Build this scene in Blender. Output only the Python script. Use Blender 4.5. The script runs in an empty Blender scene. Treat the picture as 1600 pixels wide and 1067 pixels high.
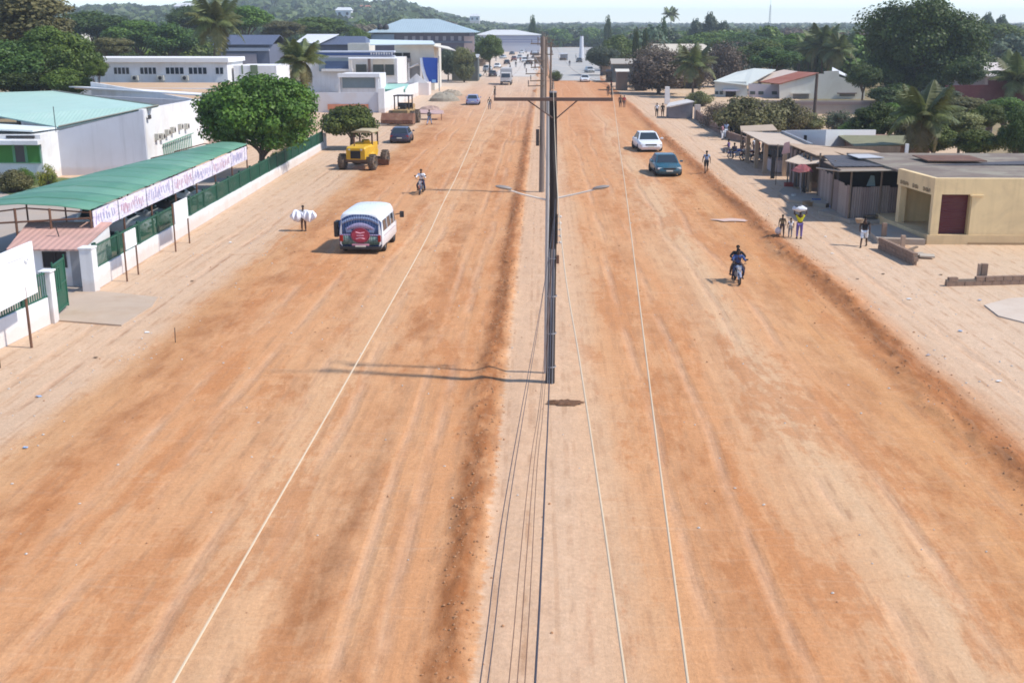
import bpy, math, random
import numpy as np
from mathutils import Vector, Matrix, Quaternion

S = bpy.context.scene
R = math.radians
# ------------------------------------------------------------------ camera
FPX, CH = 1750.0, 11.0
PITCH = math.atan((533.5 - 42) / FPX)
YAW = math.atan(50 * math.cos(PITCH) / FPX)
cam = bpy.data.cameras.new('camera'); co = bpy.data.objects.new('camera', cam)
S.collection.objects.link(co); S.camera = co
cam.sensor_width = 36; cam.lens = 36 * FPX / 1600; cam.clip_start = 0.3; cam.clip_end = 12000
co.location = (0, 0, CH); co.rotation_euler = (R(90) - PITCH, 0, YAW)
# ------------------------------------------------------------------ sky, sun, exposure
SUN_EL, SUN_AZ = R(50), R(-10)          # direction towards the sun, measured from +X
w = bpy.data.worlds.new('World'); S.world = w; w.use_nodes = True
nt = w.node_tree; nt.nodes.clear()
sky = nt.nodes.new('ShaderNodeTexSky'); sky.sky_type = 'NISHITA'; sky.sun_disc = False
sky.sun_elevation = SUN_EL; sky.sun_rotation = R(90) - SUN_AZ
sky.altitude = 1800; sky.air_density = .9; sky.dust_density = 0.3; sky.ozone_density = 2.0
bg = nt.nodes.new('ShaderNodeBackground'); bg.inputs[1].default_value = 0.135
wo = nt.nodes.new('ShaderNodeOutputWorld')
nt.links.new(sky.outputs[0], bg.inputs[0]); nt.links.new(bg.outputs[0], wo.inputs[0])
sl = bpy.data.lights.new('sun', 'SUN'); sl.energy = 2.65; sl.angle = R(2.6); sl.color = (1, .955, .88)
so = bpy.data.objects.new('sun', sl); S.collection.objects.link(so)
sd = Vector((math.cos(SUN_EL) * math.cos(SUN_AZ), math.cos(SUN_EL) * math.sin(SUN_AZ), math.sin(SUN_EL)))
so.rotation_euler = sd.to_track_quat('Z', 'Y').to_euler(); so.location = (60, -20, 80)
vs = S.view_settings; vs.view_transform = 'Standard'; vs.look = 'None'; vs.gamma = 1; vs.use_curve_mapping = False
vs.exposure = 0.97
try: S.cycles.filter_width = 1.75
except Exception: pass

# ------------------------------------------------------------------ placing: a pixel of the survey photo to a ground point
CP, SP, CY, SY = math.cos(PITCH), math.sin(PITCH), math.cos(YAW), math.sin(YAW)
def ray(px, py):
    a = (px - 800) / FPX; b = -(py - 533.5) / FPX
    y = CP + b * SP; z = -SP + b * CP
    return (a * CY - y * SY, a * SY + y * CY, z)
def G(px, py, z=0.0):
    r = ray(px, py); t = (z - CH) / r[2]; return (r[0] * t, r[1] * t)
def AT(px, py, Y):
    r = ray(px, py); t = Y / r[1]; return (r[0] * t, Y, CH + r[2] * t)

# ------------------------------------------------------------------ object helpers
C = S.collection
def tag(o, label=None, cat=None, group=None, kind=None):
    if label: o['label'] = label
    if cat: o['category'] = cat
    if group: o['group'] = group
    if kind: o['kind'] = kind
    return o
def empty(name, loc=(0, 0, 0), rz=0, label=None, cat=None, group=None, sc=1):
    o = bpy.data.objects.new(name, None); C.objects.link(o); o.empty_display_size = .3
    o.location = loc; o.rotation_euler = (0, 0, rz); o.scale = (sc, sc, sc)
    return tag(o, label, cat, group)
def link(name, me, parent=None, loc=None, rot=None, scale=None):
    o = bpy.data.objects.new(name, me); C.objects.link(o)
    if parent: o.parent = parent
    if loc: o.location = loc
    if rot: o.rotation_euler = rot
    if scale: o.scale = scale
    return o
KIDS = {}
def kids(o):
    return [c for c in o.children]
def dup(root, loc, rz=0, label=None, cat=None, group=None, sc=None):
    r = root.copy(); C.objects.link(r); r.location = loc; r.rotation_euler = (0, 0, rz)
    if sc: r.scale = (sc, sc, sc) if not isinstance(sc, tuple) else sc
    tag(r, label, cat, group)
    def rec(a, b):
        for ch in kids(a):
            c = ch.copy(); C.objects.link(c); c.parent = b; rec(ch, c)
    rec(root, r); return r

class MB:
    def __init__(s): s.v = []; s.f = []; s.mi = []; s.m = 0
    def add(s, vs_, fs_):
        n = len(s.v); s.v += [tuple(v) for v in vs_]; s.f += [tuple(i + n for i in f) for f in fs_]; s.mi += [s.m] * len(fs_)
        return s
    def box(s, x, y, z, sx, sy, sz, rz=0, rx=0, ry=0):      # centre, full sizes
        vs_ = []
        m = Matrix.Rotation(rz, 3, 'Z') @ Matrix.Rotation(ry, 3, 'Y') @ Matrix.Rotation(rx, 3, 'X')
        for k in ((-1, -1, -1), (1, -1, -1), (1, 1, -1), (-1, 1, -1), (-1, -1, 1), (1, -1, 1), (1, 1, 1), (-1, 1, 1)):
            p = m @ Vector((k[0] * sx / 2, k[1] * sy / 2, k[2] * sz / 2)); vs_.append((x + p.x, y + p.y, z + p.z))
        return s.add(vs_, [(0, 3, 2, 1), (4, 5, 6, 7), (0, 1, 5, 4), (1, 2, 6, 5), (2, 3, 7, 6), (3, 0, 4, 7)])
    def bx(s, x0, x1, y0, y1, z0, z1):
        return s.box((x0 + x1) / 2, (y0 + y1) / 2, (z0 + z1) / 2, abs(x1 - x0), abs(y1 - y0), abs(z1 - z0))
    def slab(s, poly, t):       # thick sheet below a 3D polygon (t downward)
        n = len(poly); top = [tuple(p) for p in poly]; bot = [(p[0], p[1], p[2] - t) for p in poly]
        fs_ = [tuple(range(n)), tuple(range(2 * n - 1, n - 1, -1))] + [(i, i + n, (i + 1) % n + n, (i + 1) % n) for i in range(n)]
        return s.add(top + bot, fs_)
    def wall(s, poly, n):       # thick panel: polygon plus offset vector n
        k = len(poly); a = [tuple(p) for p in poly]; b = [(p[0] + n[0], p[1] + n[1], p[2] + n[2]) for p in poly]
        fs_ = [tuple(range(k)), tuple(range(2 * k - 1, k - 1, -1))] + [(i, i + k, (i + 1) % k + k, (i + 1) % k) for i in range(k)]
        return s.add(a + b, fs_)
    def quad(s, *p): return s.add(p, [tuple(range(len(p)))])
    def bar(s, p0, p1, r0, r1=None, n=8, cap=True):
        if r1 is None: r1 = r0
        p0 = Vector(p0); p1 = Vector(p1); d = (p1 - p0)
        if d.length < 1e-6: return s
        q = d.to_track_quat('Z', 'Y'); vs_ = []
        for p, r in ((p0, r0), (p1, r1)):
            for i in range(n):
                a = 2 * math.pi * i / n; vs_.append(p + q @ Vector((r * math.cos(a), r * math.sin(a), 0)))
        fs_ = [(i, (i + 1) % n, (i + 1) % n + n, i + n) for i in range(n)]
        if cap: fs_ += [tuple(range(n - 1, -1, -1)), tuple(range(n, 2 * n))]
        return s.add(vs_, fs_)
    def tube(s, pts, r, n=6):
        pts = [Vector(p) for p in pts]; rs = r if isinstance(r, (list, tuple)) else [r] * len(pts); rings = []
        for i, p in enumerate(pts):
            d = (pts[min(i + 1, len(pts) - 1)] - pts[max(i - 1, 0)]).normalized()
            up = Vector((0, 0, 1)) if abs(d.z) < .9 else Vector((1, 0, 0))
            a = d.cross(up).normalized(); b = a.cross(d)
            rings.append([p + a * rs[i] * math.cos(2 * math.pi * k / n) + b * rs[i] * math.sin(2 * math.pi * k / n) for k in range(n)])
        return s.loft(rings)
    def loft(s, rings, cap=True, closed=True):
        n = len(rings[0]); vs_ = [p for r_ in rings for p in r_]; fs_ = []
        for i in range(len(rings) - 1):
            for k in range(n if closed else n - 1):
                k2 = (k + 1) % n; fs_.append((i * n + k, i * n + k2, (i + 1) * n + k2, (i + 1) * n + k))
        if cap and closed: fs_ += [tuple(range(n - 1, -1, -1)), tuple(range((len(rings) - 1) * n, len(rings) * n))]
        return s.add(vs_, fs_)
    def torus(s, c, R_, r, w_=None, n=20, m=8):    # axle along X
        w_ = w_ or r; rings = []
        vs_ = []; fs_ = []
        for i in range(n):
            a = 2 * math.pi * i / n
            for k in range(m):
                b = 2 * math.pi * k / m; rr = R_ + r * math.cos(b)
                vs_.append((c[0] + w_ * math.sin(b), c[1] + rr * math.cos(a), c[2] + rr * math.sin(a)))
        for i in range(n):
            for k in range(m):
                fs_.append((i * m + k, i * m + (k + 1) % m, ((i + 1) % n) * m + (k + 1) % m, ((i + 1) % n) * m + k))
        return s.add(vs_, fs_)
    def ball(s, c, rx, ry=None, rz=None, n=12, m=8):
        ry = ry or rx; rz = rz or rx; vs_ = [(c[0], c[1], c[2] - rz)]; fs_ = []
        for j in range(1, m):
            t = -math.pi / 2 + math.pi * j / m
            for i in range(n):
                a = 2 * math.pi * i / n
                vs_.append((c[0] + rx * math.cos(t) * math.cos(a), c[1] + ry * math.cos(t) * math.sin(a), c[2] + rz * math.sin(t)))
        vs_.append((c[0], c[1], c[2] + rz)); L = len(vs_) - 1
        for i in range(n): fs_.append((0, 1 + (i + 1) % n, 1 + i))
        for j in range(m - 2):
            for i in range(n):
                fs_.append((1 + j * n + i, 1 + j * n + (i + 1) % n, 1 + (j + 1) * n + (i + 1) % n, 1 + (j + 1) * n + i))
        for i in range(n): fs_.append((L, 1 + (m - 2) * n + i, 1 + (m - 2) * n + (i + 1) % n))
        return s.add(vs_, fs_)
    def mesh(s, name, mats, smooth=False, bevel=0):
        me = bpy.data.meshes.new(name); me.from_pydata(s.v, [], s.f)
        mats = mats if isinstance(mats, (list, tuple)) else [mats]
        for m in mats: me.materials.append(m)
        if len(mats) > 1: me.polygons.foreach_set('material_index', s.mi)
        if smooth:
            me.polygons.foreach_set('use_smooth', [True] * len(me.polygons))
            try: me.set_sharp_from_angle(angle=R(40))
            except Exception: pass
        me.update(); return me
    def build(s, name, mats, parent=None, smooth=False, bevel=0, **k):
        o = link(name, s.mesh(name, mats, smooth), parent, **k)
        if bevel:
            b = o.modifiers.new('bevel', 'BEVEL'); b.width = bevel; b.segments = 2; b.limit_method = 'ANGLE'
        return o

# ------------------------------------------------------------------ materials
MC = {}
def nodes(name):
    m = bpy.data.materials.new(name); m.use_nodes = True; t = m.node_tree; t.nodes.clear()
    N = lambda k, **kw: _n(t, k, kw)
    return m, t, N
def _n(t, k, kw):
    n = t.nodes.new(k)
    for a, b in kw.items(): setattr(n, a, b)
    return n
def ramp(t, fac, stops, interp='LINEAR'):
    r = t.nodes.new('ShaderNodeValToRGB'); r.color_ramp.interpolation = interp; e = r.color_ramp.elements
    while len(e) > 1: e.remove(e[-1])
    e[0].position = stops[0][0]; e[0].color = (*stops[0][1], 1)
    for p, c in stops[1:]:
        q = e.new(p); q.color = (*c, 1)
    t.links.new(fac, r.inputs[0]); return r.outputs[0]
def mixc(t, fac, a, b, mode='MIX'):
    m = t.nodes.new('ShaderNodeMix'); m.data_type = 'RGBA'; m.blend_type = mode
    for sock, v in ((m.inputs[0], fac), (m.inputs[6], a), (m.inputs[7], b)):
        if isinstance(v, bpy.types.NodeSocket): t.links.new(v, sock)
        elif isinstance(v, (int, float)): sock.default_value = v
        else: sock.default_value = (*v, 1)
    return m.outputs[2]
def mth(t, op, a, b=None, c=None, clamp=False):
    m = t.nodes.new('ShaderNodeMath'); m.operation = op; m.use_clamp = clamp
    for i, v in enumerate((a, b, c)):
        if v is None: continue
        if isinstance(v, bpy.types.NodeSocket): t.links.new(v, m.inputs[i])
        else: m.inputs[i].default_value = v
    return m.outputs[0]
def noise(t, vec, scale, detail=4, rough=.55, dist=0, stretch=None):
    if stretch:
        mp = t.nodes.new('ShaderNodeMapping'); mp.inputs['Scale'].default_value = stretch[:3]
        if len(stretch) > 3: mp.inputs['Rotation'].default_value = (0, 0, stretch[3])
        t.links.new(vec, mp.inputs[0]); vec = mp.outputs[0]
    n = t.nodes.new('ShaderNodeTexNoise'); n.inputs['Scale'].default_value = scale; n.inputs['Detail'].default_value = detail
    n.inputs['Roughness'].default_value = rough; n.inputs['Distortion'].default_value = dist
    t.links.new(vec, n.inputs['Vector']); return n.outputs['Fac']
def finish(m, t, col, rough=.8, metal=0, bump=None, bstr=.3, bdist=.02, spec=.3, trans=0, emis=None):
    b = t.nodes.new('ShaderNodeBsdfPrincipled'); o = t.nodes.new('ShaderNodeOutputMaterial')
    if isinstance(col, bpy.types.NodeSocket): t.links.new(col, b.inputs['Base Color'])
    else: b.inputs['Base Color'].default_value = (*col, 1)
    if isinstance(rough, bpy.types.NodeSocket): t.links.new(rough, b.inputs['Roughness'])
    else: b.inputs['Roughness'].default_value = rough
    b.inputs['Metallic'].default_value = metal; b.inputs['Specular IOR Level'].default_value = spec
    if bump is not None:
        bp = t.nodes.new('ShaderNodeBump'); bp.inputs['Strength'].default_value = bstr; bp.inputs['Distance'].default_value = bdist
        t.links.new(bump, bp.inputs['Height']); t.links.new(bp.outputs[0], b.inputs['Normal'])
    t.links.new(b.outputs[0], o.inputs[0]); return m
def mat(name, col, rough=.8, var=.18, scale=1.5, dirt=None, dscale=.6, damt=.5, metal=0, spec=.3, bump=.2, bdist=.01, streak=None, splash=None):
    """painted / plain surface: colour, blotches, optional dirt tint with its own shape"""
    if name in MC: return MC[name]
    m, t, N = nodes(name); tc = N('ShaderNodeTexCoord'); v = tc.outputs['Object']
    n1 = noise(t, v, scale, 5, .6); n2 = noise(t, v, scale * 9, 3, .6)
    c = mixc(t, mth(t, 'MULTIPLY', n1, 1), tuple(x * (1 - var) for x in col), tuple(min(1, x * (1 + var)) for x in col))
    if dirt:
        d = noise(t, v, dscale, 6, .65, .6, streak)
        c = mixc(t, mth(t, 'MULTIPLY', ramp(t, d, [(.45, (0, 0, 0)), (.68, (1, 1, 1))]), damt), c, dirt)
    if splash:      # red dust thrown up on the foot of the wall, and rain streaks
        sp = N('ShaderNodeSeparateXYZ'); t.links.new(v, sp.inputs[0]); sn = noise(t, v, 1.6, 5, .7)
        k = ramp(t, mth(t, 'ADD', mth(t, 'MULTIPLY', sp.outputs[2], 1.1), mth(t, 'MULTIPLY', sn, -.9)), [(.0, (1, 1, 1)), (.32, (0, 0, 0))])
        c = mixc(t, mth(t, 'MULTIPLY', k, .35), c, splash)
        rs = noise(t, v, 1.0, 5, .7, 0, (2.2, 2.2, .12)); c = mixc(t, mth(t, 'MULTIPLY', ramp(t, rs, [(.52, (0, 0, 0)), (.7, (1, 1, 1))]), .28), c, tuple(x * .55 for x in col))
    finish(m, t, c, mth(t, 'MULTIPLY_ADD', n2, .2, rough - .1, True), metal, n2, bump, bdist, spec)
    MC[name] = m; return m
def ribs(name, col, period=.25, axis='X', rough=.6, depth=.03, metal=0, dirt=(.25, .2, .16), damt=.35, var=.12, spec=.3):
    """profiled sheet with fine ribs in the relief"""
    if name in MC: return MC[name]
    m, t, N = nodes(name); tc = N('ShaderNodeTexCoord'); v = tc.outputs['Object']
    wv = N('ShaderNodeTexWave', wave_type='BANDS', bands_direction=axis); wv.inputs['Scale'].default_value = 1 / period / 3.2
    t.links.new(v, wv.inputs['Vector'])
    n1 = noise(t, v, .5, 5, .6)
    c = mixc(t, n1, tuple(x * (1 - var) for x in col), tuple(min(1, x * (1 + var)) for x in col))
    oi = N('ShaderNodeObjectInfo'); hs = N('ShaderNodeHueSaturation'); t.links.new(c, hs.inputs['Color']); t.links.new(mth(t, 'MULTIPLY_ADD', oi.outputs['Random'], .3, .85), hs.inputs['Value']); t.links.new(mth(t, 'MULTIPLY_ADD', oi.outputs['Random'], -.2, 1.05), hs.inputs['Saturation']); c = hs.outputs[0]
    d = noise(t, v, .8, 6, .65, .5)
    c = mixc(t, mth(t, 'MULTIPLY', ramp(t, d, [(.48, (0, 0, 0)), (.7, (1, 1, 1))]), damt), c, dirt)
    finish(m, t, c, rough, metal, wv.outputs['Fac'], .6, depth, spec)
    MC[name] = m; return m
def glass(name='dark_glass', col=(.03, .04, .05)):
    if name in MC: return MC[name]
    m, t, N = nodes(name); finish(m, t, col, .08, 0, None, spec=.6); MC[name] = m; return m
def leafmat(name, c0, c1, c2, nscale=.25, rough=.55, trans=.25):
    if name in MC: return MC[name]
    m, t, N = nodes(name); g = N('ShaderNodeNewGeometry'); tc = N('ShaderNodeTexCoord'); oi = N('ShaderNodeObjectInfo')
    n1 = noise(t, tc.outputs['Object'], nscale, 3, .6)
    c = mixc(t, g.outputs['Random Per Island'], c0, c1)
    c = mixc(t, mth(t, 'MULTIPLY', ramp(t, n1, [(.42, (0, 0, 0)), (.62, (1, 1, 1))]), .7), c, c2)
    hs = N('ShaderNodeHueSaturation'); t.links.new(c, hs.inputs['Color'])
    t.links.new(mth(t, 'MULTIPLY_ADD', oi.outputs['Random'], .05, .475), hs.inputs['Hue'])
    t.links.new(mth(t, 'MULTIPLY_ADD', oi.outputs['Random'], .5, .75), hs.inputs['Value'])
    b = N('ShaderNodeBsdfPrincipled'); b.inputs['Roughness'].default_value = rough; b.inputs['Specular IOR Level'].default_value = .3
    tr = N('ShaderNodeBsdfTranslucent'); mx = N('ShaderNodeMixShader'); mx.inputs[0].default_value = trans; o = N('ShaderNodeOutputMaterial')
    t.links.new(hs.outputs[0], b.inputs['Base Color']); t.links.new(hs.outputs[0], tr.inputs['Color'])
    t.links.new(b.outputs[0], mx.inputs[1]); t.links.new(tr.outputs[0], mx.inputs[2]); t.links.new(mx.outputs[0], o.inputs[0])
    MC[name] = m; return m

WHITE = mat('white_render', (.72, .71, .7), .85, .05, .4, (.5, .42, .34), .25, .4, splash=(.5, .32, .2))
CREAM = mat('cream_render', (.62, .58, .5), .85, .06, .4, (.4, .34, .27), .3, .3)
WHITE_SHADED = mat('white_render_shaded', (.5, .5, .545), .85, .04, .3, (.42, .4, .41), .3, .4, splash=(.4, .3, .24))  # white render with the lilac-grey of its shaded side put into the colour
YELLOW = mat('yellow_render', (.76, .57, .31), .85, .07, .5, (.42, .3, .18), .5, .4, splash=(.42, .26, .15))
CONC = mat('concrete', (.36, .3, .24), .9, .15, 1.2, (.42, .26, .15), .5, .5, bump=.4)
DARK = mat('dark_metal', (.03, .03, .032), .5, .2, 3, (.14, .09, .06), 1.5, .3)
BLACK = mat('black_rubber', (.02, .02, .02), .85, .2, 3, (.2, .12, .07), 3, .45)
GREY = mat('grey_metal', (.3, .3, .31), .5, .12, 2, (.2, .15, .12), 1, .3, metal=.3)
RUST = mat('rusty_steel', (.14, .07, .045), .8, .3, 3, (.25, .13, .07), 2, .5)
WOOD = mat('old_wood', (.19, .14, .1), .9, .25, 2, (.09, .065, .05), 1.5, .5, bump=.5, streak=(6, 6, .6))
DWOOD = mat('tarred_wood', (.025, .02, .018), .8, .3, 2, (.1, .09, .085), 1.2, .6, bump=.5, streak=(7, 7, .4))
GREEN = mat('green_paint', (.02, .11, .065), .55, .15, 2, (.1, .12, .09), 1.2, .3)
MAROON = mat('maroon_paint', (.1, .022, .026), .6, .15, 2, (.2, .1, .07), 1, .3)
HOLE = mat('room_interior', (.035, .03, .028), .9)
GL = glass()
BARK = mat('bark', (.12, .085, .06), .95, .25, 3, (.06, .045, .035), 3, .5, bump=.6)
SKIN = mat('brown_skin', (.07, .035, .022), .6, .1)
HAIR = mat('black_hair', (.008, .007, .006), .9, .1)
def paint(name, c, rough=.3): return mat(name, c, rough, .05, 1, (.4, .26, .16), 1.3, .12, spec=.5, bump=.03)
def cloth(name, c): return mat('cloth_' + name, c, .9, .12, 6)
# ------------------------------------------------------------------ ground
rnd = random.Random(7)
def sstep(a, b, x):
    t = max(0., min(1., (x - a) / (b - a))); return t * t * (3 - 2 * t)
def vnoise(x, y, seed=0):
    xi = np.floor(x).astype(np.int64); yi = np.floor(y).astype(np.int64); fx = x - xi; fy = y - yi
    def h(a, b):
        n = (a * 374761393 + b * 668265263 + seed * 1442695041) & 0x7fffffff
        n = ((n ^ (n >> 13)) * 1274126177) & 0x7fffffff
        return ((n ^ (n >> 16)) & 0xffff) / 65535.
    ux = fx * fx * (3 - 2 * fx); uy = fy * fy * (3 - 2 * fy)
    return (h(xi, yi) * (1 - ux) + h(xi + 1, yi) * ux) * (1 - uy) + (h(xi, yi + 1) * (1 - ux) + h(xi + 1, yi + 1) * ux) * uy
def relief(x, y):
    x = np.asarray(x, float); y = np.asarray(y, float)
    near = np.clip((240 - y) / 120, 0, 1) * np.clip((y + 5) / 15, 0, 1)
    wob = (vnoise(y * .09, y * 0 + 3, 5) - .5) * 1.1 + (vnoise(y * .6, y * 0 + 9, 6) - .5) * .35
    bx = x - 12.45 - wob                                   # loose windrow at the right edge of the road
    amp = .07 + .16 * vnoise(y * .22, y * 0 + 1, 8)
    z = amp * np.exp(-(bx / .55) ** 2) * (.3 + .8 * vnoise(x * 3, y * 2.1, 2) + .8 * vnoise(x * 7, y * 4.3, 31))
    mx = x + 1.6 - wob * .4                               # windrow left of the median
    a2 = .05 + .10 * vnoise(y * .3, y * 0 + 4, 9)
    z = z + a2 * np.exp(-(mx / .38) ** 2) * (.2 + vnoise(x * 4, y * 2.6, 3) + .7 * vnoise(x * 8, y * 4.4, 32)) + .05 / (1 + np.exp(-(x + .95) * 6)) * (1 / (1 + np.exp((x - 1.2) * 4)))
    sh = 1 / (1 + np.exp(-(bx - .3) * 3)) * .10            # shoulder a little higher
    z = z + sh * np.clip((17 - x) / 3, 0, 1)
    z = z + .03 * (vnoise(x * .8, y * .35, 11) - .5) + .018 * (vnoise(x * 3.1, y * .9, 12) - .5) + .012 * (vnoise(x * 6, y * 5, 13) - .5)
    inside = np.clip((18.2 - np.abs(x)) / 2.2, 0, 1)
    return z * near * inside
def grid_axis(segs):
    out = []
    for a, b, st in segs:
        n = max(1, int(round((b - a) / st))); out += [a + (b - a) * i / n for i in range(n)]
    out.append(segs[-1][1]); return np.array(out)
gx = grid_axis([(-6000, -600, 900), (-600, -60, 90), (-60, -20, 4), (-20, -3, .3), (-3, .6, .09), (.6, 11, .3), (11, 14.2, .11), (14.2, 20, .4), (20, 60, 5), (60, 600, 90), (600, 6000, 900)])
gy = grid_axis([(-300, 0, 60), (0, 10, 2), (10, 60, .22), (60, 130, .5), (130, 260, 2), (260, 1000, 60), (1000, 9000, 800)])
XX, YY = np.meshgrid(gx, gy); ZZ = relief(XX, YY)
def gridmesh(name, XX, YY, ZZ, m, smooth=True):
    ny, nx = XX.shape; me = bpy.data.meshes.new(name)
    co_ = np.stack([XX, YY, ZZ], -1).reshape(-1, 3)
    i = np.arange(nx * ny).reshape(ny, nx); q = np.stack([i[:-1, :-1], i[:-1, 1:], i[1:, 1:], i[1:, :-1]], -1).reshape(-1)
    me.vertices.add(nx * ny); me.vertices.foreach_set('co', co_.ravel())
    nf = (nx - 1) * (ny - 1); me.loops.add(nf * 4); me.loops.foreach_set('vertex_index', q)
    me.polygons.add(nf); me.polygons.foreach_set('loop_start', np.arange(nf) * 4)
    me.materials.append(m); me.update(calc_edges=True)
    if smooth: me.polygons.foreach_set('use_smooth', [True] * nf)
    return me
def ground_mat():
    m, t, N = nodes('red_soil'); tc = N('ShaderNodeTexCoord'); v = tc.outputs['Object']
    sp = N('ShaderNodeSeparateXYZ'); t.links.new(v, sp.inputs[0]); x, y = sp.outputs[0], sp.outputs[1]
    wob = noise(t, v, .35, 5, .6, 0, (.5, .22, 1))
    wob2 = noise(t, v, 1.7, 3, .6, 0, (1, .4, 1))
    xw = mth(t, 'ADD', x, mth(t, 'MULTIPLY_ADD', wob, 3.0, -1.5)); xw = mth(t, 'ADD', xw, mth(t, 'MULTIPLY_ADD', wob2, .7, -.35))
    u = mth(t, 'MULTIPLY_ADD', xw, 1 / 60., .5)
    P = lambda X: X / 60. + .5
    pale = (.54, .365, .24); pale2 = (.56, .395, .27); org = (.53, .255, .115); org2 = (.55, .282, .135); pinkish = (.56, .32, .17)
    base = ramp(t, u, [(P(-19), pale2), (P(-14.8), pale), (P(-13.7), (.5, .265, .125)), (P(-11.5), org), (P(-8), org2), (P(-6.3), pinkish), (P(-5), org2), (P(-2.3), org),
                       (P(-1.0), org2), (P(1.6), (.54, .325, .185)), (P(2.4), org2), (P(5), org), (P(7.5), (.565, .36, .21)), (P(8.6), org2),
                       (P(10.6), (.53, .265, .115)), (P(12.2), (.48, .21, .085)), (P(13.6), pale), (P(16), pale2), (P(26), (.55, .4, .265))])
    # long streaks left by blade and wheels
    st = noise(t, v, 1.0, 6, .62, .3, (1.5, .06, 1)); base = mixc(t, mth(t, 'MULTIPLY', ramp(t, st, [(.5, (0, 0, 0)), (.72, (1, 1, 1))]), .36), base, (.585, .365, .205))
    st2 = noise(t, v, 1.0, 5, .7, .2, (3.2, .1, 1)); base = mixc(t, mth(t, 'MULTIPLY', ramp(t, st2, [(.54, (0, 0, 0)), (.7, (1, 1, 1))]), .3), base, (.44, .205, .085))
    inroad = mth(t, 'MULTIPLY', mth(t, 'LESS_THAN', xw, 12.6), mth(t, 'GREATER_THAN', xw, -14.2))
    # redder, damper patches drawn out along the road
    pa = noise(t, v, .55, 7, .68, .7, (.75, .13, 1)); pf = noise(t, v, 2.6, 6, .72, .4, (1, .3, 1)); pg = noise(t, v, 1.6, 5, .72, .8, (.9, .8, 1))
    pm = ramp(t, mth(t, 'MULTIPLY_ADD', pf, .3, mth(t, 'MULTIPLY_ADD', pg, .18, mth(t, 'MULTIPLY', pa, .72))), [(.605, (0, 0, 0)), (.66, (1, 1, 1))])
    base = mixc(t, mth(t, 'MULTIPLY', mth(t, 'MULTIPLY', pm, inroad), .56), base, (.43, .17, .062))
    pb = noise(t, v, .32, 6, .62, 1.0, (1.1, .16, 1, .03)); base = mixc(t, mth(t, 'MULTIPLY', mth(t, 'MULTIPLY', ramp(t, pb, [(.52, (0, 0, 0)), (.66, (1, 1, 1))]), inroad), .34), base, (.585, .36, .2))
    # short marks across the lane
    cr = noise(t, v, 1.0, 4, .6, .8, (.4, 1.5, 1, .1)); crm = ramp(t, cr, [(.57, (0, 0, 0)), (.7, (1, 1, 1))])
    base = mixc(t, mth(t, 'MULTIPLY', mth(t, 'MULTIPLY', crm, .3), ramp(t, pg, [(.45, (0, 0, 0)), (.55, (1, 1, 1))])), base, (.42, .19, .08))
    cr2 = noise(t, v, 1.0, 4, .6, .5, (.5, 4.5, 1, -.08)); base = mixc(t, mth(t, 'MULTIPLY', ramp(t, cr2, [(.55, (0, 0, 0)), (.7, (1, 1, 1))]), .14), base, (.62, .45, .31))
    brk = ramp(t, noise(t, v, .16, 4, .7, 0, (2.5, 1, 1)), [(.44, (0, 0, 0)), (.58, (1, 1, 1))])
    # graded median strip: paler, with a torn left edge
    e1 = noise(t, v, 3.2, 5, .75, .5, (.6, 1, 1)); ml = mth(t, 'ADD', x, mth(t, 'MULTIPLY_ADD', e1, .7, -.35))
    km = mth(t, 'MULTIPLY', ramp(t, mth(t, 'ADD', ml, 1.6), [(.38, (0, 0, 0)), (.5, (1, 1, 1))]), ramp(t, mth(t, 'MULTIPLY_ADD', ml, .4, .1), [(.35, (1, 1, 1)), (.9, (0, 0, 0))]))
    base = mixc(t, mth(t, 'MULTIPLY', km, .8), base, mixc(t, e1, (.52, .33, .2), (.6, .42, .29)))
    # windrows and bands of darker loose soil
    for X0, W, A in ((-1.7, .29, 1.0), (12.45, .42, .95), (-12.4, .95, .65), (-4.6, .5, .6), (-3.1, .2, .4), (-7.9, .35, .35), (4.0, .5, .4), (9.9, .55, .45), (6.2, .3, .3)):
        wa = .5 if A > .8 else 1.2; d = mth(t, 'ABSOLUTE', mth(t, 'ADD', mth(t, 'ADD', x, -X0), mth(t, 'MULTIPLY_ADD', noise(t, v, 1, 6, .72, .3, (.6, .5, 1)), wa * 1.4, -wa * .7)))
        k = ramp(t, mth(t, 'DIVIDE', d, W * 2.2), [(.25, (1, 1, 1)), (.75, (0, 0, 0))])
        k = mth(t, 'MULTIPLY', k, ramp(t, pf, [(.3, (.4,) * 3), (.55, (1, 1, 1))])); k = k if A > .8 else mth(t, 'MULTIPLY', k, brk)
        base = mixc(t, mth(t, 'MULTIPLY', k, A), base, (.3, .115, .042))
    # pairs of wheel tracks, slowly wandering
    trk = None; wander = noise(t, v, .035, 2, .5, 0, (0, 1, 1)); brk2 = ramp(t, noise(t, v, .11, 4, .7, 0, (3, 1, 1)), [(.42, (0, 0, 0)), (.56, (1, 1, 1))])
    for X0, W, mul in ((-2.9, .1, 1.5), (-3.7, .08, 1.5), (-5.7, .1, 3), (-7.2, .1, 3), (3.2, .09, 2.5), (4.7, .09, 2.5), (6.9, .1, -4), (8.4, .1, -4), (-9.4, .1, -3), (-10.9, .1, -3), (-15.6, .1, 2), (-17.0, .1, 2), (14.9, .1, 2)):
        d = mth(t, 'ABSOLUTE', mth(t, 'ADD', x, mth(t, 'MULTIPLY_ADD', wander, .8 * mul, -.4 * mul - X0)))
        k = ramp(t, mth(t, 'DIVIDE', d, W * 3), [(.2, (1, 1, 1)), (.8, (0, 0, 0))]); trk = k if trk is None else mth(t, 'MAXIMUM', trk, k)
    trk = mth(t, 'MULTIPLY', trk, brk2)
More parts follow.
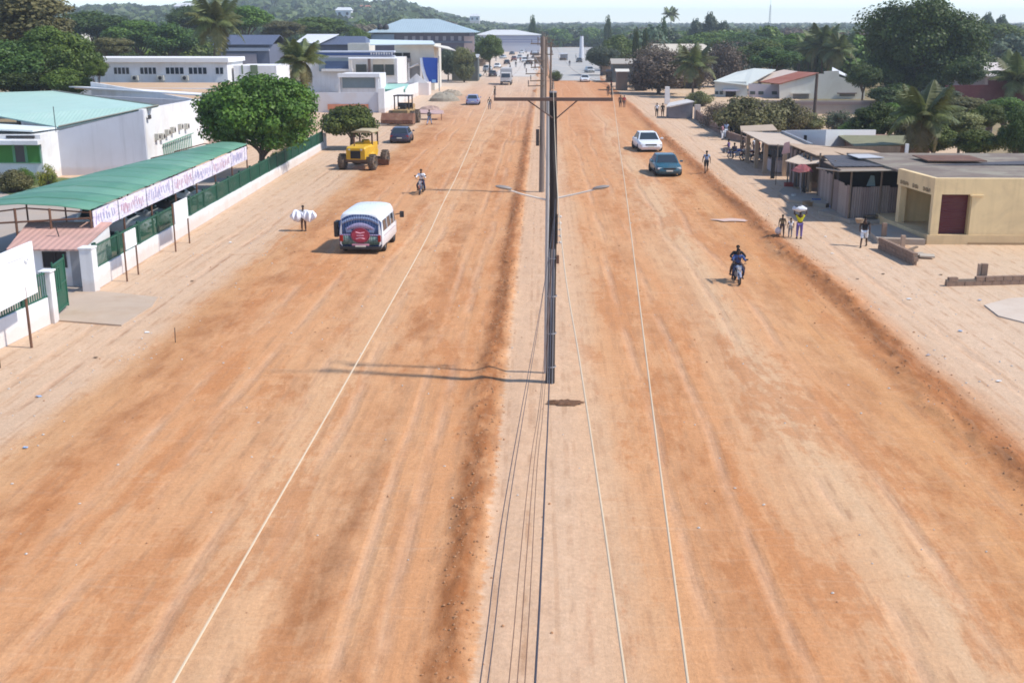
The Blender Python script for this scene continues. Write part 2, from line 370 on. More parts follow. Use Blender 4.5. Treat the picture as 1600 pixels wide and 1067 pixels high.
    base = mixc(t, mth(t, 'MULTIPLY', trk, .42), base, mixc(t, pf, (.38, .17, .075), (.66, .47, .33)))
    # curved tyre marks
    for rot, sc, off in ((.1, .33, 0), (-.06, .5, 3.1)):
        mp = N('ShaderNodeMapping'); mp.inputs['Rotation'].default_value = (0, 0, rot); mp.inputs['Location'].default_value = (off, 0, 0); mp.inputs['Scale'].default_value = (1, .05, 1)
        t.links.new(v, mp.inputs[0]); wv = N('ShaderNodeTexWave', wave_type='BANDS', bands_direction='X'); wv.inputs['Scale'].default_value = sc
        wv.inputs['Distortion'].default_value = 3; wv.inputs['Detail'].default_value = 3; wv.inputs['Detail Scale'].default_value = .6
        t.links.new(mp.outputs[0], wv.inputs['Vector'])
        k = ramp(t, wv.outputs['Fac'], [(.9, (0, 0, 0)), (.97, (1, 1, 1))]); k = mth(t, 'MULTIPLY', k, ramp(t, wob2, [(.45, (0, 0, 0)), (.6, (1, 1, 1))]))
        base = mixc(t, mth(t, 'MULTIPLY', k, .35), base, (.36, .19, .1))
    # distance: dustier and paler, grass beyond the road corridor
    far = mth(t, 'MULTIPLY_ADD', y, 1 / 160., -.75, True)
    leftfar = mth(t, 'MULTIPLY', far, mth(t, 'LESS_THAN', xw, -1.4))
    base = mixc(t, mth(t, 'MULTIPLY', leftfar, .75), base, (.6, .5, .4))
    rf = mth(t, 'MULTIPLY', mth(t, 'MULTIPLY_ADD', y, 1 / 70., -1.5, True), mth(t, 'MULTIPLY', mth(t, 'GREATER_THAN', xw, 0.), mth(t, 'LESS_THAN', xw, 13.)))
    base = mixc(t, mth(t, 'MULTIPLY', rf, .55), base, (.52, .235, .11))
    side = mth(t, 'MULTIPLY', mth(t, 'GREATER_THAN', mth(t, 'ABSOLUTE', xw), 40.), 1); gn = noise(t, v, .06, 6, .6)
    base = mixc(t, mth(t, 'MULTIPLY', side, .8), base, ramp(t, gn, [(.4, (.07, .085, .03)), (.6, (.22, .17, .09))]))
    g1 = noise(t, v, 9, 4, .7); g2 = noise(t, v, 40, 2, .6); g3 = noise(t, v, 2.2, 6, .7, 0, (1, .45, 1))
    base = mixc(t, .35, base, ramp(t, g1, [(.3, (.66,) * 3), (.7, (1.3,) * 3)]), 'MULTIPLY')
    base = mixc(t, .5, base, ramp(t, g3, [(.25, (.8,) * 3), (.75, (1.15,) * 3)]), 'MULTIPLY')
    h = mth(t, 'ADD', mth(t, 'MULTIPLY', g1, .5), mth(t, 'ADD', mth(t, 'MULTIPLY', g2, .15), mth(t, 'MULTIPLY', st2, .35)))
    h = mth(t, 'ADD', mth(t, 'ADD', h, mth(t, 'MULTIPLY', trk, -1.0)), mth(t, 'MULTIPLY', g3, .8))
    return finish(m, t, base, .95, 0, h, .55, .06, .12)
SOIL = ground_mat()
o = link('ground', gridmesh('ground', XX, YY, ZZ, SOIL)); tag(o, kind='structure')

# paved roads that begin further on
ASPH = mat('dusty_asphalt', (.55, .5, .45), .9, .12, .4, (.5, .4, .3), .2, .75, bump=.2)
def road(name, x0, x1, y0, y1, jag):
    mb = MB(); n = 26; L = []; Rr = []
    for i in range(n + 1):
        y = y0 + (y1 - y0) * (i / n) ** 1.6
        L.append((x0 + rnd.uniform(-jag, jag), y, .03)); Rr.append((x1 + rnd.uniform(-jag, jag), y, .03))
    for i in range(n): mb.quad(L[i], Rr[i], Rr[i + 1], L[i + 1])
    return tag(mb.build(name, ASPH), kind='structure')
road('road', -11, -1.8, 262, 760, .9)
mb = MB(); ry = [243, 262, 290, 330, 390, 450, 520, 580, 640]; rx1 = [12.0, 12.8, 14.6, 17.5, 21.5, 26, 31, 33, 34]
for i in range(len(ry) - 1): mb.quad((2.2 - .002 * (ry[i] - 243), ry[i], .03), (rx1[i], ry[i], .03), (rx1[i + 1], ry[i + 1], .03), (2.2 - .002 * (ry[i + 1] - 243), ry[i + 1], .03))
tag(mb.build('road', mat('grey_asphalt', (.37, .355, .33), .9, .1, .3, (.54, .46, .38), .1, .8)), kind='structure')
# kerbs of the far right carriageway
mb = MB()
mb.bx(1.5, 1.72, 250, 700, 0, .14)
tag(mb.build('kerb', CONC), kind='structure')
# concrete drive at the left gate, pale slab on the right
mb = MB(); a = [G(88, 502), G(190, 510), G(238, 480), G(247, 466), G(150, 456), G(128, 452), G(95, 470)]
mb.slab([(p[0], p[1], .06) for p in a], .1); tag(mb.build('driveway', mat('pale_concrete', (.46, .35, .26), .9, .1, 1, (.4, .27, .17), .6, .5)), kind='structure')
mb = MB(); a = [G(1538, 478), G(1575, 468), G(1640, 463), G(1660, 520), G(1600, 505), G(1560, 495)]
mb.slab([(p[0], p[1], .05) for p in a], .1); tag(mb.build('pavement', mat('white_concrete', (.55, .45, .36), .9, .08, 1, (.45, .33, .24), .6, .4)), kind='structure')
# terraces in front of the stalls
for nm, pts, zz in (('pavement', [G(1278, 335), G(1328, 350), G(1395, 350), G(1330, 320)], .22), ('pavement', [G(1216, 305), G(1232, 318), G(1290, 325), G(1330, 312), G(1290, 300), G(1225, 297)], .24)):
    mb = MB(); mb.slab([(p[0], p[1], zz) for p in pts], zz); tag(mb.build(nm, CONC), kind='structure')

# loose clods and stones
def clods(name, spots, m):
    vs_ = []; fs_ = []
    P = [(0, 0, 1), (.9, 0, .1), (.25, .85, 0), (-.75, .5, .05), (-.7, -.55, 0), (.3, -.85, .1), (0, 0, -.6)]
    F = [(0, 1, 2), (0, 2, 3), (0, 3, 4), (0, 4, 5), (0, 5, 1), (6, 2, 1), (6, 3, 2), (6, 4, 3), (6, 5, 4), (6, 1, 5)]
    for (x, y, z, r) in spots:
        a = rnd.uniform(0, 6.3); c, s_ = math.cos(a), math.sin(a); sx, sy, sz = r * rnd.uniform(.7, 1.3), r * rnd.uniform(.7, 1.3), r * rnd.uniform(.4, .9); n = len(vs_)
        for p in P:
            px, py, pz = p[0] * sx, p[1] * sy, p[2] * sz; vs_.append((x + px * c - py * s_, y + px * s_ + py * c, z + pz))
        fs_ += [tuple(i + n for i in f) for f in F]
    me = bpy.data.meshes.new(name); me.from_pydata(vs_, [], fs_); me.materials.append(m); return link(name, me)
sp = []
for i in range(7000):
    y = 12 + 110 * rnd.random() ** 1.7; k = rnd.random()
    if k < .42: x = -1.65 + rnd.gauss(0, .28)
    elif k < .88: x = 12.5 + rnd.gauss(0, .45)
    else: x = rnd.uniform(-16, 17)
    r = (.009 + .03 * rnd.random() ** 4) * (1 + y / 80)
    sp.append((x, y, float(relief(x, y)) + r * .2, r))
tag(clods('soil_clods', sp, mat('soil_clod', (.37, .19, .095), .95, .3, 8)), 'small loose clods of red soil scattered over the graded earth', 'soil', kind='stuff')
sp = []
for i in range(900):
    y = rnd.uniform(20, 90); x = rnd.choice((rnd.uniform(-19, -13), rnd.uniform(13, 17.5), rnd.uniform(-14, 12)))
    sp.append((x, y, float(relief(x, y)) + .01, rnd.uniform(.02, .05)))
tag(clods('pebbles', sp, mat('pebble', (.5, .45, .4), .9, .2, 8)), 'pale pebbles and litter specks lying on the shoulders', 'pebbles', kind='stuff')
# the dug hole beside the pole: its dark is the colour of a low mound of turned soil
mb = MB(); c = G(884, 632); n = 22
rim = []; mid = []
for i in range(n):
    a = 2 * math.pi * i / n; k = 1 + rnd.uniform(-.2, .25); rim.append((c[0] + .55 * k * math.cos(a), c[1] + .28 * k * math.sin(a), .05 + rnd.uniform(0, .03)))
    mid.append((c[0] + .35 * k * math.cos(a), c[1] + .16 * k * math.sin(a), .09 + rnd.uniform(0, .05)))
mb.loft([rim, mid], cap=False); mb.add(mid, [tuple(range(n))])
tag(mb.build('dug_hole', mat('turned_soil', (.17, .085, .045), .95, .4, 6, bump=.8, bdist=.04)), 'small dug hole beside the foot of the tall pole, built as dark soil', 'dug hole')
# ------------------------------------------------------------------ hills
def hill_h(x, y):
    x = np.asarray(x, float); y = np.asarray(y, float)
    ys = np.maximum(y, 50.); u = 850 + 1750 * x / ys
    amp = np.clip((800 - u) / 190, 0, 1); amp = amp * amp * (3 - 2 * amp)
    lo = .10 + .9 * amp - .25 * np.clip((380 - u) / 200, 0, 1) * amp
    t = np.clip((y - 380) / 1150, 0, 1); t = t * t * (3 - 2 * t)
    h = 34 * lo * t + 9 * (vnoise(u * .011 + 3, y * .0016, 21) - .5) * t * (.35 + amp) + 5 * (vnoise(u * .03, y * .004, 22) - .5) * t * amp
    return h - 1.2
hx = np.linspace(-4200, 4200, 150); hy = 360 + (4200 - 360) * np.linspace(0, 1, 90) ** 1.8
HX, HY = np.meshgrid(hx, hy)
HX = HX * (HY / 4200) * .9 + HX * .12
HZ = hill_h(HX, HY); corridor = np.clip(np.maximum(np.maximum(-16 - HX, HX - 46) / 14, (HY - 660) / 50), 0, 1); HZ = HZ * corridor - 2.5 * (1 - corridor)
HM = mat('scrub_ground', (.07, .085, .035), .95, .4, .02, (.2, .15, .09), .012, .6)
o = link('hills', gridmesh('hills', HX, HY, HZ, HM)); tag(o, kind='structure')

# ------------------------------------------------------------------ foliage
def quads_mesh(name, centers, normals, size, mats, aspect=1.0, seed=0, extra=None):
    rg = np.random.default_rng(seed); n = len(centers); nr = normals / np.linalg.norm(normals, axis=1, keepdims=True)
    r = rg.normal(size=(n, 3)); a = np.cross(nr, r); a /= np.linalg.norm(a, axis=1, keepdims=True); b = np.cross(nr, a)
    sz = (size * rg.uniform(.6, 1.35, n))[:, None] if np.isscalar(size) else (size * rg.uniform(.6, 1.35, n))[:, None]
    a = a * sz * .5; b = b * sz * .5 * aspect; f = nr * sz * .16
    co_ = np.stack([centers - a - b * .3, centers - b + f, centers + a - b * .1, centers + b + f * .6], 1).reshape(-1, 3)
    me = bpy.data.meshes.new(name); me.vertices.add(n * 4); me.vertices.foreach_set('co', co_.ravel())
    me.loops.add(n * 4); me.loops.foreach_set('vertex_index', np.arange(n * 4)); me.polygons.add(n)
    me.polygons.foreach_set('loop_start', np.arange(n) * 4); me.materials.append(mats)
    me.update(calc_edges=True); return me
def crown_points(rg, n, rx, ry, rz, cz, lobes=14, lobe=.42, flat=.3, shell=.55):
    """leaf positions on lumpy lobes spread through the crown's volume"""
    th = rg.uniform(0, 2 * np.pi, lobes); zz = rg.uniform(-flat, 1, lobes); rr = np.sqrt(np.clip(1 - zz ** 2, 0, 1)) * rg.uniform(.45, .95, lobes)
    lc = np.stack([rr * np.cos(th) * rx * .78, rr * np.sin(th) * ry * .78, zz * rz * .72 * rg.uniform(.6, 1.05, lobes)], 1)
    lr = lobe * rg.uniform(.65, 1.25, lobes)
    k = rg.integers(0, lobes, n); d = rg.normal(size=(n, 3)); d[:, 2] = d[:, 2] * .9 + .25; d /= np.linalg.norm(d, axis=1, keepdims=True)
    rad = (shell + (1 - shell) * rg.random(n)) * lr[k]
    p = lc[k] + d * rad[:, None] * np.array([rx, ry, rz * .95])
    p[:, 2] += cz; nr = d + rg.normal(size=(n, 3)) * .45 + np.array([0, 0, .3])
    return p, nr
def crown(name, seed, n, rx, ry, rz, cz, m, leaf=.3, **k):
    rg = np.random.default_rng(seed); p, nr = crown_points(rg, n, rx, ry, rz, cz, **k)
    return quads_mesh(name, p, nr, leaf, m, 1.1, seed)
def trunk(h, r, spread, seed, n=7, lean=0, top=.55):
    rg = random.Random(seed); mb = MB(); pts = [(0, 0, -.1), (lean * .2 + rg.uniform(-.1, .1) * r, 0, h * .35), (lean, rg.uniform(-.3, .3) * r, h * .7)]
    mb.tube(pts, [r * 1.25, r, r * .7], 8)
    for i in range(n):
        a = 2 * math.pi * i / n + rg.uniform(-.3, .3); z0 = h * rg.uniform(.4, .68); e = spread * rg.uniform(.5, .85); zt = h * rg.uniform(.85, 1.35)
        p0 = Vector((lean * z0 / h, 0, z0)); p2 = Vector((math.cos(a) * e, math.sin(a) * e, zt)); p1 = (p0 + p2) / 2 + Vector((0, 0, .08 * h))
        mb.tube([p0, p1, p2], [r * .5, r * .32, r * .1], 5)
        for q in range(2):
            b = a + rg.uniform(-.9, .9); mb.tube([p1, p1 + Vector((math.cos(b) * e * .5, math.sin(b) * e * .5, h * .2))], [r * .22, r * .05], 4)
    return mb
L_BR = leafmat('bright_leaves', (.06, .12, .012), (.14, .22, .028), (.036, .07, .01), .5)
L_DK = leafmat('dark_leaves', (.045, .078, .016), (.1, .14, .026), (.03, .052, .012), .3)
L_MID = leafmat('mid_leaves', (.072, .122, .02), (.16, .215, .034), (.046, .08, .015), .25)
L_OL = leafmat('olive_leaves', (.13, .13, .045), (.24, .22, .08), (.085, .09, .035), .6)
L_GY = leafmat('grey_leaves', (0.072, 0.104, 0.059), (0.130, 0.163, 0.091), (0.055, 0.078, 0.047), .3)
L_BN = leafmat('dry_leaves', (.13, .095, .062), (.2, .15, .1), (.08, .06, .045), .4)
L_YE = leafmat('yellow_leaves', (.2, .2, .03), (.32, .26, .04), (.06, .1, .02), .8)

def tree(name, x, y, z, label, cat, crown_me, trunk_me, rz=0, sc=1, group=None, tm=BARK):
    t = empty(name, (x, y, z), rz, label, cat, group); t.scale = (sc, sc, sc) if not isinstance(sc, tuple) else sc
    link('trunk', trunk_me, t); link('crown', crown_me, t); return t
# the big round street tree and the small one behind it
cm = crown('round_crown', 3, 54000, 5.8, 5.6, 3.7, 4.65, L_BR, .2, lobes=90, lobe=.26, flat=.85, shell=.4)
tree('shade_tree', -21.3, 85, 0, 'large bright green round-crowned tree inside the left boundary wall', 'tree', cm, trunk(3.4, .24, 3.2, 1, 9).mesh('trunk', BARK, True))
cm = crown('small_crown', 4, 14000, 2.75, 2.6, 1.75, 2.3, L_MID, .22, lobes=30, lobe=.4, flat=.7)
tree('shade_tree', -17.9, 105.5, 0, 'small flat-topped dark green tree past the end of the white boundary wall', 'tree', cm, trunk(2.1, .17, 1.8, 2, 6).mesh('trunk', BARK, True))

# coconut palms: every frond its own part
def frond_mesh(name, L, droop, m, seed, n=36, w=.55):
    rg = random.Random(seed); mb = MB(); pts = []
    for i in range(9):
        t = i / 8; a = 1.0 - droop * t * t
        pts.append((L * (t - .12 * droop * t * t), 0, L * (.42 * t - droop * .75 * t * t)))
    mb.tube(pts, [.05 * (1 - t / 9) + .008 for t in range(9)], 4)
    for i in range(n):
        t = .12 + .86 * i / n; k = t * 8; j = min(7, int(k)); f = k - j
        p = Vector(pts[j]).lerp(Vector(pts[j + 1]), f); d = (Vector(pts[j + 1]) - Vector(pts[j])).normalized()
        for s_ in (-1, 1):
            ll = L * w * (.55 * math.sin(math.pi * min(1, t * .9 + .12)) + .12) * rg.uniform(.85, 1.1)
            tip = p + Vector((d.x * .45, s_ * .8, -.42 - rg.uniform(0, .35))) * ll; mid = p.lerp(tip, .5) + Vector((0, 0, ll * .1))
            wd = d * .05 * L / 2.6
            mb.add([p - wd, p + wd, mid + wd * .9, tip, mid - wd * .9], [(0, 1, 2, 4), (4, 2, 3)])
    return mb.mesh(name, m)
L_PALM = leafmat('palm_leaves', (.13, .15, .045), (.22, .235, .08), (.075, .09, .032), .6, trans=.2)
L_PALY = leafmat('palm_leaves_yellow', (.15, .13, .04), (.22, .17, .06), (.08, .08, .03), .6, trans=.2)
FR = [frond_mesh('frond', 2.9, d, L_PALM, i) for i, d in enumerate((.35, .75, 1.15))]
FRY = [frond_mesh('frond', 2.7, 1.35, L_PALY, 9)]
PTR = {}
def palm(x, y, h, label, sc=1.0, nf=20, lean=.5, seed=0, yellow=3, cat='palm', name='coconut_palm', group=None, z=0):
    rg = random.Random(seed); t = empty(name, (x, y, z), rg.uniform(0, 6), label, cat, group)
    key = (round(h, 1), round(lean, 1))
    if key not in PTR:
        PTR[key] = MB().tube([(0, 0, -.1), (lean * .15, 0, h * .3), (lean * .5, 0, h * .65), (lean, 0, h)], [.24, .16, .13, .12], 8).mesh('trunk', BARK, True)
    link('trunk', PTR[key], t)
    for i in range(nf):
        a = i * 2.4 + rg.uniform(-.2, .2); q = i / nf; me = FR[0] if q < .3 else FR[1] if q < .7 else FR[2]
        el = 1.0 - q * 1.25
        if i >= nf - yellow: me = FRY[0]; el = -.5
        link('frond', me, t, loc=(lean, 0, h), rot=(0, -el + .15, a), scale=(sc * rg.uniform(.85, 1.1),) * 3)
    return t
palm(28.0, 85, 4.6, 'big coconut palm with yellowing lower fronds rising behind the shack roofs on the right', 1.05, 26, .2, 1, 5)
P = AT(330, 86, 165); palm(P[0], 165, 11.5, 'tall slim coconut palm standing left behind the long white building', 1.7, 20, 1.4, 2, 2)
P = AT(470, 128, 128); palm(P[0], 128, 7.2, 'dusty coconut palm standing just behind the big round tree', 1.15, 24, .4, 3, 6)
P = AT(1083, 128, 185); palm(P[0], 185, 5.2, 'squat palm among brown leafless bushes on the right of the road', 1.5, 20, .2, 4, 2)
P = AT(1285, 110, 215); palm(P[0], 215, 7.5, 'left one of two dark palms beyond the white house', 1.7, 20, .6, 5, 3)
P = AT(1262, 110, 225); palm(P[0], 225, 6.3, 'low spreading palm behind the ridge of the white house', 1.6, 18, .5, 6, 2)
P = AT(1592, 125, 140); palm(P[0], 140, 4.8, 'palm at the far right edge beside pale roofs', 1.5, 20, .3, 7, 2)
P = AT(1352, 110, 210); palm(P[0] - 5, 210, 6.9, 'right one of two dark palms beyond the white house', 1.5, 18, .5, 8, 2)
P = AT(1050, 45, 520); palm(P[0], 520, 16, 'lone thin palm with a small head sticking above the far treeline', 1.7, 16, .8, 9, 0)

# big dark tree on the right
cm = crown('dark_crown', 11, 90000, 11.6, 9, 8.6, 8.2, L_DK, .32, lobes=90, lobe=.25, flat=1.0, shell=.35)
P = AT(1432, 130, 170); tree('mango_tree', P[0], 170, 0, 'huge dark broad tree towering over the right side houses', 'tree', cm, trunk(8, .7, 6, 5, 10).mesh('trunk', BARK, True))
# left mass of tall trees
cl = [crown('left_crown', 20 + i, 17000, 1, 1, .8, 0, (L_MID, L_GY, L_BR, L_DK, L_OL, L_BN)[i], .065, lobes=46, lobe=.34, flat=1.0, shell=.45) for i in range(6)]
tk = trunk(.9, .05, .8, 6, 8).mesh('trunk', BARK, True)
def bigtree(px, pyc, Y, wpx, hpx, ci, label, cat='tree', name='broadleaf_tree', group=None):
    """crown centre and size seen in the photo, at distance Y"""
    p = AT(px, pyc, Y); k = Y / FPX; rx = wpx * k / 2; rz = hpx * k / 2
    z0 = float(hill_h(p[0], Y)) if Y > 370 else 0; base = p[2] - z0
    t = empty(name, (p[0], Y, z0), 0, label, cat, group)
    link('trunk', tk, t, scale=(rx, rx, max(.8, base)), rot=(0, 0, px)); link('crown', cl[ci], t, loc=(0, 0, base), scale=(rx, rx, rz / .8), rot=(0, 0, px * 1.7))
    return t
for a in [(30, 128, 124, 110, 44, 3, 'low dark tree hugging the back edge of the green hall roof, far left'), (105, 126, 124, 86, 46, 0, 'low green tree at the back corner of the green hall roof'), (35, 28, 140, 190, 95, 4, 'tall olive-brown tree filling the top left corner'),
          (20, 106, 125, 130, 80, 3, 'dark bushy tree at the left edge behind the green roof'),
          (70, 70, 130, 100, 66, 0, 'mid green tree with sunlit top beside the tall olive-brown one'),
          (112, 88, 128, 104, 84, 0, 'dense green tree overhanging the left end of the long white building'),
          (150, 108, 123.5, 42, 34, 2, 'small bright green tree in front of the long white building'),
          (60, 114, 127, 120, 60, 3, 'very dark tree in shade right behind the green roof'),
          (145, 40, 260, 130, 42, 3, 'dark blue-green tree behind the long white building, left part'),
          (215, 52, 240, 110, 46, 0, 'green spreading tree behind the middle of the long white building'),
          (268, 62, 225, 100, 50, 3, 'dark rounded tree left of the tall slim palm'),
          (175, 72, 190, 80, 30, 4, 'low brownish tree just above the roofline of the long white building'),
          (380, 28, 260, 100, 42, 0, 'green tree right of the tall slim palm'),
          (300, 30, 300, 100, 40, 3, 'dark tree behind the tall slim palm'),
          (500, 42, 330, 120, 34, 0, 'green tree over the dark roofed sheds'),
          (440, 46, 290, 80, 30, 4, 'dull green tree behind the dusty palm'),
          (560, 56, 300, 40, 26, 0, 'round tree left of the big pale blue roof'),
          (765, 74, 265, 50, 44, 0, 'loose green tree right of the big pale blue roof'),
          (725, 100, 235, 44, 60, 4, 'shaggy tree behind the blue banner'),
          (700, 96, 240, 36, 44, 1, 'grey-green bush tree beside the blue banner'),
          (970, 78, 300, 70, 52, 0, 'green tree beside the far right lane'),
          (940, 88, 270, 60, 34, 1, 'grey-green tree on the edge of the paved road'),
          (1190, 82, 230, 90, 44, 0, 'green tree behind the brown bushes'),
          (1210, 92, 205, 90, 34, 3, 'dark green tree behind the left roof of the white house'),
          (1250, 70, 260, 90, 40, 0, 'dull green tree above the red roof ridge'),
          (1030, 112, 195, 110, 66, 5, 'brown dusty thicket tree right of the kiosk road', ),
          (1370, 190, 98, 84, 58, 3, 'dark round mango tree left of the big coconut palm'),
          (1395, 178, 104, 60, 40, 0, 'green topped tree touching the big coconut palm'),
          (1502, 195, 92, 90, 46, 4, 'yellow-green shrubby tree right of the big coconut palm'),
          (1545, 180, 96, 70, 40, 0, 'green shrub tree behind the yellow shop'),
          (1590, 208, 84, 66, 80, 3, 'very dark conifer-like tree at the right edge above the yellow shop'),
          (1555, 60, 300, 110, 50, 0, 'sunlit green tree right of the huge dark tree'),
          (1350, 120, 160, 60, 40, 3, 'low dark tree under the left side of the huge dark tree'),
          (1508, 112, 158, 70, 44, 3, 'low dark tree under the right side of the huge dark tree'),
          (1335, 205, 100, 60, 34, 0, 'low green bush tree between the utility pole and the dark mango tree'),
          (1420, 205, 96, 70, 46, 4, 'olive bush tree just behind the trunk of the big coconut palm'),
          (1462, 215, 90, 80, 50, 0, 'green bush tree at the right foot of the big coconut palm'),
          (1525, 222, 86, 90, 44, 0, 'green bush tree directly behind the roof of the yellow shop'),
          (1500, 165, 118, 100, 30, 4, 'low yellow-green thicket in front of the maroon wall'),
          (1570, 170, 112, 90, 40, 0, 'green thicket before the right end of the maroon wall'),
          (1400, 150, 150, 90, 36, 3, 'dark bushy tree filling the gap right of the white house'),
          (1450, 128, 175, 60, 30, 3, 'dark bush at the foot of the huge dark tree'),
          (1110, 66, 330, 110, 34, 0, 'green tree behind the long cream roofed house, left part'),
          (1165, 70, 320, 90, 34, 3, 'dark green tree behind the long cream roofed house, right part'),
          (1300, 84, 250, 100, 44, 0, 'green tree directly behind the white house ridge'),
          (1470, 150, 125, 70, 26, 1, 'grey-green bush behind the crown of the big coconut palm')]:
    bigtree(*a)
# bare and olive bushes
def twigs(seed, n=150, leaf=0):
    rg = random.Random(seed); mb = MB()
    for i in range(n):
        a = rg.uniform(0, 6.28); e = rg.uniform(.2, 1.35); p = Vector((rg.uniform(-.25, .25), rg.uniform(-.25, .25), 0)); d = Vector((math.cos(a) * math.sin(e), math.sin(a) * math.sin(e), math.cos(e)))
        pts = [p]; L = rg.uniform(.5, 1.0) / 4
        for j in range(4):
            d = (d + Vector((rg.uniform(-.3, .3), rg.uniform(-.3, .3), rg.uniform(-.1, .25)))).normalized(); p = p + d * L; pts.append(p)
        mb.tube(pts, [.014, .011, .008, .006, .003], 3)
    return mb
TW = [twigs(i, 260).mesh('twigs', mat('twig', (.11, .085, .07), .95, .3, 3)) for i in range(2)]
BUSHL = [crown('bush_crown', 40, 8000, 1, 1, .8, .5, L_OL, .06, lobes=30, lobe=.34, flat=.6), crown('bush_crown', 41, 5200, 1, 1, .8, .5, L_BN, .05, lobes=36, lobe=.36, flat=.6),
         crown('bush_crown', 42, 5000, 1, 1, .8, .5, L_GY, .06, lobes=30, lobe=.34, flat=.6), crown('bush_crown', 43, 4000, 1, 1, .7, .5, L_YE, .07, lobes=24, lobe=.34, flat=.6), crown('bush_crown', 44, 6000, 1, 1, .75, .5, L_MID, .055, lobes=30, lobe=.34, flat=.6)]
def bush(px, py, wpx, hpx, ci, label, group=None, cat='bush', Y=None):
    if Y is None: x, Y = G(px, py)
    else: x = AT(px, py, Y)[0]
    k = Y / FPX; r = wpx * k / 2; h = hpx * k
    t = empty('bush', (x, Y, 0), 0, label, cat, group)
    link('twigs', TW[int(px) % 2], t, scale=(r * 1.1, r * 1.1, h * .95)); link('leaves', BUSHL[ci], t, scale=(r, r, h / 1.15), rot=(0, 0, px)); return t
for a in [(868, 127, 26, 15, 4, 'dark green tuft of scrub in the median where the paving starts'), (1020, 136, 90, 62, 1, 'big leafless brown bush right behind the tall white post'), (1075, 138, 90, 58, 1, 'brown bush wrapped round the squat palm'),
          (1130, 136, 80, 62, 1, 'dry brown bush left of the white house'), (1000, 142, 46, 34, 1, 'low grey-brown bush at the edge of the right lane'),
          (1170, 212, 120, 62, 0, 'yellow-olive bush above the stall crowd'), (1222, 208, 90, 56, 0, 'olive bush in front of the grey yard wall'),
          (1120, 200, 60, 36, 1, 'dry straw coloured bush beside the low brown wall'), (1262, 206, 60, 30, 0, 'yellowish bush at the foot of the wooden utility pole'),
          (1310, 205, 60, 30, 2, 'grey-green bush right of the wooden utility pole'), (1090, 166, 50, 24, 0, 'light olive bush above the kiosk roof'),
          (22, 300, 62, 38, 0, 'clipped pale green round bush at the left edge by the annex'), (76, 296, 34, 38, 3, 'yellow and green leafed shrub beside the annex'),
          (40, 290, 46, 26, 4, 'dark low shrub under the annex windows')]:
    bush(*a)
for i, (px, py) in enumerate([(436, 262), (456, 250), (474, 238), (420, 272)]):
    bush(px - 4, py, 34, 24, (4, 0)[i % 2], ['low green shrub behind the green mesh, under the round tree', 'flowering shrub behind the green mesh, just past the round tree', 'green shrub near the far end of the green mesh', 'nearest shrub at the foot of the round tree'][i], 'shrubs behind the boundary wall')

# individual trees of the middle distance
fc = [crown('far_crown', 60 + i, 2600, 1, 1, .8, 0, (L_MID, L_GY, L_DK, L_MID, L_BN, L_GY)[i], .13, lobes=22, lobe=.42, flat=1.0, shell=.45) for i in range(6)]
ftk = MB().tube([(0, 0, 0), (.03, 0, .5), (0, 0, 1)], [.07, .05, .03], 6).mesh('trunk', BARK)
rg = random.Random(12); nt_ = 0
fdef = []
def fartree(x, y, r, h, ci, label, group):
    z = float(hill_h(x, y)) if y > 370 else 0
    t = empty('distant_tree', (x, y, z), 0, label, 'tree', group)
    link('trunk', ftk, t, scale=(r, r, h * .55)); link('crown', fc[ci], t, loc=(0, 0, h * .48), scale=(r, r, h * .66), rot=(0, 0, rg.uniform(0, 6)))
LM = [(-99, 130, 'the tall olive-brown tree'), (130, 250, 'the left half of the white office building'), (250, 345, 'the right half of the white office building'), (345, 440, 'the left slate-blue shed'), (440, 580, 'the right slate-blue shed'), (580, 745, 'the big pale blue roof'), (745, 848, 'the long pale warehouse'),
      (848, 960, 'the far right lane'), (960, 1060, 'the narrow cypress pair'), (1060, 1180, 'the squat palm'), (1180, 1240, 'the pale tin-roofed house'), (1240, 1330, 'the white house ridge'), (1330, 1440, 'the left half of the huge dark tree'), (1440, 1550, 'the right half of the huge dark tree'), (1550, 1999, 'the palm at the right edge')]
def wl_(px, y, ci):
    lm = [n for a, b, n in LM if a <= px < b][0]; d = 'nearer rows' if y < 330 else 'middle rows' if y < 460 else 'back rows'
    return ('%s wood tree, %s, behind %s' % (('green', 'grey-green', 'dark green', 'mid green', 'dry brown', 'dull grey-green')[ci], d, lm))
while nt_ < 270:
    px = rg.uniform(-30, 1640); y = 205 + 430 * rg.random() ** 1.25
    x = (px - 850) / FPX * y * .985
    if -34 < x < 26 and y < 340: continue
    if -22 < x < 20 or 735 < px < 992: continue
    if px < 800 and y < 345 and px > 330: continue       # houses and sheds there
    if 1090 < px < 1360 and y < 222: continue
    if 860 < px < 1130 and y < 300: continue
    if px < 345 and y < 215: continue
    r = rg.uniform(3.6, 6.8) * (1 + (y - 230) / 900); h = r * rg.uniform(1.3, 1.75); ci = rg.choice((0, 1, 2, 3, 3, 0, 4, 5))
    side = 'left' if x < 0 else 'right'
    fartree(x, y, r, min(h, 13.5 if px < 900 else 9.5 if y < 300 else 11.5), ci, wl_(px, y, ci), 'trees in the wood on the %s' % side); nt_ += 1
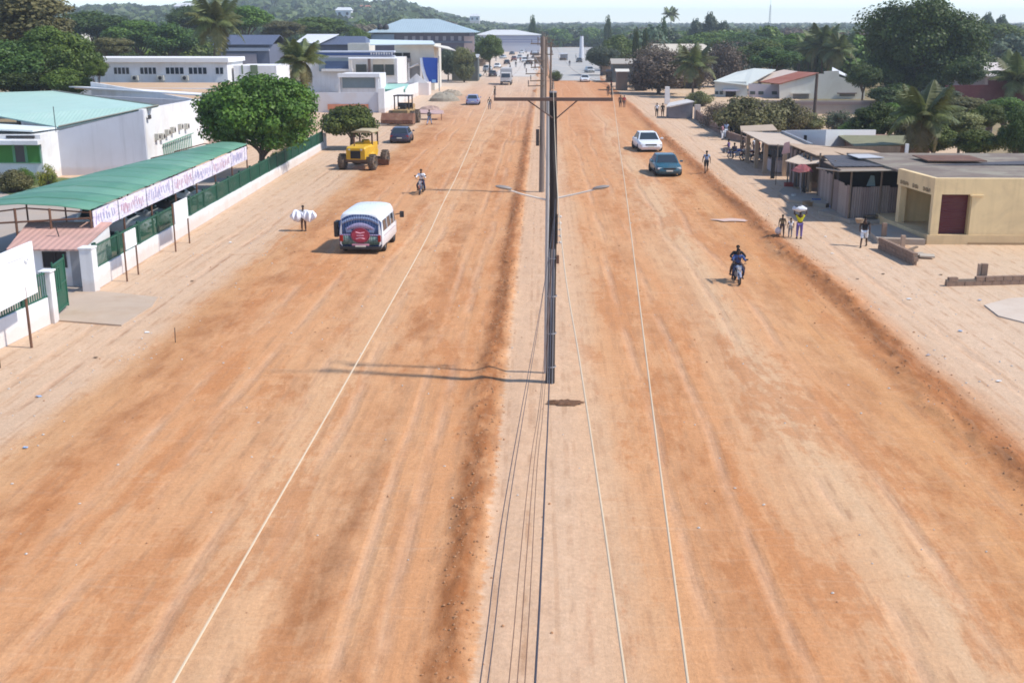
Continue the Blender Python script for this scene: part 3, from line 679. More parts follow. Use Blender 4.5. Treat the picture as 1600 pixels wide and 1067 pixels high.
# slim trees above the line
def slim(px, pyt, Y, wpx, label, cat='tree'):
    x, _, zt = AT(px, pyt, Y); z0 = float(hill_h(x, Y)) if Y > 370 else 0; k = Y / FPX
    t = empty('cypress_tree', (x, Y, z0), 0, label, cat); h = zt - z0
    link('trunk', ftk, t, scale=(1.5, 1.5, h * .5)); link('crown', fc[2], t, loc=(0, 0, h * .52), scale=(wpx * k / 2, wpx * k / 2, h * .6)); return t
slim(994, 40, 250, 13, 'dark narrow cypress, left of a close pair above the right lane'); slim(1009, 42, 250, 13, 'dark narrow cypress, right of a close pair above the right lane')
slim(1037, 24, 330, 14, 'pointed dark conifer rising over the treeline'); slim(950, 22, 480, 14, 'slim bluish tree over the end of the road, right side')
for px_, Y_, r_, h_, ci_, lb_ in ([(870, 640, 9, 11, 0, 'green tree closing the end of the road, just right of the poles'), (893, 655, 10, 11.5, 1, 'grey-green tree closing the end of the road, left of the pale column'), (925, 650, 10, 11, 3, 'mid green tree closing the end of the road, right of the pale column'), (955, 640, 9, 11, 2, 'dark tree closing the end of the road, by its right bend'), (848, 660, 9, 11, 2, 'dark tree closing the end of the road, behind the poles'), (985, 560, 9, 10, 0, 'green tree at the outer bend of the far right lane')]): fartree((px_ - 850) / FPX * Y_, Y_, r_, h_, ci_, lb_, 'trees closing the end of the road')
slim(832, 22, 560, 14, 'slim dark tree over the end of the road, left side')
P = AT(1110, 30, 420); 
for dx, s_, lb in ((-5, 1.0, 'feathery casuarina, left of three over the treeline'), (0, 1.15, 'feathery casuarina, tallest of three over the treeline'), (5, .95, 'feathery casuarina, right of three over the treeline')):
    t = empty('casuarina_tree', (P[0] + dx, 420, float(hill_h(P[0], 420))), 0, lb, 'tree'); link('trunk', ftk, t, scale=(2, 2, 12 * s_)); link('crown', fc[1], t, loc=(0, 0, 10 * s_), scale=(3.2, 3.2, 6.5 * s_))
for px, pt, lb in ((1545, 18, 'thin bluish tree, left of two right of the huge dark tree'), (1567, 22, 'thin bluish tree, right of two right of the huge dark tree')):
    P = AT(px, pt, 360); t = empty('casuarina_tree', (P[0], 360, 0), 0, lb, 'tree'); link('trunk', ftk, t, scale=(2, 2, P[2] * .8)); link('crown', fc[1], t, loc=(0, 0, P[2] * .66), scale=(2.6, 2.6, P[2] * .42))

# far-off woods covering the hills, one mass
rgn = np.random.default_rng(5); N_ = 12000
pxs = rgn.uniform(-60, 1660, N_); ys = 620 + (3600 - 620) * rgn.random(N_) ** 1.5; xs = (pxs - 850) / FPX * ys
keep = (xs < -20) | (xs > 42) | (ys > 660); keep &= ~((pxs > 735) & (pxs < 860) & (ys < 620)); pxs, ys, xs = pxs[keep], ys[keep], xs[keep]; n = len(xs)
zs = hill_h(xs, ys); rr = rgn.uniform(3.5, 7, n) * (1 + (ys - 600) / 2500); Q = 16
k = np.repeat(np.arange(n), Q); d = rgn.normal(size=(n * Q, 3)); d[:, 2] = np.abs(d[:, 2]) * .9; d /= np.linalg.norm(d, axis=1, keepdims=True)
p = np.stack([xs[k], ys[k], zs[k] + rr[k] * .45], 1) + d * rr[k][:, None] * np.array([1, 1, .8]) * rgn.uniform(.6, 1, (n * Q, 1))
me = quads_mesh('distant_woods', p, d + rgn.normal(size=(n * Q, 3)) * .3, rr[k] * .85, leafmat('far_leaves', (.075, .125, .035), (.13, .19, .055), (.055, .09, .03), .01, trans=.15), 1, 5)
tag(link('distant_woods', me), 'dense green woods covering the far hills up to the skyline', 'woods', kind='stuff')
# little pale houses on the ridges
HB = None
def farhouse(px, py, Y, w_, h_, label, roofm, wallm):
    x, _, z = AT(px, py, Y); t = empty('hillside_house', (x, Y, z - h_ * .5), 0, label, 'house')
    MB().box(0, 0, h_ / 2 - 3, w_, w_ * .7, h_ + 6).build('wall', wallm, t)
    MB().loft([[(-w_ * .55, -w_ * .4, h_), (w_ * .55, -w_ * .4, h_), (w_ * .55, w_ * .4, h_), (-w_ * .55, w_ * .4, h_)], [(-w_ * .4, -.1, h_ * 1.45), (w_ * .4, -.1, h_ * 1.45), (w_ * .4, .1, h_ * 1.45), (-w_ * .4, .1, h_ * 1.45)]]).build('roof', roofm, t)
    for k in (-.25, .25): MB().box(w_ * k, -w_ * .36, h_ * .5, w_ * .16, .1, h_ * .4).build('window', HOLE, t)
TIN = mat('bright_tin', (.6, .6, .6), .5, .1, .5); REDR = mat('red_tiles', (.36, .13, .08), .85, .15, 1)
farhouse(538, 22, 900, 12, 5, 'small white house on the wooded ridge above the dark sheds', TIN, WHITE)
farhouse(570, 17, 1100, 12, 5, 'pinkish house high on the ridge, right of the small white one', REDR, CREAM)
farhouse(293, 17, 600, 11, 4, 'white speck of a house on the ridge left of the tall palm', TIN, WHITE)
farhouse(66, 40, 330, 8, 2.6, 'pale roofed house glimpsed between trees at the top left', TIN, WHITE)
farhouse(105, 43, 330, 11, 2.6, 'cream walled house glimpsed between trees, right of the pale roofed one', TIN, CREAM)
farhouse(742, 30, 1200, 10, 5, 'tiny white house low on the ridge over the road end', TIN, WHITE)
# ------------------------------------------------------------------ LEFT SIDE
# boundary wall: far run (gate pillar to the end of the compound)
def XL(y): return -19.3 - (y - 46.4) * 1.2 / 59.3          # wall line
wl = empty('boundary_wall', (0, 0, 0), 0, 'long white boundary wall topped by green mesh, running from the gate to the small tree', 'wall')
mb = MB(); seg = 12
for i in range(seg):
    y0 = 46.9 + (105.6 - 46.9) * i / seg; y1 = 46.9 + (105.6 - 46.9) * (i + 1) / seg
    h = .88 - .25 * i / seg
    mb.wall([(XL(y0), y0, 0), (XL(y1), y1, 0), (XL(y1), y1, h), (XL(y0), y0, h)], (-.22, 0, 0))
mb.build('wall_base', WHITE, wl, bevel=.02)
mb = MB()
mb.bx(-.03, .03, -.07, .07, 0, 1.15); POST = mb.mesh('mesh_post', GREEN)
def panel_mesh(L, H, step=.16):
    mb = MB(); n = int(L / step)
    for i in range(n + 1): mb.box(0, i * L / n, H / 2, .025, .055, H)
    for z in (.06, H - .06): mb.box(.03, L / 2, z, .03, L, .05)
    return mb
ys_ = [47.3]
while ys_[-1] < 104.5: ys_.append(ys_[-1] + 2.9)
PM = panel_mesh(2.72, 1.02).mesh('mesh_panel', GREEN)
for i, y in enumerate(ys_):
    h = .88 - .25 * (y - 46.9) / 58.7
    q = MB().box(0, 0, .56, .09, .3, 1.16).mesh('mesh_post', mat('dark_green_post', (.01, .06, .038), .6, .15, 2)) if i == 0 else q
    link('mesh_post', q, wl, loc=(XL(y) - .11, y, h - .02))
    if i < len(ys_) - 1: link('mesh_panel', PM, wl, loc=(XL(y) - .11, y + .1, h), rot=(0, 0, math.atan(1.2 / 59.3)))
MB().box(0, 0, .95, .55, .55, 1.9).box(0, 0, 1.93, .62, .62, .08).build('pillar', [WHITE], wl, bevel=.02, loc=(XL(46.6) - .12, 46.6, 0))
MB().box(0, 0, .7, .5, .5, 1.4).build('pillar', [WHITE], wl, loc=(XL(105.8) - .12, 105.8, 0))
# near run
wl2 = empty('boundary_wall', (0, 0, 0), 0, 'short white wall with green mesh behind the big blank billboard', 'wall')
mb = MB()
for y0, y1 in ((24, 30), (30, 36), (36, 41.1)):
    mb.wall([(-19.9 + (y0 - 30) * .095, y0, 0), (-19.9 + (y1 - 30) * .095, y1, 0), (-19.9 + (y1 - 30) * .095, y1, 1.05), (-19.9 + (y0 - 30) * .095, y0, 1.05)], (-.22, 0, 0))
mb.build('wall_base', WHITE, wl2, bevel=.02)
for i in range(6):
    y = 26 + i * 2.72; link('mesh_panel', PM, wl2, loc=(-20.0 + (y - 30) * .095, y, 1.03), rot=(0, 0, -.095)); link('mesh_post', q, wl2, loc=(-20.0 + (y - 30) * .095, y - .05, 1.03))
MB().box(0, 0, 1.0, .4, .42, 2.0).box(0, 0, 2.03, .5, .52, .07).build('pillar', [WHITE], wl2, bevel=.02, loc=(-18.92, 41.4, 0))
# open gate leaf
g = empty('gate', (-18.95, 41.9, 0), R(8), 'open green metal gate leaf beside the left gate pillar', 'gate')
mb = MB()
for i in range(14): mb.box(0, .06 + i * .115, 1.15, .03, .09, 1.95)
mb.build('gate_bars', GREEN, g); MB().box(.03, .8, .25, .04, 1.65, .07).box(.03, .8, 2.1, .04, 1.65, .07).box(.03, .8, 1.2, .04, 1.65, .07).box(.03, 0, 1.2, .05, .06, 2.1).box(.03, 1.62, 1.2, .05, .06, 2.1).build('gate_frame', GREEN, g)
# guardhouse
PINK = ribs('pink_sheet', (.56, .33, .27), .3, 'X', .7, .03)
gh = empty('guardhouse', (-21.3, 47.6, 0), 0, 'small white guardhouse with faded pink sheet roof beside the gate', 'guardhouse')
mb = MB(); mb.wall([(-1.5, 0, 0), (1.25, 0, 0), (1.25, 0, 1.75), (-1.5, 0, 1.75)], (0, .15, 0)); mb.wall([(1.25, .15, 0), (1.25, 3.2, 0), (1.25, 3.2, 2.25), (1.25, .15, 1.78)], (-.15, 0, 0))
mb.wall([(-1.5, .15, 0), (-1.5, 3.2, 0), (-1.5, 3.2, 2.2), (-1.5, .15, 1.78)], (.15, 0, 0)); mb.bx(-1.34, 1.09, 3.05, 3.2, 0, 2.2)
mb.build('wall', WHITE, gh)
f = MB().box(-.02, -.02, 1.2, .95, .04, .64).build('window', HOLE, gh)
MB().box(-.02, -.05, 1.53, 1.05, .04, .05).box(-.02, -.05, .87, 1.05, .04, .05).box(-.52, -.05, 1.2, .05, .04, .6).box(.48, -.05, 1.2, .05, .04, .6).box(0, -.05, 1.2, .03, .04, .6).build('window_frame', DARK, f)
MB().box(.93, -.02, .85, .5, .04, 1.6).build('door', GREY, gh)
mb = MB(); mb.slab([(-1.95, -.35, 1.72), (1.32, -.35, 1.72), (1.32, 3.4, 2.28), (-2.6, 3.4, 2.28)], .07); mb.build('roof', PINK, gh)
MB().bar((-.3, 1.3, 1.95), (-.45, 1.3, 2.6), .025).bar((-.45, 1.3, 2.6), (-.1, 1.35, 2.45), .02).build('roof_pipe', DARK, gh)
# blank billboard
bb = empty('billboard', (-18.15, 37.5, 0), 0, 'big blank white billboard on two steel legs at the left edge', 'billboard')
MB().box(0, -.3, 2.75, .08, 3.1, 1.85).build('board', mat('white_board', (.8, .8, .8), .6, .03, .5), bb)
MB().box(.045, .55, 3.05, .012, .22, .1, rx=-.6).box(.045, .72, 3.12, .01, .1, .06, rx=-.6).box(.045, -.2, 3.27, .008, 1.3, .02, rx=-.03).build('faded_marks', mat('faded_print', (.42, .43, .45), .7, .2, 3), bb)
MB().box(.045, .75, 2.55, .008, .2, .26).build('faded_emblem', mat('faint_print', (.68, .68, .69), .7, .1, 3), bb)
for y in (-2.1, .35): MB().bar((0, y, -.2), (0, y, 2.2), .05).build('leg', GREY if 0 else RUST, bb)
# two small signs
def sign(y0, y1, zb, zt, label, x=-18.6):
    s = empty('signboard', (x, (y0 + y1) / 2, 0), 0, label, 'sign'); d = (y1 - y0) / 2
    MB().box(.05, 0, (zb + zt) / 2, .04, (y1 - y0) * .92, zt - zb).build('board', MC['white_board'], s)
    mb = MB(); 
    mb.box(.073, d * .25, zt - .25, .006, d * .9, .05); mb.build('faded_line', MC['faint_print'], s)
    for k in (-1, 1): MB().bar((0, k * d, -.2), (0, k * d, zt - .02), .04).build('leg', RUST, s)
sign(48.6, 50.05, 1.42, 2.2, 'small white signboard on two rusty legs beside the guardhouse')
sign(55.5, 57.8, 1.37, 2.45, 'taller white signboard further along the wall, on rusty legs')
MB().bar((-18.7, 60.4, 0), (-18.7, 60.4, 1.2), .03)

# carport
CG = ribs('green_sheet', (.1, .25, .165), .22, 'Y', .55, .04, dirt=(.2, .3, .22), damt=.4)
cp = empty('carport', (0, 0, 0), 0, 'long green curved sheet roof carport along the boundary wall', 'carport')
mb = MB(); n = 90; rings = []
def cpx(y): return -20.55 - (y - 50) * .012
prof = [(0, 2.98), (-1.2, 3.16), (-2.6, 3.24), (-4.0, 3.12), (-5.2, 2.88), (-6.0, 2.62)]
for i in range(n + 1):
    y = 50 + 29.5 * i / n; b = .012 * math.sin(i * 2.2); wd = 1 + .0 * i
    dz = -.25 * max(0, (y - 62) / 18)
    rings.append([(cpx(y) + a * (1.25 - .55 * (i / n)), y, z + b + dz * (-a / 6)) for a, z in prof])
for i in range(0, 90, 6):
    mb = MB(); mb.loft([[(a, b_ + (.03 if k_ == 6 else 0), c_ + .012 * ((i // 6) % 2)) for a, b_, c_ in rings[i + k_]] for k_ in range(7)], cap=False, closed=False)
    o = mb.build('roof_sheet', CG, cp, smooth=True); sm = o.modifiers.new('thick', 'SOLIDIFY'); sm.thickness = .03
# printed banner panels hang from the front edge
def banner_mat():
    m, t, N = nodes('printed_banner'); tc = N('ShaderNodeTexCoord'); v = tc.outputs['Object']; oi = N('ShaderNodeObjectInfo')
    mp = N('ShaderNodeMapping'); mp.inputs['Scale'].default_value = (1, 1.6, 3.6); t.links.new(v, mp.inputs[0])
    cb = N('ShaderNodeCombineXYZ'); t.links.new(mth(t, 'MULTIPLY', oi.outputs['Random'], 40), cb.inputs[1]); va = N('ShaderNodeVectorMath', operation='ADD')
    t.links.new(mp.outputs[0], va.inputs[0]); t.links.new(cb.outputs[0], va.inputs[1])
    n1 = noise(t, va.outputs[0], 2.2, 3, .7, 1.4); n2 = noise(t, va.outputs[0], 1.1, 3, .6, .8)
    c = ramp(t, n1, [(.40, (.3, .27, .42)), (.47, (.62, .56, .66)), (.52, (.74, .7, .74)), (.58, (.66, .42, .48)), (.63, (.75, .72, .75))])
    c = mixc(t, ramp(t, n2, [(.42, (0, 0, 0)), (.6, (1, 1, 1))]), c, (.72, .68, .72)); finish(m, t, c, .7); return m
BAN = banner_mat(); yb = 50.15; k = 0
while yb < 78.5:
    L = [3.3, 4.1, 4.4, 3.9, 4.2, 4.6, 3.6][k % 7]; L = min(L, 79 - yb)
    z0, z1 = 2.0 + .0 * k, 2.92
    x = cpx(yb) + .07
    MB().wall([(0, 0, 0), (-.012 * L, L - .12, 0), (-.012 * L, L - .12, z1 - z0), (0, 0, z1 - z0)], (-.03, 0, 0)).build('banner', BAN, cp, loc=(x, yb, z0))
    mb = MB(); rgb = random.Random(k)                           # printed strokes
    yy = .35
    while yy < L - .5:
        hh = rgb.uniform(.25, .6); mb.box(.004 - .012 * yy, yy, rgb.uniform(.35, .55), .004, rgb.uniform(.05, .13), hh, rx=rgb.uniform(-.5, .5)); yy += rgb.uniform(.16, .42)
    mb.build('banner_print', mat('pink_print' if k % 2 else 'blue_print', (.5, .3, .36) if k % 2 else (.36, .34, .5), .8, .2, 3), cp, loc=(x + .006, yb, z0))
    yb += L; k += 1
for i in range(8):
    y = 50.1 + i * 4.15; MB().bar((cpx(y) - .03, y, 0), (cpx(y) - .03, y, 2.96), .05).build('post', RUST, cp)
    xb = cpx(y) - 6.4 * (1.15 - .4 * i / 8); MB().bar((xb, y, 0), (xb, y, 2.5), .05).build('post', RUST, cp); MB().bar((cpx(y), y, 2.86), (cpx(y) - 3, y, 3.05), .035).bar((cpx(y) - 3, y, 3.05), (xb, y, 2.5), .035).build('rafter', RUST, cp)
for x_ in (-22.4, -24.0): MB().bar((x_, 50, 1.2), (x_, 50, 3.05), .06).bar((x_, 50, 0), (x_, 50, 1.2), .06).build('post', RUST, cp)
MB().bar((-20.6, 50, 2.62), (-27.8, 50, 2.2), .045).build('rafter', RUST, cp)
# paved yard
mb = MB(); mb.quad((-62, 30, .012), (-19.8, 30, .012), (-20.9, 84, .012), (-62, 84, .012)); tag(mb.build('pavement', mat('yard_paving', (.38, .32, .27), .9, .1, .5, (.45, .33, .23), .4, .5)), kind='structure')
mb = MB(); a = [G(0, 300), G(40, 312), G(110, 292), G(140, 281), G(60, 276), G(0, 278), G(-60, 290)]; mb.quad(*[(p[0], p[1], .03) for p in a]); tag(mb.build('lawn', mat('dry_lawn', (.1, .13, .04), .95, .3, 1.5, (.3, .24, .13), .8, .6)), kind='structure')

# hall with the green roof
hall = empty('hall', (0, 0, 0), 0, 'large white hall with pale sea-green roof behind the carport', 'hall')
mb = MB()
P0 = (-38.0, 85.0); P1 = (-30.7, 86.6); P2 = (-32.2, 108.0)
mb.wall([(P0[0], P0[1], 0), (P1[0], P1[1], 0), (P1[0], P1[1], 4.84), (P0[0], P0[1], 3.1)], (0, .3, 0)); o = mb.build('front_wall', WHITE_SHADED, hall)
mb = MB(); mb.wall([(P1[0], P1[1] + .004, 0), (P2[0], P2[1], 0), (P2[0], P2[1], 4.45), (P1[0], P1[1] + .004, 4.9)], (-.3, 0, 0)); mb.build('side_wall', WHITE, hall)
mb = MB(); mb.wall([(-56, 120.5, 0), (P2[0], 108, 0), (P2[0], 108, 4.2), (-56, 120.5, 4.3)], (0, .2, 0)); mb.build('back_wall', WHITE, hall)
SEAG = ribs('sea_green_sheet', (.33, .5, .41), .35, 'X', .5, .02, dirt=(.5, .6, .52), damt=.4)
SEAG2 = SEAG
mb = MB(); mb.slab([(-37.17, 86.2, 3.58), (-29.95, 88, 5.08), (-52, 120, 4.46), (-57, 118, 4.4), (-44, 90, 4.2)], .1); mb.build('roof', SEAG, hall)
mb = MB()
for a, b in (((-37.17, 86.15, 3.62), (-29.9, 87.95, 5.12)), ((-29.9, 87.95, 5.12), (-52, 120, 4.5))): mb.bar(a, b, .07, n=4)
mb.build('roof_edge', mat('weathered_flashing', (.28, .27, .22), .8), hall)
f = MB().box(-30.55, 87.6, 4.25, .1, .5, .3).build('vent', DARK, hall)
for i, (yy, zz) in enumerate([(89.6, 2.3), (91.0, 2.2), (92.8, 2.35), (94.6, 2.4), (97.2, 2.45), (99.4, 2.3)]):
    a = empty('air_conditioner', (-30.75 - (yy - 86.6) * .07 + .22, yy, zz), 0, ['nearest air conditioner on the sunlit side wall of the green-roofed hall', 'second air conditioner from the near corner of the sunlit hall wall', 'third air conditioner from the near corner of the sunlit hall wall', 'fourth air conditioner from the near corner of the sunlit hall wall', 'fifth air conditioner on the sunlit hall wall, near the round tree', 'farthest air conditioner on the sunlit hall wall, beside the round tree'][i], 'air conditioner', 'air conditioners on the hall wall')
    MB().box(0, 0, .25, .32, .62, .5).build('casing', mat('ac_casing', (.5, .48, .42), .6, .1, 3, (.2, .17, .13), 2, .5), a); MB().bar((.165, .05, .25), (.175, .05, .25), .18, n=14).build('fan_grille', DARK, a)
mb = MB()
for i in range(16): mb.box(-30.55 - (92.5 - 86.6) * .07 - i * .04, 91.5 + i * .62, 1.15, .06, .1, 1.3)
mb.box(-31.1, 96.2, 1.8, .08, 10, .06, rz=.065); t = tag(mb.build('railing', mat('pale_green_paint', (.14, .3, .22), .6)), 'pale green upright railing between the hall and the carport', 'railing')
# annex with green windows, left edge
ax = empty('annex', (0, 0, 0), 0, 'low white annex with bright green window panels at the left edge', 'building')
mb = MB(); mb.bx(-50, -36.9, 82.2, 85.9, 0, 3.35); mb.build('wall', WHITE, ax); 
mb = MB(); mb.bx(-50, -36.6, 81.0, 82.19, 2.75, 3.05); mb.build('canopy', WHITE, ax)
mb = MB(); mb.slab([(-50, 82.2, 4.2), (-37.6, 82.6, 3.65), (-37.2, 85.9, 3.6), (-50, 86, 4.3)], .12); mb.build('roof', mat('white_sheet', (.66, .7, .68), .6, .05, 1), ax)
GRN = mat('bright_green_panel', (.05, .2, .03), .5, .15, 1.5)
for x0, x1, mm in ((-40.9, -39.0, GRN), (-38.9, -38.1, GL), (-38.0, -37.0, GRN), (-43, -41, GRN)):
    f = MB().bx(x0, x1, 82.12, 82.2, 1.35, 2.6).build('window', mm, ax); MB().bx(x0 - .04, x0 + .04, 82.08, 82.12, 1.3, 2.65).bx(x0 + .04, x1 - .04, 82.08, 82.12, 1.3, 1.36).bx(x1 - .04, x1 + .04, 82.08, 82.12, 1.3, 2.65).build('frame', mat('green_frame', (.15, .35, .2), .6), f)
f = MB().bx(-39.4, -37.3, 82.1, 82.19, 3.12, 3.3).build('vent', DARK, ax)
MB().bar((-36.9, 85, 3.3), (-36.9, 85, 5.2), .03).build('aerial', DARK, ax)

# flat tan roofed building and the long white building behind
tn = empty('flat_roofed_building', (0, 0, 0), 0, 'low building with flat tan roof and white parapet behind the hall', 'building')
TAN = mat('tan_roofing', (.5, .33, .2), .9, .1, .3, (.5, .42, .34), .2, .5)
mb = MB(); FPt = [(-47.5, 121.2), (-34.6, 121.2), (-34.6, 147), (-58.5, 147)]; mb.wall([(a, b_, 0) for a, b_ in FPt], (0, 0, 4.0)); mb.build('wall', WHITE, tn)
MB().wall([(-47.3, 121.5, 4.0), (-34.9, 121.5, 4.0), (-34.9, 146.7, 4.0), (-58.0, 146.7, 4.0)], (0, 0, .06)).build('roof', TAN, tn)
MB().bx(-47.5, -34.6, 121.0, 121.19, 0, 4.7).build('parapet', WHITE, tn)
tb = empty('flat_roofed_building', (0, 0, 0), 0, 'low white block with sloping tan roof strip just left of the big round tree', 'building')
mb = MB(); mb.slab([(-50, 121, 4.75), (-47, 120.8, 4.6), (-33, 108.4, 3.9), (-28, 118, 3.9), (-36, 121, 4.6)], .15); mb.build('roof', TAN, tb)
mb = MB(); mb.wall([(-48, 120.4, 3.9), (-33, 108.1, 3.2), (-33, 108.1, 4.3), (-48, 120.4, 5.35)], (.15, .15, 0)); mb.build('parapet', WHITE, tb)
mb = MB(); mb.bx(-33, -28.6, 108.6, 117.8, 0, 3.7); mb.build('wall', WHITE, tb); MB().slab([(-50.5, 120.7, 4.9), (-32.6, 108.6, 4.72), (-30.2, 110.6, 4.6), (-46, 120.9, 4.8)], .12).build('white_roof_strip', WHITE, tb)
wb = empty('office_building', (0, 0, 0), 0, 'long low white office building with dark window bands', 'building')
MB().bx(-62, -41.5, 150, 158, 0, 6.5).build('wall', WHITE, wb)
MB().bx(-62.3, -41.2, 149.6, 158.2, 6.5, 7.05).build('roof', mat('white_roofing', (.72, .7, .68), .8, .06, .5), wb)
def winband(px0, px1, py0, py1, Y, parent, nmul, m=GL):
    a = AT(px0, py0, Y); b = AT(px1, py1, Y)
    for i in range(nmul):
        x0 = a[0] + (b[0] - a[0]) * i / nmul; x1 = a[0] + (b[0] - a[0]) * (i + 1) / nmul
        f = MB().bx(x0 + .08, x1 - .08, Y - .06, Y, b[2], a[2]).build('window', m, parent)
for p0, p1, nm in ((177, 203, 4), (218, 245, 4), (258, 288, 4), (294, 324, 4), (336, 350, 2)): winband(p0, p1, 106, 116, 150, wb, nm)
for i, px in enumerate((212, 252, 290)):
    p = AT(px, 122, 150); a = empty('air_conditioner', (p[0], 149.7, p[2] - .3), 0, ['left', 'middle', 'right'][i] + ' one of three air conditioners under the windows of the long white office building', 'air conditioner', 'air conditioners on the office wall')
    MB().box(0, 0, .3, .9, .5, .65).build('casing', MC['ac_casing'], a); MB().bar((0, -.25, .3), (0, -.27, .3), .24, n=12).build('fan_grille', DARK, a)
b2 = empty('office_building', (0, 0, 0), 0, 'white wing with slatted panels right of the long white office building', 'building')
mb = MB(); mb.bx(-41.2, -35.5, 152, 160, 0, 6.0); mb.build('wall', WHITE, b2)
for p0, p1 in ((376, 381), (390, 404)): winband(p0, p1, 102, 116, 152, b2, 1, mat('dull_green', (.14, .18, .1), .7))
def gable(name, label, cat, px0, px1, pye, pyr, Y, depth, roofm, wallm, overhang=.8, ridge=(.0, 1.0), back=True, wz0=0):
    a = AT(px0, pye, Y); b = AT(px1, pye, Y); r = AT(px0, pyr, Y + depth / 2)
    t = empty(name, (0, 0, 0), 0, label, cat); x0, x1, ze, zr = a[0], b[0], a[2], r[2]; L = x1 - x0
    rx0, rx1 = x0 + L * ridge[0], x0 + L * ridge[1]; ym = Y + depth / 2
    MB().bx(x0 + overhang, x1 - overhang, Y + overhang, Y + depth - overhang, wz0, ze).build('wall', wallm, t)
    mb = MB(); mb.slab([(x0, Y, ze), (x1, Y, ze), (rx1, ym, zr), (rx0, ym, zr)], .12); mb.build('roof', roofm, t)
    mb = MB(); mb.slab([(x1, Y + depth, ze), (x0, Y + depth, ze), (rx0, ym + .02, zr), (rx1, ym + .02, zr)], .12)
    if ridge[0] > 0: mb.slab([(x0, Y + .05, ze + .01), (rx0, ym, zr + .01), (x0, Y + depth - .05, ze + .01)], .1)
    if ridge[1] < 1: mb.slab([(x1, Y + .05, ze + .01), (x1, Y + depth - .05, ze + .01), (rx1, ym, zr + .01)], .1)
    mb.build('roof_slope', roofm, t); return t
NAVY = ribs('slate_sheet', (.085, .1, .15), .6, 'X', .5, .03, dirt=(.15, .16, .2), damt=.3)
PALEB = ribs('pale_blue_sheet', (.3, .38, .4), .6, 'X', .4, .03, dirt=(.42, .5, .55), damt=.4)
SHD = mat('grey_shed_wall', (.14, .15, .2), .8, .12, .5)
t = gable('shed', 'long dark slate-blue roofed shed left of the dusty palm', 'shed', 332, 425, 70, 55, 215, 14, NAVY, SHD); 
p = AT(335, 76, 215.5); MB().bx(p[0] + .4, AT(425, 76, 215.5)[0] - .5, 215.3, 215.6, p[2] - .5, p[2] + .1).build('gutter', mat('pale_gutter', (.45, .45, .5), .7), t)
p = AT(345, 93, 215); q2 = AT(400, 93, 215); MB().bx(p[0], q2[0], 215.3, 215.7, p[2] - 1, p[2] + 1.0).build('lower_panel', mat('mauve_panel', (.3, .26, .28), .8), t)
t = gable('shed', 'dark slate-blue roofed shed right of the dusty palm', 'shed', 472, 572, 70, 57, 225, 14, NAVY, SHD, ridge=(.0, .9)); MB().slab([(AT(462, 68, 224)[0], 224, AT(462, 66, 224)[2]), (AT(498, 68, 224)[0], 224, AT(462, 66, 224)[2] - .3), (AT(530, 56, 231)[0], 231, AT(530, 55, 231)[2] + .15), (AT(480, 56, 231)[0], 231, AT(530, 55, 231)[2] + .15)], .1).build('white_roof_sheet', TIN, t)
MB().bx(AT(545, 80, 224)[0], AT(578, 80, 224)[0], 223, 231, 0, AT(560, 68, 224)[2]).build('cream_wall', CREAM, t)
# middle commercial building with blue fascia
cb = empty('shop_building', (0, 0, 0), 0, 'white two-level shop building with long blue fascia and dark blue windows', 'shop')
BLUE = mat('blue_fascia', (.05, .1, .27), .5, .15, .6); Y = 190
def face(parent, name, px0, px1, py0, py1, Y, m, dep=.3, zbot=None, off=0):
    a = AT(px0, py0, Y); b = AT(px1, py1, Y); z0 = b[2] if zbot is None else zbot
    return MB().bx(a[0], b[0], Y - dep + off, Y + off, z0, a[2]).build(name, m, parent)
a = AT(478, 84, Y); b = AT(620, 84, Y); MB().bx(a[0], b[0], Y, Y + 14, 0, a[2] - .8).build('wall', WHITE, cb)
face(cb, 'fascia', 478, 614, 82, 87, 188.5, BLUE, 1.4); face(cb, 'fascia_trim', 478, 618, 79.5, 82, 188.4, mat('pale_fascia', (.6, .64, .72), .6), 1.6); face(cb, 'fascia_trim', 478, 618, 87, 90, 188.6, MC['pale_fascia'], 1.3)
mb = MB()
for i in range(9):
    x = AT(580, 84, 187)[0] + i * .42; mb.box(x, 187.06, AT(580, 84.4, 187)[2], .26, .03, [.34, .28, .36][i % 3])
mb.build('fascia_letters', mat('white_letters', (.75, .75, .75), .6), cb)
face(cb, 'upper_wall', 498, 545, 90, 112, 189.9, mat('teal_grey', (.24, .3, .34), .7), .2); face(cb, 'window', 508, 546, 96, 108, 189.6, mat('blue_glass', (.06, .1, .2), .3), .2); face(cb, 'sill', 503, 552, 108, 112, 189.5, WHITE, .5)
face(cb, 'column', 545, 551, 94, 120, 189.3, WHITE, .4, 0); face(cb, 'column', 575, 580, 92, 120, 189.3, mat('brown_post', (.16, .12, .11), .8), .4, 0)
face(cb, 'cream_panel', 583, 616, 92, 101, 189.8, CREAM, .3); 
for p0, p1 in ((556, 573), (583, 600), (602, 616)): face(cb, 'opening', p0, p1, 101, 118, 189.7, mat('shaded_window', (.05, .06, .055), .6), .2)
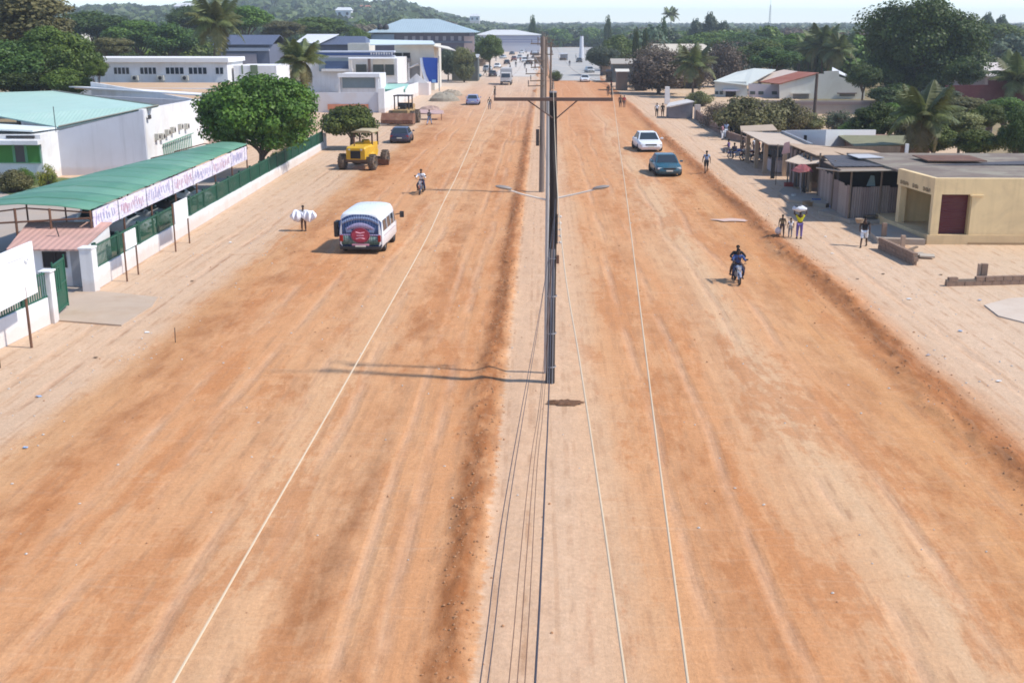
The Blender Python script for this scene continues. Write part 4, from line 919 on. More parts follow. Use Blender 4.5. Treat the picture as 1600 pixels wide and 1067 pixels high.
# right part: tall cream block with arches and balcony
rb = empty('shop_building', (0, 0, 0), 0, 'tall cream two-storey building with arched ground floor left of the blue banner', 'building')
a = AT(616, 70, 205); b = AT(678, 70, 205); MB().bx(a[0], b[0], 205, 219, 0, a[2]).build('wall', CREAM, rb)
MB().slab([(AT(578, 70, 203)[0], 203, AT(578, 68, 203)[2] - .2), (AT(680, 70, 203)[0], 203, AT(680, 69, 203)[2]), (AT(676, 70, 217)[0], 217, AT(676, 64, 217)[2]), (AT(578, 70, 217)[0], 217, AT(578, 62, 217)[2])], .15).build('roof', mat('pale_mint_roof', (.55, .62, .62), .6, .06, .5), rb)
MB().slab([(AT(674, 70, 204)[0], 204, AT(674, 71, 204)[2]), (AT(712, 75, 204)[0], 204, AT(706, 79, 204)[2]), (AT(700, 70, 214)[0], 214, AT(700, 73, 214)[2]), (AT(676, 70, 214)[0], 214, AT(676, 69, 214)[2])], .15).build('side_roof', CREAM, rb)
for p0, p1 in ((617, 628), (630, 641)): face(rb, 'window', p0, p1, 83, 91, 204.95, HOLE, .1)
face(rb, 'balcony', 616, 642, 92, 97, 204.9, mat('grey_balcony', (.3, .27, .25), .8), .8)
face(rb, 'door', 623, 637, 103, 122, 204.95, mat('brown_shade', (.17, .13, .1), .8), .1); face(rb, 'opening', 641, 656, 104, 126, 204.95, mat('grey_shade', (.22, .22, .22), .8), .1)
for px in (619, 639, 658): face(rb, 'column', px - 1.5, px + 1.5, 98, 130, 204.4, WHITE, .4, 0)
for (ax_, ay, bx_, by) in ((619, 103, 626, 97), (639, 103, 633, 97), (640, 106, 654, 100)):
    p = AT(ax_, ay, 204.3); r_ = AT(bx_, by, 204.3); MB().bar(p, r_, .18, n=4).build('arch_brace', WHITE, rb)
# big banner
bn = empty('banner_stand', (0, 0, 0), 0, 'big royal blue banner with white curved edge hanging beside the cream building', 'banner')
pl = [AT(p, q_, 203.2) for p, q_ in ((660, 90), (684, 91), (684, 130), (672, 130), (666, 118), (662, 104))]
MB().wall(pl, (0, .12, 0)).build('blue_sheet', mat('royal_blue', (.012, .06, .32), .5, .12, .6), bn)
pl = [AT(p, q_, 203.25) for p, q_ in ((656, 91), (659.6, 91), (661.6, 104), (665.6, 118), (671.6, 130), (664, 129), (659, 110))]
MB().wall(pl, (0, .1, 0)).build('white_edge', mat('pale_blue_white', (.6, .66, .76), .6), bn)
p = AT(678, 127, 203); MB().box(p[0], 203, p[2], .7, .03, .5).build('small_mark', mat('light_blue', (.2, .4, .7), .6), bn)
MB().bar((AT(685.5, 90, 203)[0], 203.2, 0), (AT(685.5, 90, 203)[0], 203.2, AT(685, 88, 203)[2]), .1).build('post', GREY, bn)
# small white kiosk shop with shutter
ks = empty('kiosk', (0, 0, 0), 0, 'white flat-topped kiosk with wide grey-green shutter behind the long white wall', 'kiosk'); Y = 168
a = AT(530, 116, Y); b = AT(594, 116, Y); MB().bx(a[0], b[0], Y, Y + 6, 0, a[2]).build('wall', WHITE, ks)
face(ks, 'shutter', 535, 586, 121.5, 138, Y - .02, mat('grey_green_shutter', (.17, .22, .24), .6, .12, 2), .1); face(ks, 'canopy', 529, 594, 115, 121, Y - .05, WHITE, .9)
face(ks, 'column', 529.5, 533, 121, 145, Y - .1, WHITE, .6, 0); face(ks, 'column', 588, 593, 121, 145, Y - .1, WHITE, .6, 0)
# wall in front
lw = empty('yard_wall', (0, 0, 0), 0, 'long pale grey-white wall beyond the small flat-topped tree', 'wall')
mb = MB(); y0 = 150; a = AT(490, 145, 151); b = AT(600, 143, 151); mb.bx(a[0], b[0], 151, 151.25, 0, a[2]); mb.build('wall_face', mat('pale_lilac', (.55, .55, .57), .85, .06, .4, (.5, .36, .26), .3, .4), lw)
mb = MB(); mb.wall([(b[0], 151, 0), (b[0] + .3, 190, 0), (b[0] + .3, 190, 2.1), (b[0], 151, a[2])], (-.25, 0, 0)); mb.build('side_wall', WHITE, lw)
face(lw, 'orange_band', 512, 576, 163, 172, 150.9, mat('orange_paint', (.5, .2, .11), .8), .12); p = AT(596, 141, 151); MB().box(p[0], 151, p[2] / 2, .8, .8, p[2] + .4).build('pillar', WHITE, lw)
# green shed roof + white roundish hut near the loader
h2 = empty('market_hut', (AT(618, 150, 172)[0], 172, 0), 0, 'small hut with pale green awning beside the parked rusty loader', 'hut')
MB().bx(-1.5, 1.5, 0, 3, 0, 1.9).build('wall', WHITE, h2); MB().slab([(-1.8, -1, 2.0), (1.7, -1, 2.0), (1.7, 3, 2.6), (-1.8, 3, 2.6)], .08).build('awning', mat('mint_sheet', (.3, .5, .42), .6), h2)
MB().bx(-1.7, 1.6, -1.02, -.9, 1.55, 1.93).build('awning_front', mat('teal_sheet', (.08, .24, .18), .6), h2)
h3 = empty('market_hut', (AT(640, 140, 190)[0], 190, 0), 0, 'whitewashed hut with pointed gable between the green awning and the blue banner', 'hut')
MB().bx(-3.6, 3.2, 0, 4, 0, 2.0).build('wall', mat('pinkish_white', (.66, .58, .54), .85, .1, .6), h3); MB().wall([(-.6, -.02, 2.0), (3.0, -.02, 2.0), (1.2, -.02, 3.5)], (0, .2, 0)).build('gable', WHITE, h3)
MB().bx(-3.4, -2.0, -.05, 0, .9, 1.7).build('opening', mat('brown_shade', (.17, .13, .1), .8), h3)
# big hip roofed house
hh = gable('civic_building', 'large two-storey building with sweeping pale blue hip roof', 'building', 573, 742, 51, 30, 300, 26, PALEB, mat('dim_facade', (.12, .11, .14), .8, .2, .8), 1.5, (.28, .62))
Yf = 301.4
for i in range(9):
    px = 632 + i * 12; face(hh, 'window', px, px + 5, 57, 64, Yf, mat('pale_room', (.3, .28, .3), .5), .1)
face(hh, 'balcony_rail', 580, 738, 65, 67.5, Yf - .1, mat('slate_rail', (.14, .16, .2), .7), .3)
face(hh, 'lower_wall', 725, 741, 57, 84, Yf - .05, mat('rose_wall', (.4, .3, .27), .8), .3); face(hh, 'bluish_panel', 580, 616, 54, 65, Yf - .04, mat('dusty_blue', (.22, .29, .38), .7), .2)
p = AT(635, 35, 306); MB().slab([(p[0] - 7, 304, p[2] - 1.7), (p[0] + 6, 304, p[2] - 1.7), (p[0] + 3, 313, p[2] + .6), (p[0] - 1, 313, p[2] + .6)], .1).build('upper_roof', PALEB, hh)
for px in (594, 603): p = AT(px, 42, 303); MB().ball((p[0], 303, p[2] - .3), .8, .8, 1.0).bar((p[0], 303, p[2] - 3), (p[0], 303, p[2]), .15).build('water_tank', DARK, hh)
# long shed right of it
LS = mat('pale_lilac_sheet', (.5, .5, .54), .6, .06, .4)
ls = gable('warehouse', 'long pale warehouse with white roof left of the far road', 'warehouse', 742, 846, 55, 47, 520, 26, mat('whitish_sheet', (.58, .57, .55), .6, .06, .3), LS, .6, (.25, .6))
for k_ in range(3): face(ls, 'stripe', 770, 844, 57.5 + k_ * 4, 59 + k_ * 4, 520.5, mat('lilac_stripe', (.3, .3, .42), .7), .12)
# low sheds along the left road further on
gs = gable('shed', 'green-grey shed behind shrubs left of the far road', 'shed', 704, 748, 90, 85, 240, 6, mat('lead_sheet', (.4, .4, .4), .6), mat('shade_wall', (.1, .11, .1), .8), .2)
for i, (px, py, r_, lb) in enumerate([(694, 158, 2.1, 'dusty grey rubble mound beside the left lane'), (706, 150, 1.6, 'smaller rubble mound behind the grey one'), (672, 178, 1.6, 'low pinkish heap of rubble near the walking figure')]):
    x, y = G(px, py); rgm = np.random.default_rng(i); mb = MB(); mb.ball((0, 0, 0), r_, r_ * .8, r_ * .5, 16, 10)
    mb.v = [(a * (1 + .25 * rgm.random()), b_ * (1 + .25 * rgm.random()), max(c_, -.05) * (1 + .4 * rgm.random())) for a, b_, c_ in mb.v]
    tag(mb.build('rubble_mound', mat('rubble_%d' % i, [(.3, .26, .2), (.33, .27, .2), (.4, .27, .22)][i], .95, .3, 2, bump=.8, bdist=.08), loc=(x, y, 0)), lb, 'mound')
# wide flat canopy / pinkish tarps
x, y = G(668, 187); t = empty('stall_canopy', (x, y, 0), 0, 'low pinkish tarpaulin stall by the left lane', 'stall')
MB().slab([(-1.9, -1, .9), (1.9, -1, .75), (1.9, 1.2, 1.0), (-1.9, 1.2, 1.15)], .04).build('tarpaulin', mat('pink_tarp', (.45, .3, .27), .8), t)
for sx in (-1.8, 1.8): MB().bar((sx, -.9, 0), (sx, -.9, .8), .04).build('post', RUST, t)
# ------------------------------------------------------------------ RIGHT SIDE
# yellow shop on the corner
ys = empty('shop', (0, 0, 0), 0, 'yellow corner shop with maroon shutter and small dark lettering on its fascia', 'shop')
A_ = (19.72, 63.0); B_ = (20.3, 58.6)                       # fascia corners
ZB = .5
MB().wall([(19.5, 63.4, 0), (20.15, 58.55, 0), (34, 58.55, 0), (34, 75, 0), (19.5, 75, 0)], (0, 0, ZB)).build('plinth', YELLOW, ys)
MB().bx(22.28, 34, 58.6, 58.9, ZB, 3.45).build('front_wall', YELLOW, ys)
MB().wall([(20.3, 58.6, 2.62), (22.28, 58.6, 2.62), (22.28, 58.6, 3.45), (20.3, 58.6, 3.45)], (0, .3, 0)).build('front_fascia', YELLOW, ys)
MB().wall([(19.72, 63.0, 2.55), (20.3, 58.62, 2.55), (20.3, 58.62, 3.44), (19.72, 63.0, 3.42)], (.28, .03, 0)).build('side_fascia', YELLOW, ys)
MB().box(20.5, 58.78, 1.55, .42, .36, 2.14).build('column', YELLOW, ys); MB().box(19.95, 62.7, 1.52, .34, .5, 2.1).build('column', YELLOW, ys)
MB().bx(20.74, 22.2, 58.95, 59.05, ZB, 2.62).build('shutter', ribs('maroon_shutter', (.1, .018, .022), .12, 'Z', .5, .02, dirt=(.14, .05, .04)), ys)
MB().bx(22.2, 22.27, 58.62, 59.1, ZB, 2.62).build('door_jamb', mat('yellow_trim', (.45, .34, .18), .8), ys); MB().bx(20.72, 20.76, 58.8, 59.1, ZB, 2.62).build('door_jamb', MC['yellow_trim'], ys)
MB().wall([(21.7, 62.9, ZB), (22.0, 59.3, ZB), (22.0, 59.3, 2.6), (21.7, 62.9, 2.6)], (.2, 0, 0)).build('inner_wall', mat('ochre_wall', (.5, .36, .1), .85, .1, 1), ys)
MB().bx(20.2, 21.9, 62.9, 63.05, ZB, 2.6).build('inner_end_wall', YELLOW, ys)
MB().wall([(20.95, 58.62 + .5, ZB), (20.95, 60.5, ZB), (20.95, 60.5, 2.55), (20.95, 59.12, 2.55)], (.1, 0, 0)).build('reveal', mat('brown_reveal', (.16, .08, .04), .8), ys)
mb = MB(); mb.slab([(20.3, 58.9, 3.28), (34, 58.9, 3.28), (34, 75, 3.0), (20, 75, 3.0), (20, 63, 3.25)], .12); mb.build('roof', mat('mossy_roofing', (.19, .145, .115), .9, .3, .5, (.3, .27, .2), .5, .8), ys)
MB().bx(22.28, 34, 58.52, 58.6, .0, .12).build('skirting', mat('dirty_skirting', (.36, .24, .13), .9, .2, 2), ys)
MB().box(22.5, 58.55, 2.58, .7, .1, .06).build('ledge', YELLOW, ys)
# three short words painted on the fascia (strokes: they cannot be read in the photograph)
INK = mat('brown_lettering', (.1, .06, .03), .8, .1); D = (Vector((20.3, 58.62, 0)) - Vector((19.72, 63.0, 0))).normalized(); rz_ = math.atan2(D.y, D.x)
for wi, (s0, nl) in enumerate(((.45, 6), (1.95, 4), (3.2, 5))):
    mb = MB()
    for i in range(nl):
        s_ = s0 + i * .17; p = Vector((19.72, 63.0, 0)) + D * s_; hz = 2.76
        mb.box(p.x - .012, p.y, hz, .03, .006, .2, rz=rz_)
        if i % 2 == 0: mb.box(p.x - .012 + D.x * .06, p.y + D.y * .06, hz + .085, .1, .006, .03, rz=rz_)
        if i % 3 != 1: mb.box(p.x - .012 + D.x * .06, p.y + D.y * .06, hz - .085, .1, .006, .03, rz=rz_)
        mb.box(p.x - .012 + D.x * .11, p.y + D.y * .11, hz, .03, .006, .12, rz=rz_)
    mb.build('lettering', INK, ys)
# ruined low block walls
BLK = mat('sooty_block', (.26, .17, .12), .95, .25, 2, (.16, .11, .09), 2, .6, bump=.6, bdist=.02); bmesh_ = {}
def blockwall(label, p0, p1, rows, L=.42, H=.2, T=.2, gaps=()):
    p0 = Vector((*p0, 0)); p1 = Vector((*p1, 0)); d = p1 - p0; n = int(d.length / L); a = math.atan2(d.y, d.x); rg = random.Random(len(label))
    t = empty('block_wall', p0, a, label, 'wall')
    if 'b' not in bmesh_: bmesh_['b'] = [MB().box(0, 0, H / 2 - .004, L - .02, T + random.Random(i).uniform(-.01, .02), H - .012).mesh('block', BLK) for i in range(3)]
    MB().box(n * L / 2, 0, rows * H / 2 - .05, n * L - .02, T - .05, rows * H - .12).build('mortar', mat('mortar', (.22, .17, .13), .95, .2, 4), t)
    for r_ in range(rows):
        for i in range(n):
            if (r_, i) in gaps or (r_ == rows - 1 and rg.random() < .12): continue
            link('block', rg.choice(bmesh_['b']), t, loc=((i + .5 + (.25 if r_ % 2 else -.0)) * L, rg.uniform(-.008, .008), r_ * H), rot=(0, 0, rg.uniform(-.02, .02)))
    return t
t = blockwall('low ruined block wall in front of the yellow shop, running towards the road', (17.35, 57.3), (17.85, 52.9), 3)
blockwall('low ruined block wall at the right edge with a stub of a pillar', G(1477, 447), (23.5, 49.5), 2)
x, y = G(1537, 443); st_ = empty('pillar_stub', (x, y + .15, 0), 0, 'square brown pillar stub standing in the low wall at the right edge', 'pillar')
MB().box(0, 0, .42, .26, .22, .9).build('shaft', BLK, st_); MB().box(-.2, .02, .48, .1, .2, .75).build('side_pier', mat('pale_brown', (.4, .28, .2), .9), st_)
x, y = G(1380, 378); tag(MB().box(0, 0, .5, .22, .22, 1.0).build('concrete_post', BLK, loc=(x, y, 0)), 'short brown post where the ruined wall meets the shop terrace', 'post')
x, y = G(1410, 386); tag(MB().box(0, 0, .3, .2, .2, .62).build('concrete_post', MC['pale_brown'], loc=(x, y, 0)), 'yellowish stub between the ruined wall and the shop plinth', 'post')
tag(MB().slab([(17.6, 58.6, .3), (20.0, 58.3, .3), (19.6, 63.4, .3), (17.9, 62.2, .3)], .3).build('pavement', CONC), kind='structure')
for i, (px, py, rz, lb) in enumerate([(1432, 401, .3, 'grey broken slab lying in front of the yellow shop'), (1448, 404, -.2, 'pale broken slab propped beside the grey one'), (1425, 394, .9, 'thin plank leaning over the broken slabs')]):
    x, y = G(px, py); tag(MB().box(0, 0, .1, [.9, .7, 1.3][i], [.5, .4, .12][i], .08, rx=.12).build('broken_slab', [CONC, mat('pale_concrete2', (.45, .38, .3), .9), WOOD][i], loc=(x, y, .04 * i), rot=(0, 0, rz)), lb, 'rubble')

# shack with grey sheet fence
GS = [mat('grey_sheet_%d' % i, c, .7, .15, 1, (.16, .11, .09), 1.2, .5, metal=.1, streak=(3, 3, .5)) for i, c in enumerate([(.3, .24, .21), (.36, .29, .25), (.25, .19, .17)])]
sk = empty('shack', (0, 0, 0), 0, 'grey corrugated sheet shack with dark open front left of the yellow shop', 'shack')
def sheet_mesh(wd, H, nr=4):
    mb = MB(); n = nr * 4
    pts = [(-wd / 2 + wd * i / n, .018 * math.sin(i * math.pi / 2)) for i in range(n + 1)]
    for i in range(n): mb.add([(pts[i][0], pts[i][1], 0), (pts[i + 1][0], pts[i + 1][1], 0), (pts[i + 1][0], pts[i + 1][1], H), (pts[i][0], pts[i][1], H)], [(0, 1, 2, 3)])
    return mb
SM = [sheet_mesh(.5, 2.05).mesh('fence_sheet', GS[i]) for i in range(3)]
rg = random.Random(3)
def sheets(parent, p0, p1, z=0, sc=1.0):
    p0 = Vector(p0); p1 = Vector(p1); d = p1 - p0; n = max(1, int(d.length / .5)); a = math.atan2(d.y, d.x)
    for i in range(n):
        p = p0 + d * ((i + .5) / n); link('fence_sheet', rg.choice(SM), parent, loc=(p.x + rg.uniform(-.01, .01), p.y + rg.uniform(-.015, .015), z), rot=(0, rg.uniform(-.012, .012), a), scale=(d.length / n / .49, 1, sc * rg.uniform(.97, 1.03)))
sheets(sk, (17.95, 65.5), (21.3, 65.9)); sheets(sk, (17.85, 65.6), (17.75, 69.0)); sheets(sk, (18.1, 70.3), (18.2, 74.5))
for x, y in ((17.85, 65.45), (19.6, 65.5), (21.2, 65.8), (17.75, 69.1), (18.1, 70.3), (18.2, 74.6)): MB().bar((x, y, 0), (x, y, 3.02), .06).build('post', WOOD, sk)
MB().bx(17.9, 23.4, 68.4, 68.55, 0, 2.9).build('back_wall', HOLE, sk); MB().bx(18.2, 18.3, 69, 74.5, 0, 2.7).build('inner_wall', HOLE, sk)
TAR = ribs('dark_sheet', (.06, .055, .06), .4, 'X', .7, .04, dirt=(.16, .13, .12), damt=.5)
mb = MB(); mb.slab([(17.2, 64.9, 3.06), (22.5, 65.3, 3.1), (23.6, 70.6, 3.0), (17.4, 70.4, 2.96)], .06); mb.build('roof', mat('brown_sheet', (.26, .19, .14), .8, .2, 1), sk)
mb = MB(); mb.slab([(17.1, 66.5, 3.12), (31, 67.0, 3.25), (31, 76.0, 2.8), (18.6, 75.4, 2.8)], .06); mb.build('roof', TAR, sk)
mb = MB(); mb.bar((17.0, 64.8, 3.05), (22.5, 65.2, 3.1), .05, n=5).bar((17.0, 64.8, 3.05), (16.9, 70, 2.6), .05, n=5); mb.build('roof_edge', mat('bleached_wood', (.42, .36, .28), .9), sk)
MB().slab([(19.6, 70.6, 3.16), (21.2, 70.7, 3.18), (21.0, 73.4, 3.1), (19.6, 73.2, 3.1)], .04).build('loose_sheet', mat('tin_sheet', (.45, .44, .44), .6), sk)
MB().bx(23, 26.5, 68, 71, 3.24, 3.3).build('loose_sheet', RUST, sk)
x, y = 19.4, 66.2; MB().wall([(19.0, 66.3, 2.0), (19.5, 66.3, 2.0), (19.4, 66.3, 2.6), (19.2, 66.3, 2.62)], (0, .05, 0)).build('hanging_cloth', mat('teal_cloth', (.22, .3, .3), .8), sk)
x, y = G(1362, 348); t = empty('bench', (x, y, 0), 0, 'rough brown bench and tyre stack against the grey sheet fence', 'bench'); MB().box(.3, 0, .42, 1.5, .35, .06).build('seat', WOOD, t)
for sx in (-.35, .95): MB().box(sx, 0, .2, .08, .3, .4).build('leg', WOOD, t)
x, y = G(1361, 345); t = empty('wooden_chair', (x, y, 0), .3, 'bare brown wooden chair by the grey sheet fence', 'chair'); MB().box(0, 0, .48, .42, .42, .05).build('seat', mat('tan_wood', (.3, .19, .11), .8), t); MB().box(0, .2, .82, .42, .05, .5).build('backrest', MC['tan_wood'], t)
for sx in (-.18, .18):
    for sy in (-.18, .18): MB().box(sx, sy, .24, .045, .045, .48).build('leg', MC['tan_wood'], t)
# lean-to with red cloth and the brown-fronted stall next to it
s2 = empty('stall', (0, 0, 0), 0, 'wooden stall with tan sloping roof and brown gable board beyond the grey shack', 'stall')
p = [AT(1278, 229, 84), AT(1322, 243, 76), AT(1325, 255, 75.6), AT(1276, 240, 84)]
MB().wall([tuple(v) for v in p], (.05, .1, 0)).build('gable_board', mat('brown_board', (.3, .18, .1), .85, .2, 2), s2)
MB().slab([(17.9, 84, 2.75), (18.3, 76.2, 2.72), (24, 76.5, 2.45), (24, 84, 2.3)], .06).build('roof', mat('tan_sheet', (.46, .33, .22), .8, .15, 1, (.25, .16, .1), .8, .5), s2)
MB().slab([(16.6, 77.8, 2.15), (17.1, 75.2, 2.2), (19.3, 75.0, 2.45), (18.6, 80.5, 2.5)], .05).build('awning', mat('bleached_sheet', (.55, .43, .32), .8, .15, 1), s2)
for i in range(7):
    yy = 76 + i * 1.15; MB().bar((17.95, yy, 0), (17.95, yy, 2.65), .05).build('post', WOOD, s2)
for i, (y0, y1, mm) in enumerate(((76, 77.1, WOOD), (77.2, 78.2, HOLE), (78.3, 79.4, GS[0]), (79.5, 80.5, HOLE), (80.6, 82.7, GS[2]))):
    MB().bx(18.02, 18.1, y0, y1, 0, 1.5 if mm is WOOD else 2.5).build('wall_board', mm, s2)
MB().bx(18.2, 26, 83, 83.1, 0, 2.6).build('back_wall', WOOD, s2)
rc = empty('red_parasol', (17.15, 75.0, 0), 0, 'faded red cloth parasol hanging in front of the wooden stall', 'parasol')
mb = MB(); rings = []
for r_, z in ((.72, 1.8), (.56, 2.0), (.28, 2.16), (.04, 2.22)): rings.append([(r_ * (1 + .12 * math.sin(i * 3)) * math.cos(i * math.pi / 6), r_ * math.sin(i * math.pi / 6), z + .05 * math.sin(i * 2.1)) for i in range(12)])
mb.loft(rings, cap=False); mb.build('canopy', mat('faded_red', (.27, .07, .08), .9, .3, 2, (.3, .2, .16), 2, .5), rc); MB().bar((0, 0, 0), (0, 0, 2.24), .025).build('pole', GREY, rc)
t = empty('laundry', (16.9, 73.4, 0), 0, 'pale pink cloth hung over a rail above the red parasol', 'cloth'); MB().wall([(.2, 8, 2.2), (.8, 8, 2.3), (.7, 8, 3.1), (.35, 8, 3.0)], (0, .06, 0)).build('cloth', mat('dusty_pink', (.45, .27, .25), .85), t); MB().bar((-.1, 8.03, 0), (-.1, 8.03, 2.9), .03).bar((-.1, 8.03, 2.75), (1, 8.03, 2.75), .02).build('rail', WOOD, t)
# open veranda stall
v = empty('stall', (0, 0, 0), 0, 'open veranda stall with pale posts and light sheet roof, farthest of the row', 'stall')
MB().slab([(16.9, 97, 2.45), (17.0, 86, 2.45), (20.6, 86, 2.3), (20.4, 97, 2.3)], .07).build('roof', mat('bleached_sheet2', (.5, .4, .31), .8, .15, 1, (.3, .22, .16), 1, .4), v)
for x, y in ((17.2, 95.5), (17.2, 91.5), (17.3, 88.3), (18.4, 86.4)): MB().box(x, y, 1.18, .3, .3, 2.36).build('post', mat('tan_post', (.42, .3, .2), .9, .15, 2), v)
MB().bx(20.2, 20.4, 86, 97, 0, 2.5).build('back_wall', GREY, v); MB().bx(18.6, 20.2, 96.5, 96.7, 0, 2.4).build('side_wall', GREY, v); MB().box(18.6, 89.5, .5, 1.4, 2.4, .9).build('counter', mat('pinkish_counter', (.5, .42, .4), .8), v)
MB().box(17.25, 84.9, 1.1, .3, .1, 2.2).build('door_leaf', DARK, v)
# low white building with small dark window behind
wbld = empty('low_building', (0, 0, 0), 0, 'low white flat building with one small dark window behind the stalls', 'building')
p0 = AT(1226, 206, 100); p1 = AT(1290, 218, 92); p2 = AT(1352, 218, 95)
MB().wall([(p0[0], 100, 0), (p1[0], 92, 0), (p1[0], 92, p1[2] + .75), (p0[0], 100, p0[2] + .1)], (.2, .2, 0)).build('wall', mat('bluish_white', (.6, .6, .6), .8, .05, .5), wbld)
MB().wall([(p1[0], 92, 0), (27.6, 95, 0), (27.6, 95, 2.75), (p1[0], 92, p1[2] + .75)], (.0, .2, 0)).build('wall', MC['bluish_white'], wbld)
p = AT(1261, 217, 95.6); MB().box(p[0] - .08, 95.6, p[2], .4, .12, .55, rz=-.9).build('window', HOLE, wbld)
MB().slab([(p0[0] + .3, 100, p0[2] - .9), (p1[0] + .2, 92.4, p1[2] - .7), (26.4, 95.4, 1.5), (28, 101, 1.5)], .1).build('roof', mat('pale_grey_roof', (.45, .43, .42), .8), wbld)
mw = empty('low_building', (0, 0, 0), 0, 'mossy low roofs and reddish wall strip behind the dark shack roof', 'building')
MB().bx(24.6, 30.5, 90, 96, 0, 2.3).build('wall', mat('reddish_block', (.28, .17, .13), .9, .25, 1.5), mw); MB().slab([(23.5, 86, 2.35), (29, 87, 2.4), (29.5, 93, 2.5), (24, 93, 2.5)], .08).build('roof', mat('mossy', (.2, .19, .11), .9, .3, 1), mw)
# grey yard wall in the middle distance
gw = empty('yard_wall', (0, 0, 0), 0, 'long grey-brown yard wall in front of the white house on the right', 'wall')
GB = mat('grey_brown_wall', (.3, .25, .21), .9, .12, .3, (.2, .15, .12), .4, .5)
MB().bx(24.5, 54, 150, 150.3, 0, 1.75).build('wall_face', GB, gw); MB().bx(24.4, 54.1, 149.9, 150.35, 1.2, 1.55).build('coping_band', mat('dull_brown_band', (.2, .15, .14), .9, .15, .5), gw)
MB().bx(24.2, 24.5, 118, 150, 0, 1.4).build('side_wall', GB, gw)
lw_ = empty('yard_wall', (0, 0, 0), 0, 'low crumbling brown wall between the kiosk and the stall crowd', 'wall')
pts = [G(1085, 186), G(1100, 196), G(1120, 208), G(1140, 219), G(1165, 224)]
mb = MB()
for i in range(4): mb.wall([(pts[i][0], pts[i][1], 0), (pts[i + 1][0], pts[i + 1][1], 0), (pts[i + 1][0], pts[i + 1][1], 1.0 - .15 * i), (pts[i][0], pts[i][1], 1.2 - .15 * i)], (.25, .1, 0))
mb.build('wall_face', mat('rubble_brown', (.2, .13, .1), .95, .35, 1.2, (.3, .22, .17), 1, .6, bump=.8, bdist=.05), lw_)
x, y = G(1089, 187); tag(MB().box(0, 0, .9, .7, .5, 1.8).build('gate_pillar', mat('dusty_white', (.5, .43, .38), .9, .1, 1), loc=(x, y, 0)), 'pale gate pillar at the right end of the grey kiosk', 'pillar')
# white house with red roof
wh = empty('house', (0, 0, 0), 0, 'white house with mixed pale and red roof on the right', 'house')
WC = mat('warm_white', (.66, .64, .57), .85, .05, .4, (.45, .38, .3), .3, .3); Y = 182
def fp(parent, name, pts, Y, m, d=.3): return MB().wall([AT(px, py, Y) for px, py in pts], (0, d, 0)).build(name, m, parent)
fp(wh, 'gable_wall', [(1218, 170), (1218, 131), (1275, 116), (1288, 116), (1288, 112), (1311, 111), (1311, 120), (1351, 131), (1351, 170)], Y, WC)
a = AT(1218, 131, Y); b = AT(1351, 131, Y); 
MB().slab([AT(1349, 130, Y + .3), AT(1351, 131, Y + 14), (AT(1300, 110, Y + 14)[0], Y + 14, AT(1300, 110, Y)[2]), AT(1300, 111, Y + .3)], .1).build('roof', TIN, wh)
MB().slab([AT(1218, 131, Y - .2), AT(1280, 114, Y - .2), AT(1247, 112, Y + 11), AT(1187, 128, Y + 11)], .15).build('red_roof', mat('red_sheet', (.32, .1, .06), .8, .12, .6, (.45, .28, .2), .5, .4), wh)
MB().slab([AT(1187, 128, Y + 11.2), AT(1247, 112, Y + 11.2), AT(1225, 109, Y + 17), AT(1170, 122, Y + 17)], .15).build('roof', mat('salmon_white', (.6, .48, .4), .8, .1, .5), wh)
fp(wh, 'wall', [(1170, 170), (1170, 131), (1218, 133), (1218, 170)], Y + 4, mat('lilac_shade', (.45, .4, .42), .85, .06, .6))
fp(wh, 'window', [(1239, 155), (1239, 146.5), (1264, 146.5), (1264, 155)], Y - .06, mat('grey_louvre', (.2, .19, .17), .7, .2, 3), .05); fp(wh, 'window', [(1312, 151), (1312, 146.5), (1336, 146.5), (1336, 151)], Y - .06, MC['grey_louvre'], .05)
fp(wh, 'sunshade', [(1236, 147), (1236, 145), (1267, 145), (1267, 147)], Y - .5, WC, .45); fp(wh, 'sunshade', [(1309, 147), (1309, 145.4), (1339, 145.4), (1339, 147)], Y - .5, MC['dull_brown_band'], .45)
for px in (1176, 1189, 1210): fp(wh, 'window', [(px - 4, 148), (px - 4, 143), (px + 4, 143), (px + 4, 148)], Y + 3.9, MC['shaded_window'], .06)
h4 = empty('house', (0, 0, 0), 0, 'pale green-white tin-roofed house left of the red roof, with dark doorway', 'house')
PG = mat('pale_green_tin', (.5, .52, .48), .6, .06, .5)
fp(h4, 'wall', [(1117, 165), (1117, 128), (1166, 128), (1170, 165)], 187, mat('pale_mint_wall', (.5, .52, .5), .85, .06, .5))
MB().slab([AT(1115, 127, 186.5), AT(1168, 133, 186.5), AT(1212, 109, 198), AT(1178, 107, 198), AT(1150, 113, 196)], .15).build('roof', PG, h4)
fp(h4, 'doorway', [(1134, 160), (1134, 143), (1150, 143), (1150, 160)], 186.9, HOLE, .05)
for px in (1120, 1127): fp(h4, 'window', [(px - 2.5, 148), (px - 2.5, 143), (px + 2.5, 143), (px + 2.5, 148)], 186.9, MC['shaded_window'], .06)
fp(h4, 'canopy', [(1130, 143), (1130, 141), (1155, 141), (1155, 143)], 186, mat('lilac_trim', (.4, .38, .45), .8), .9)
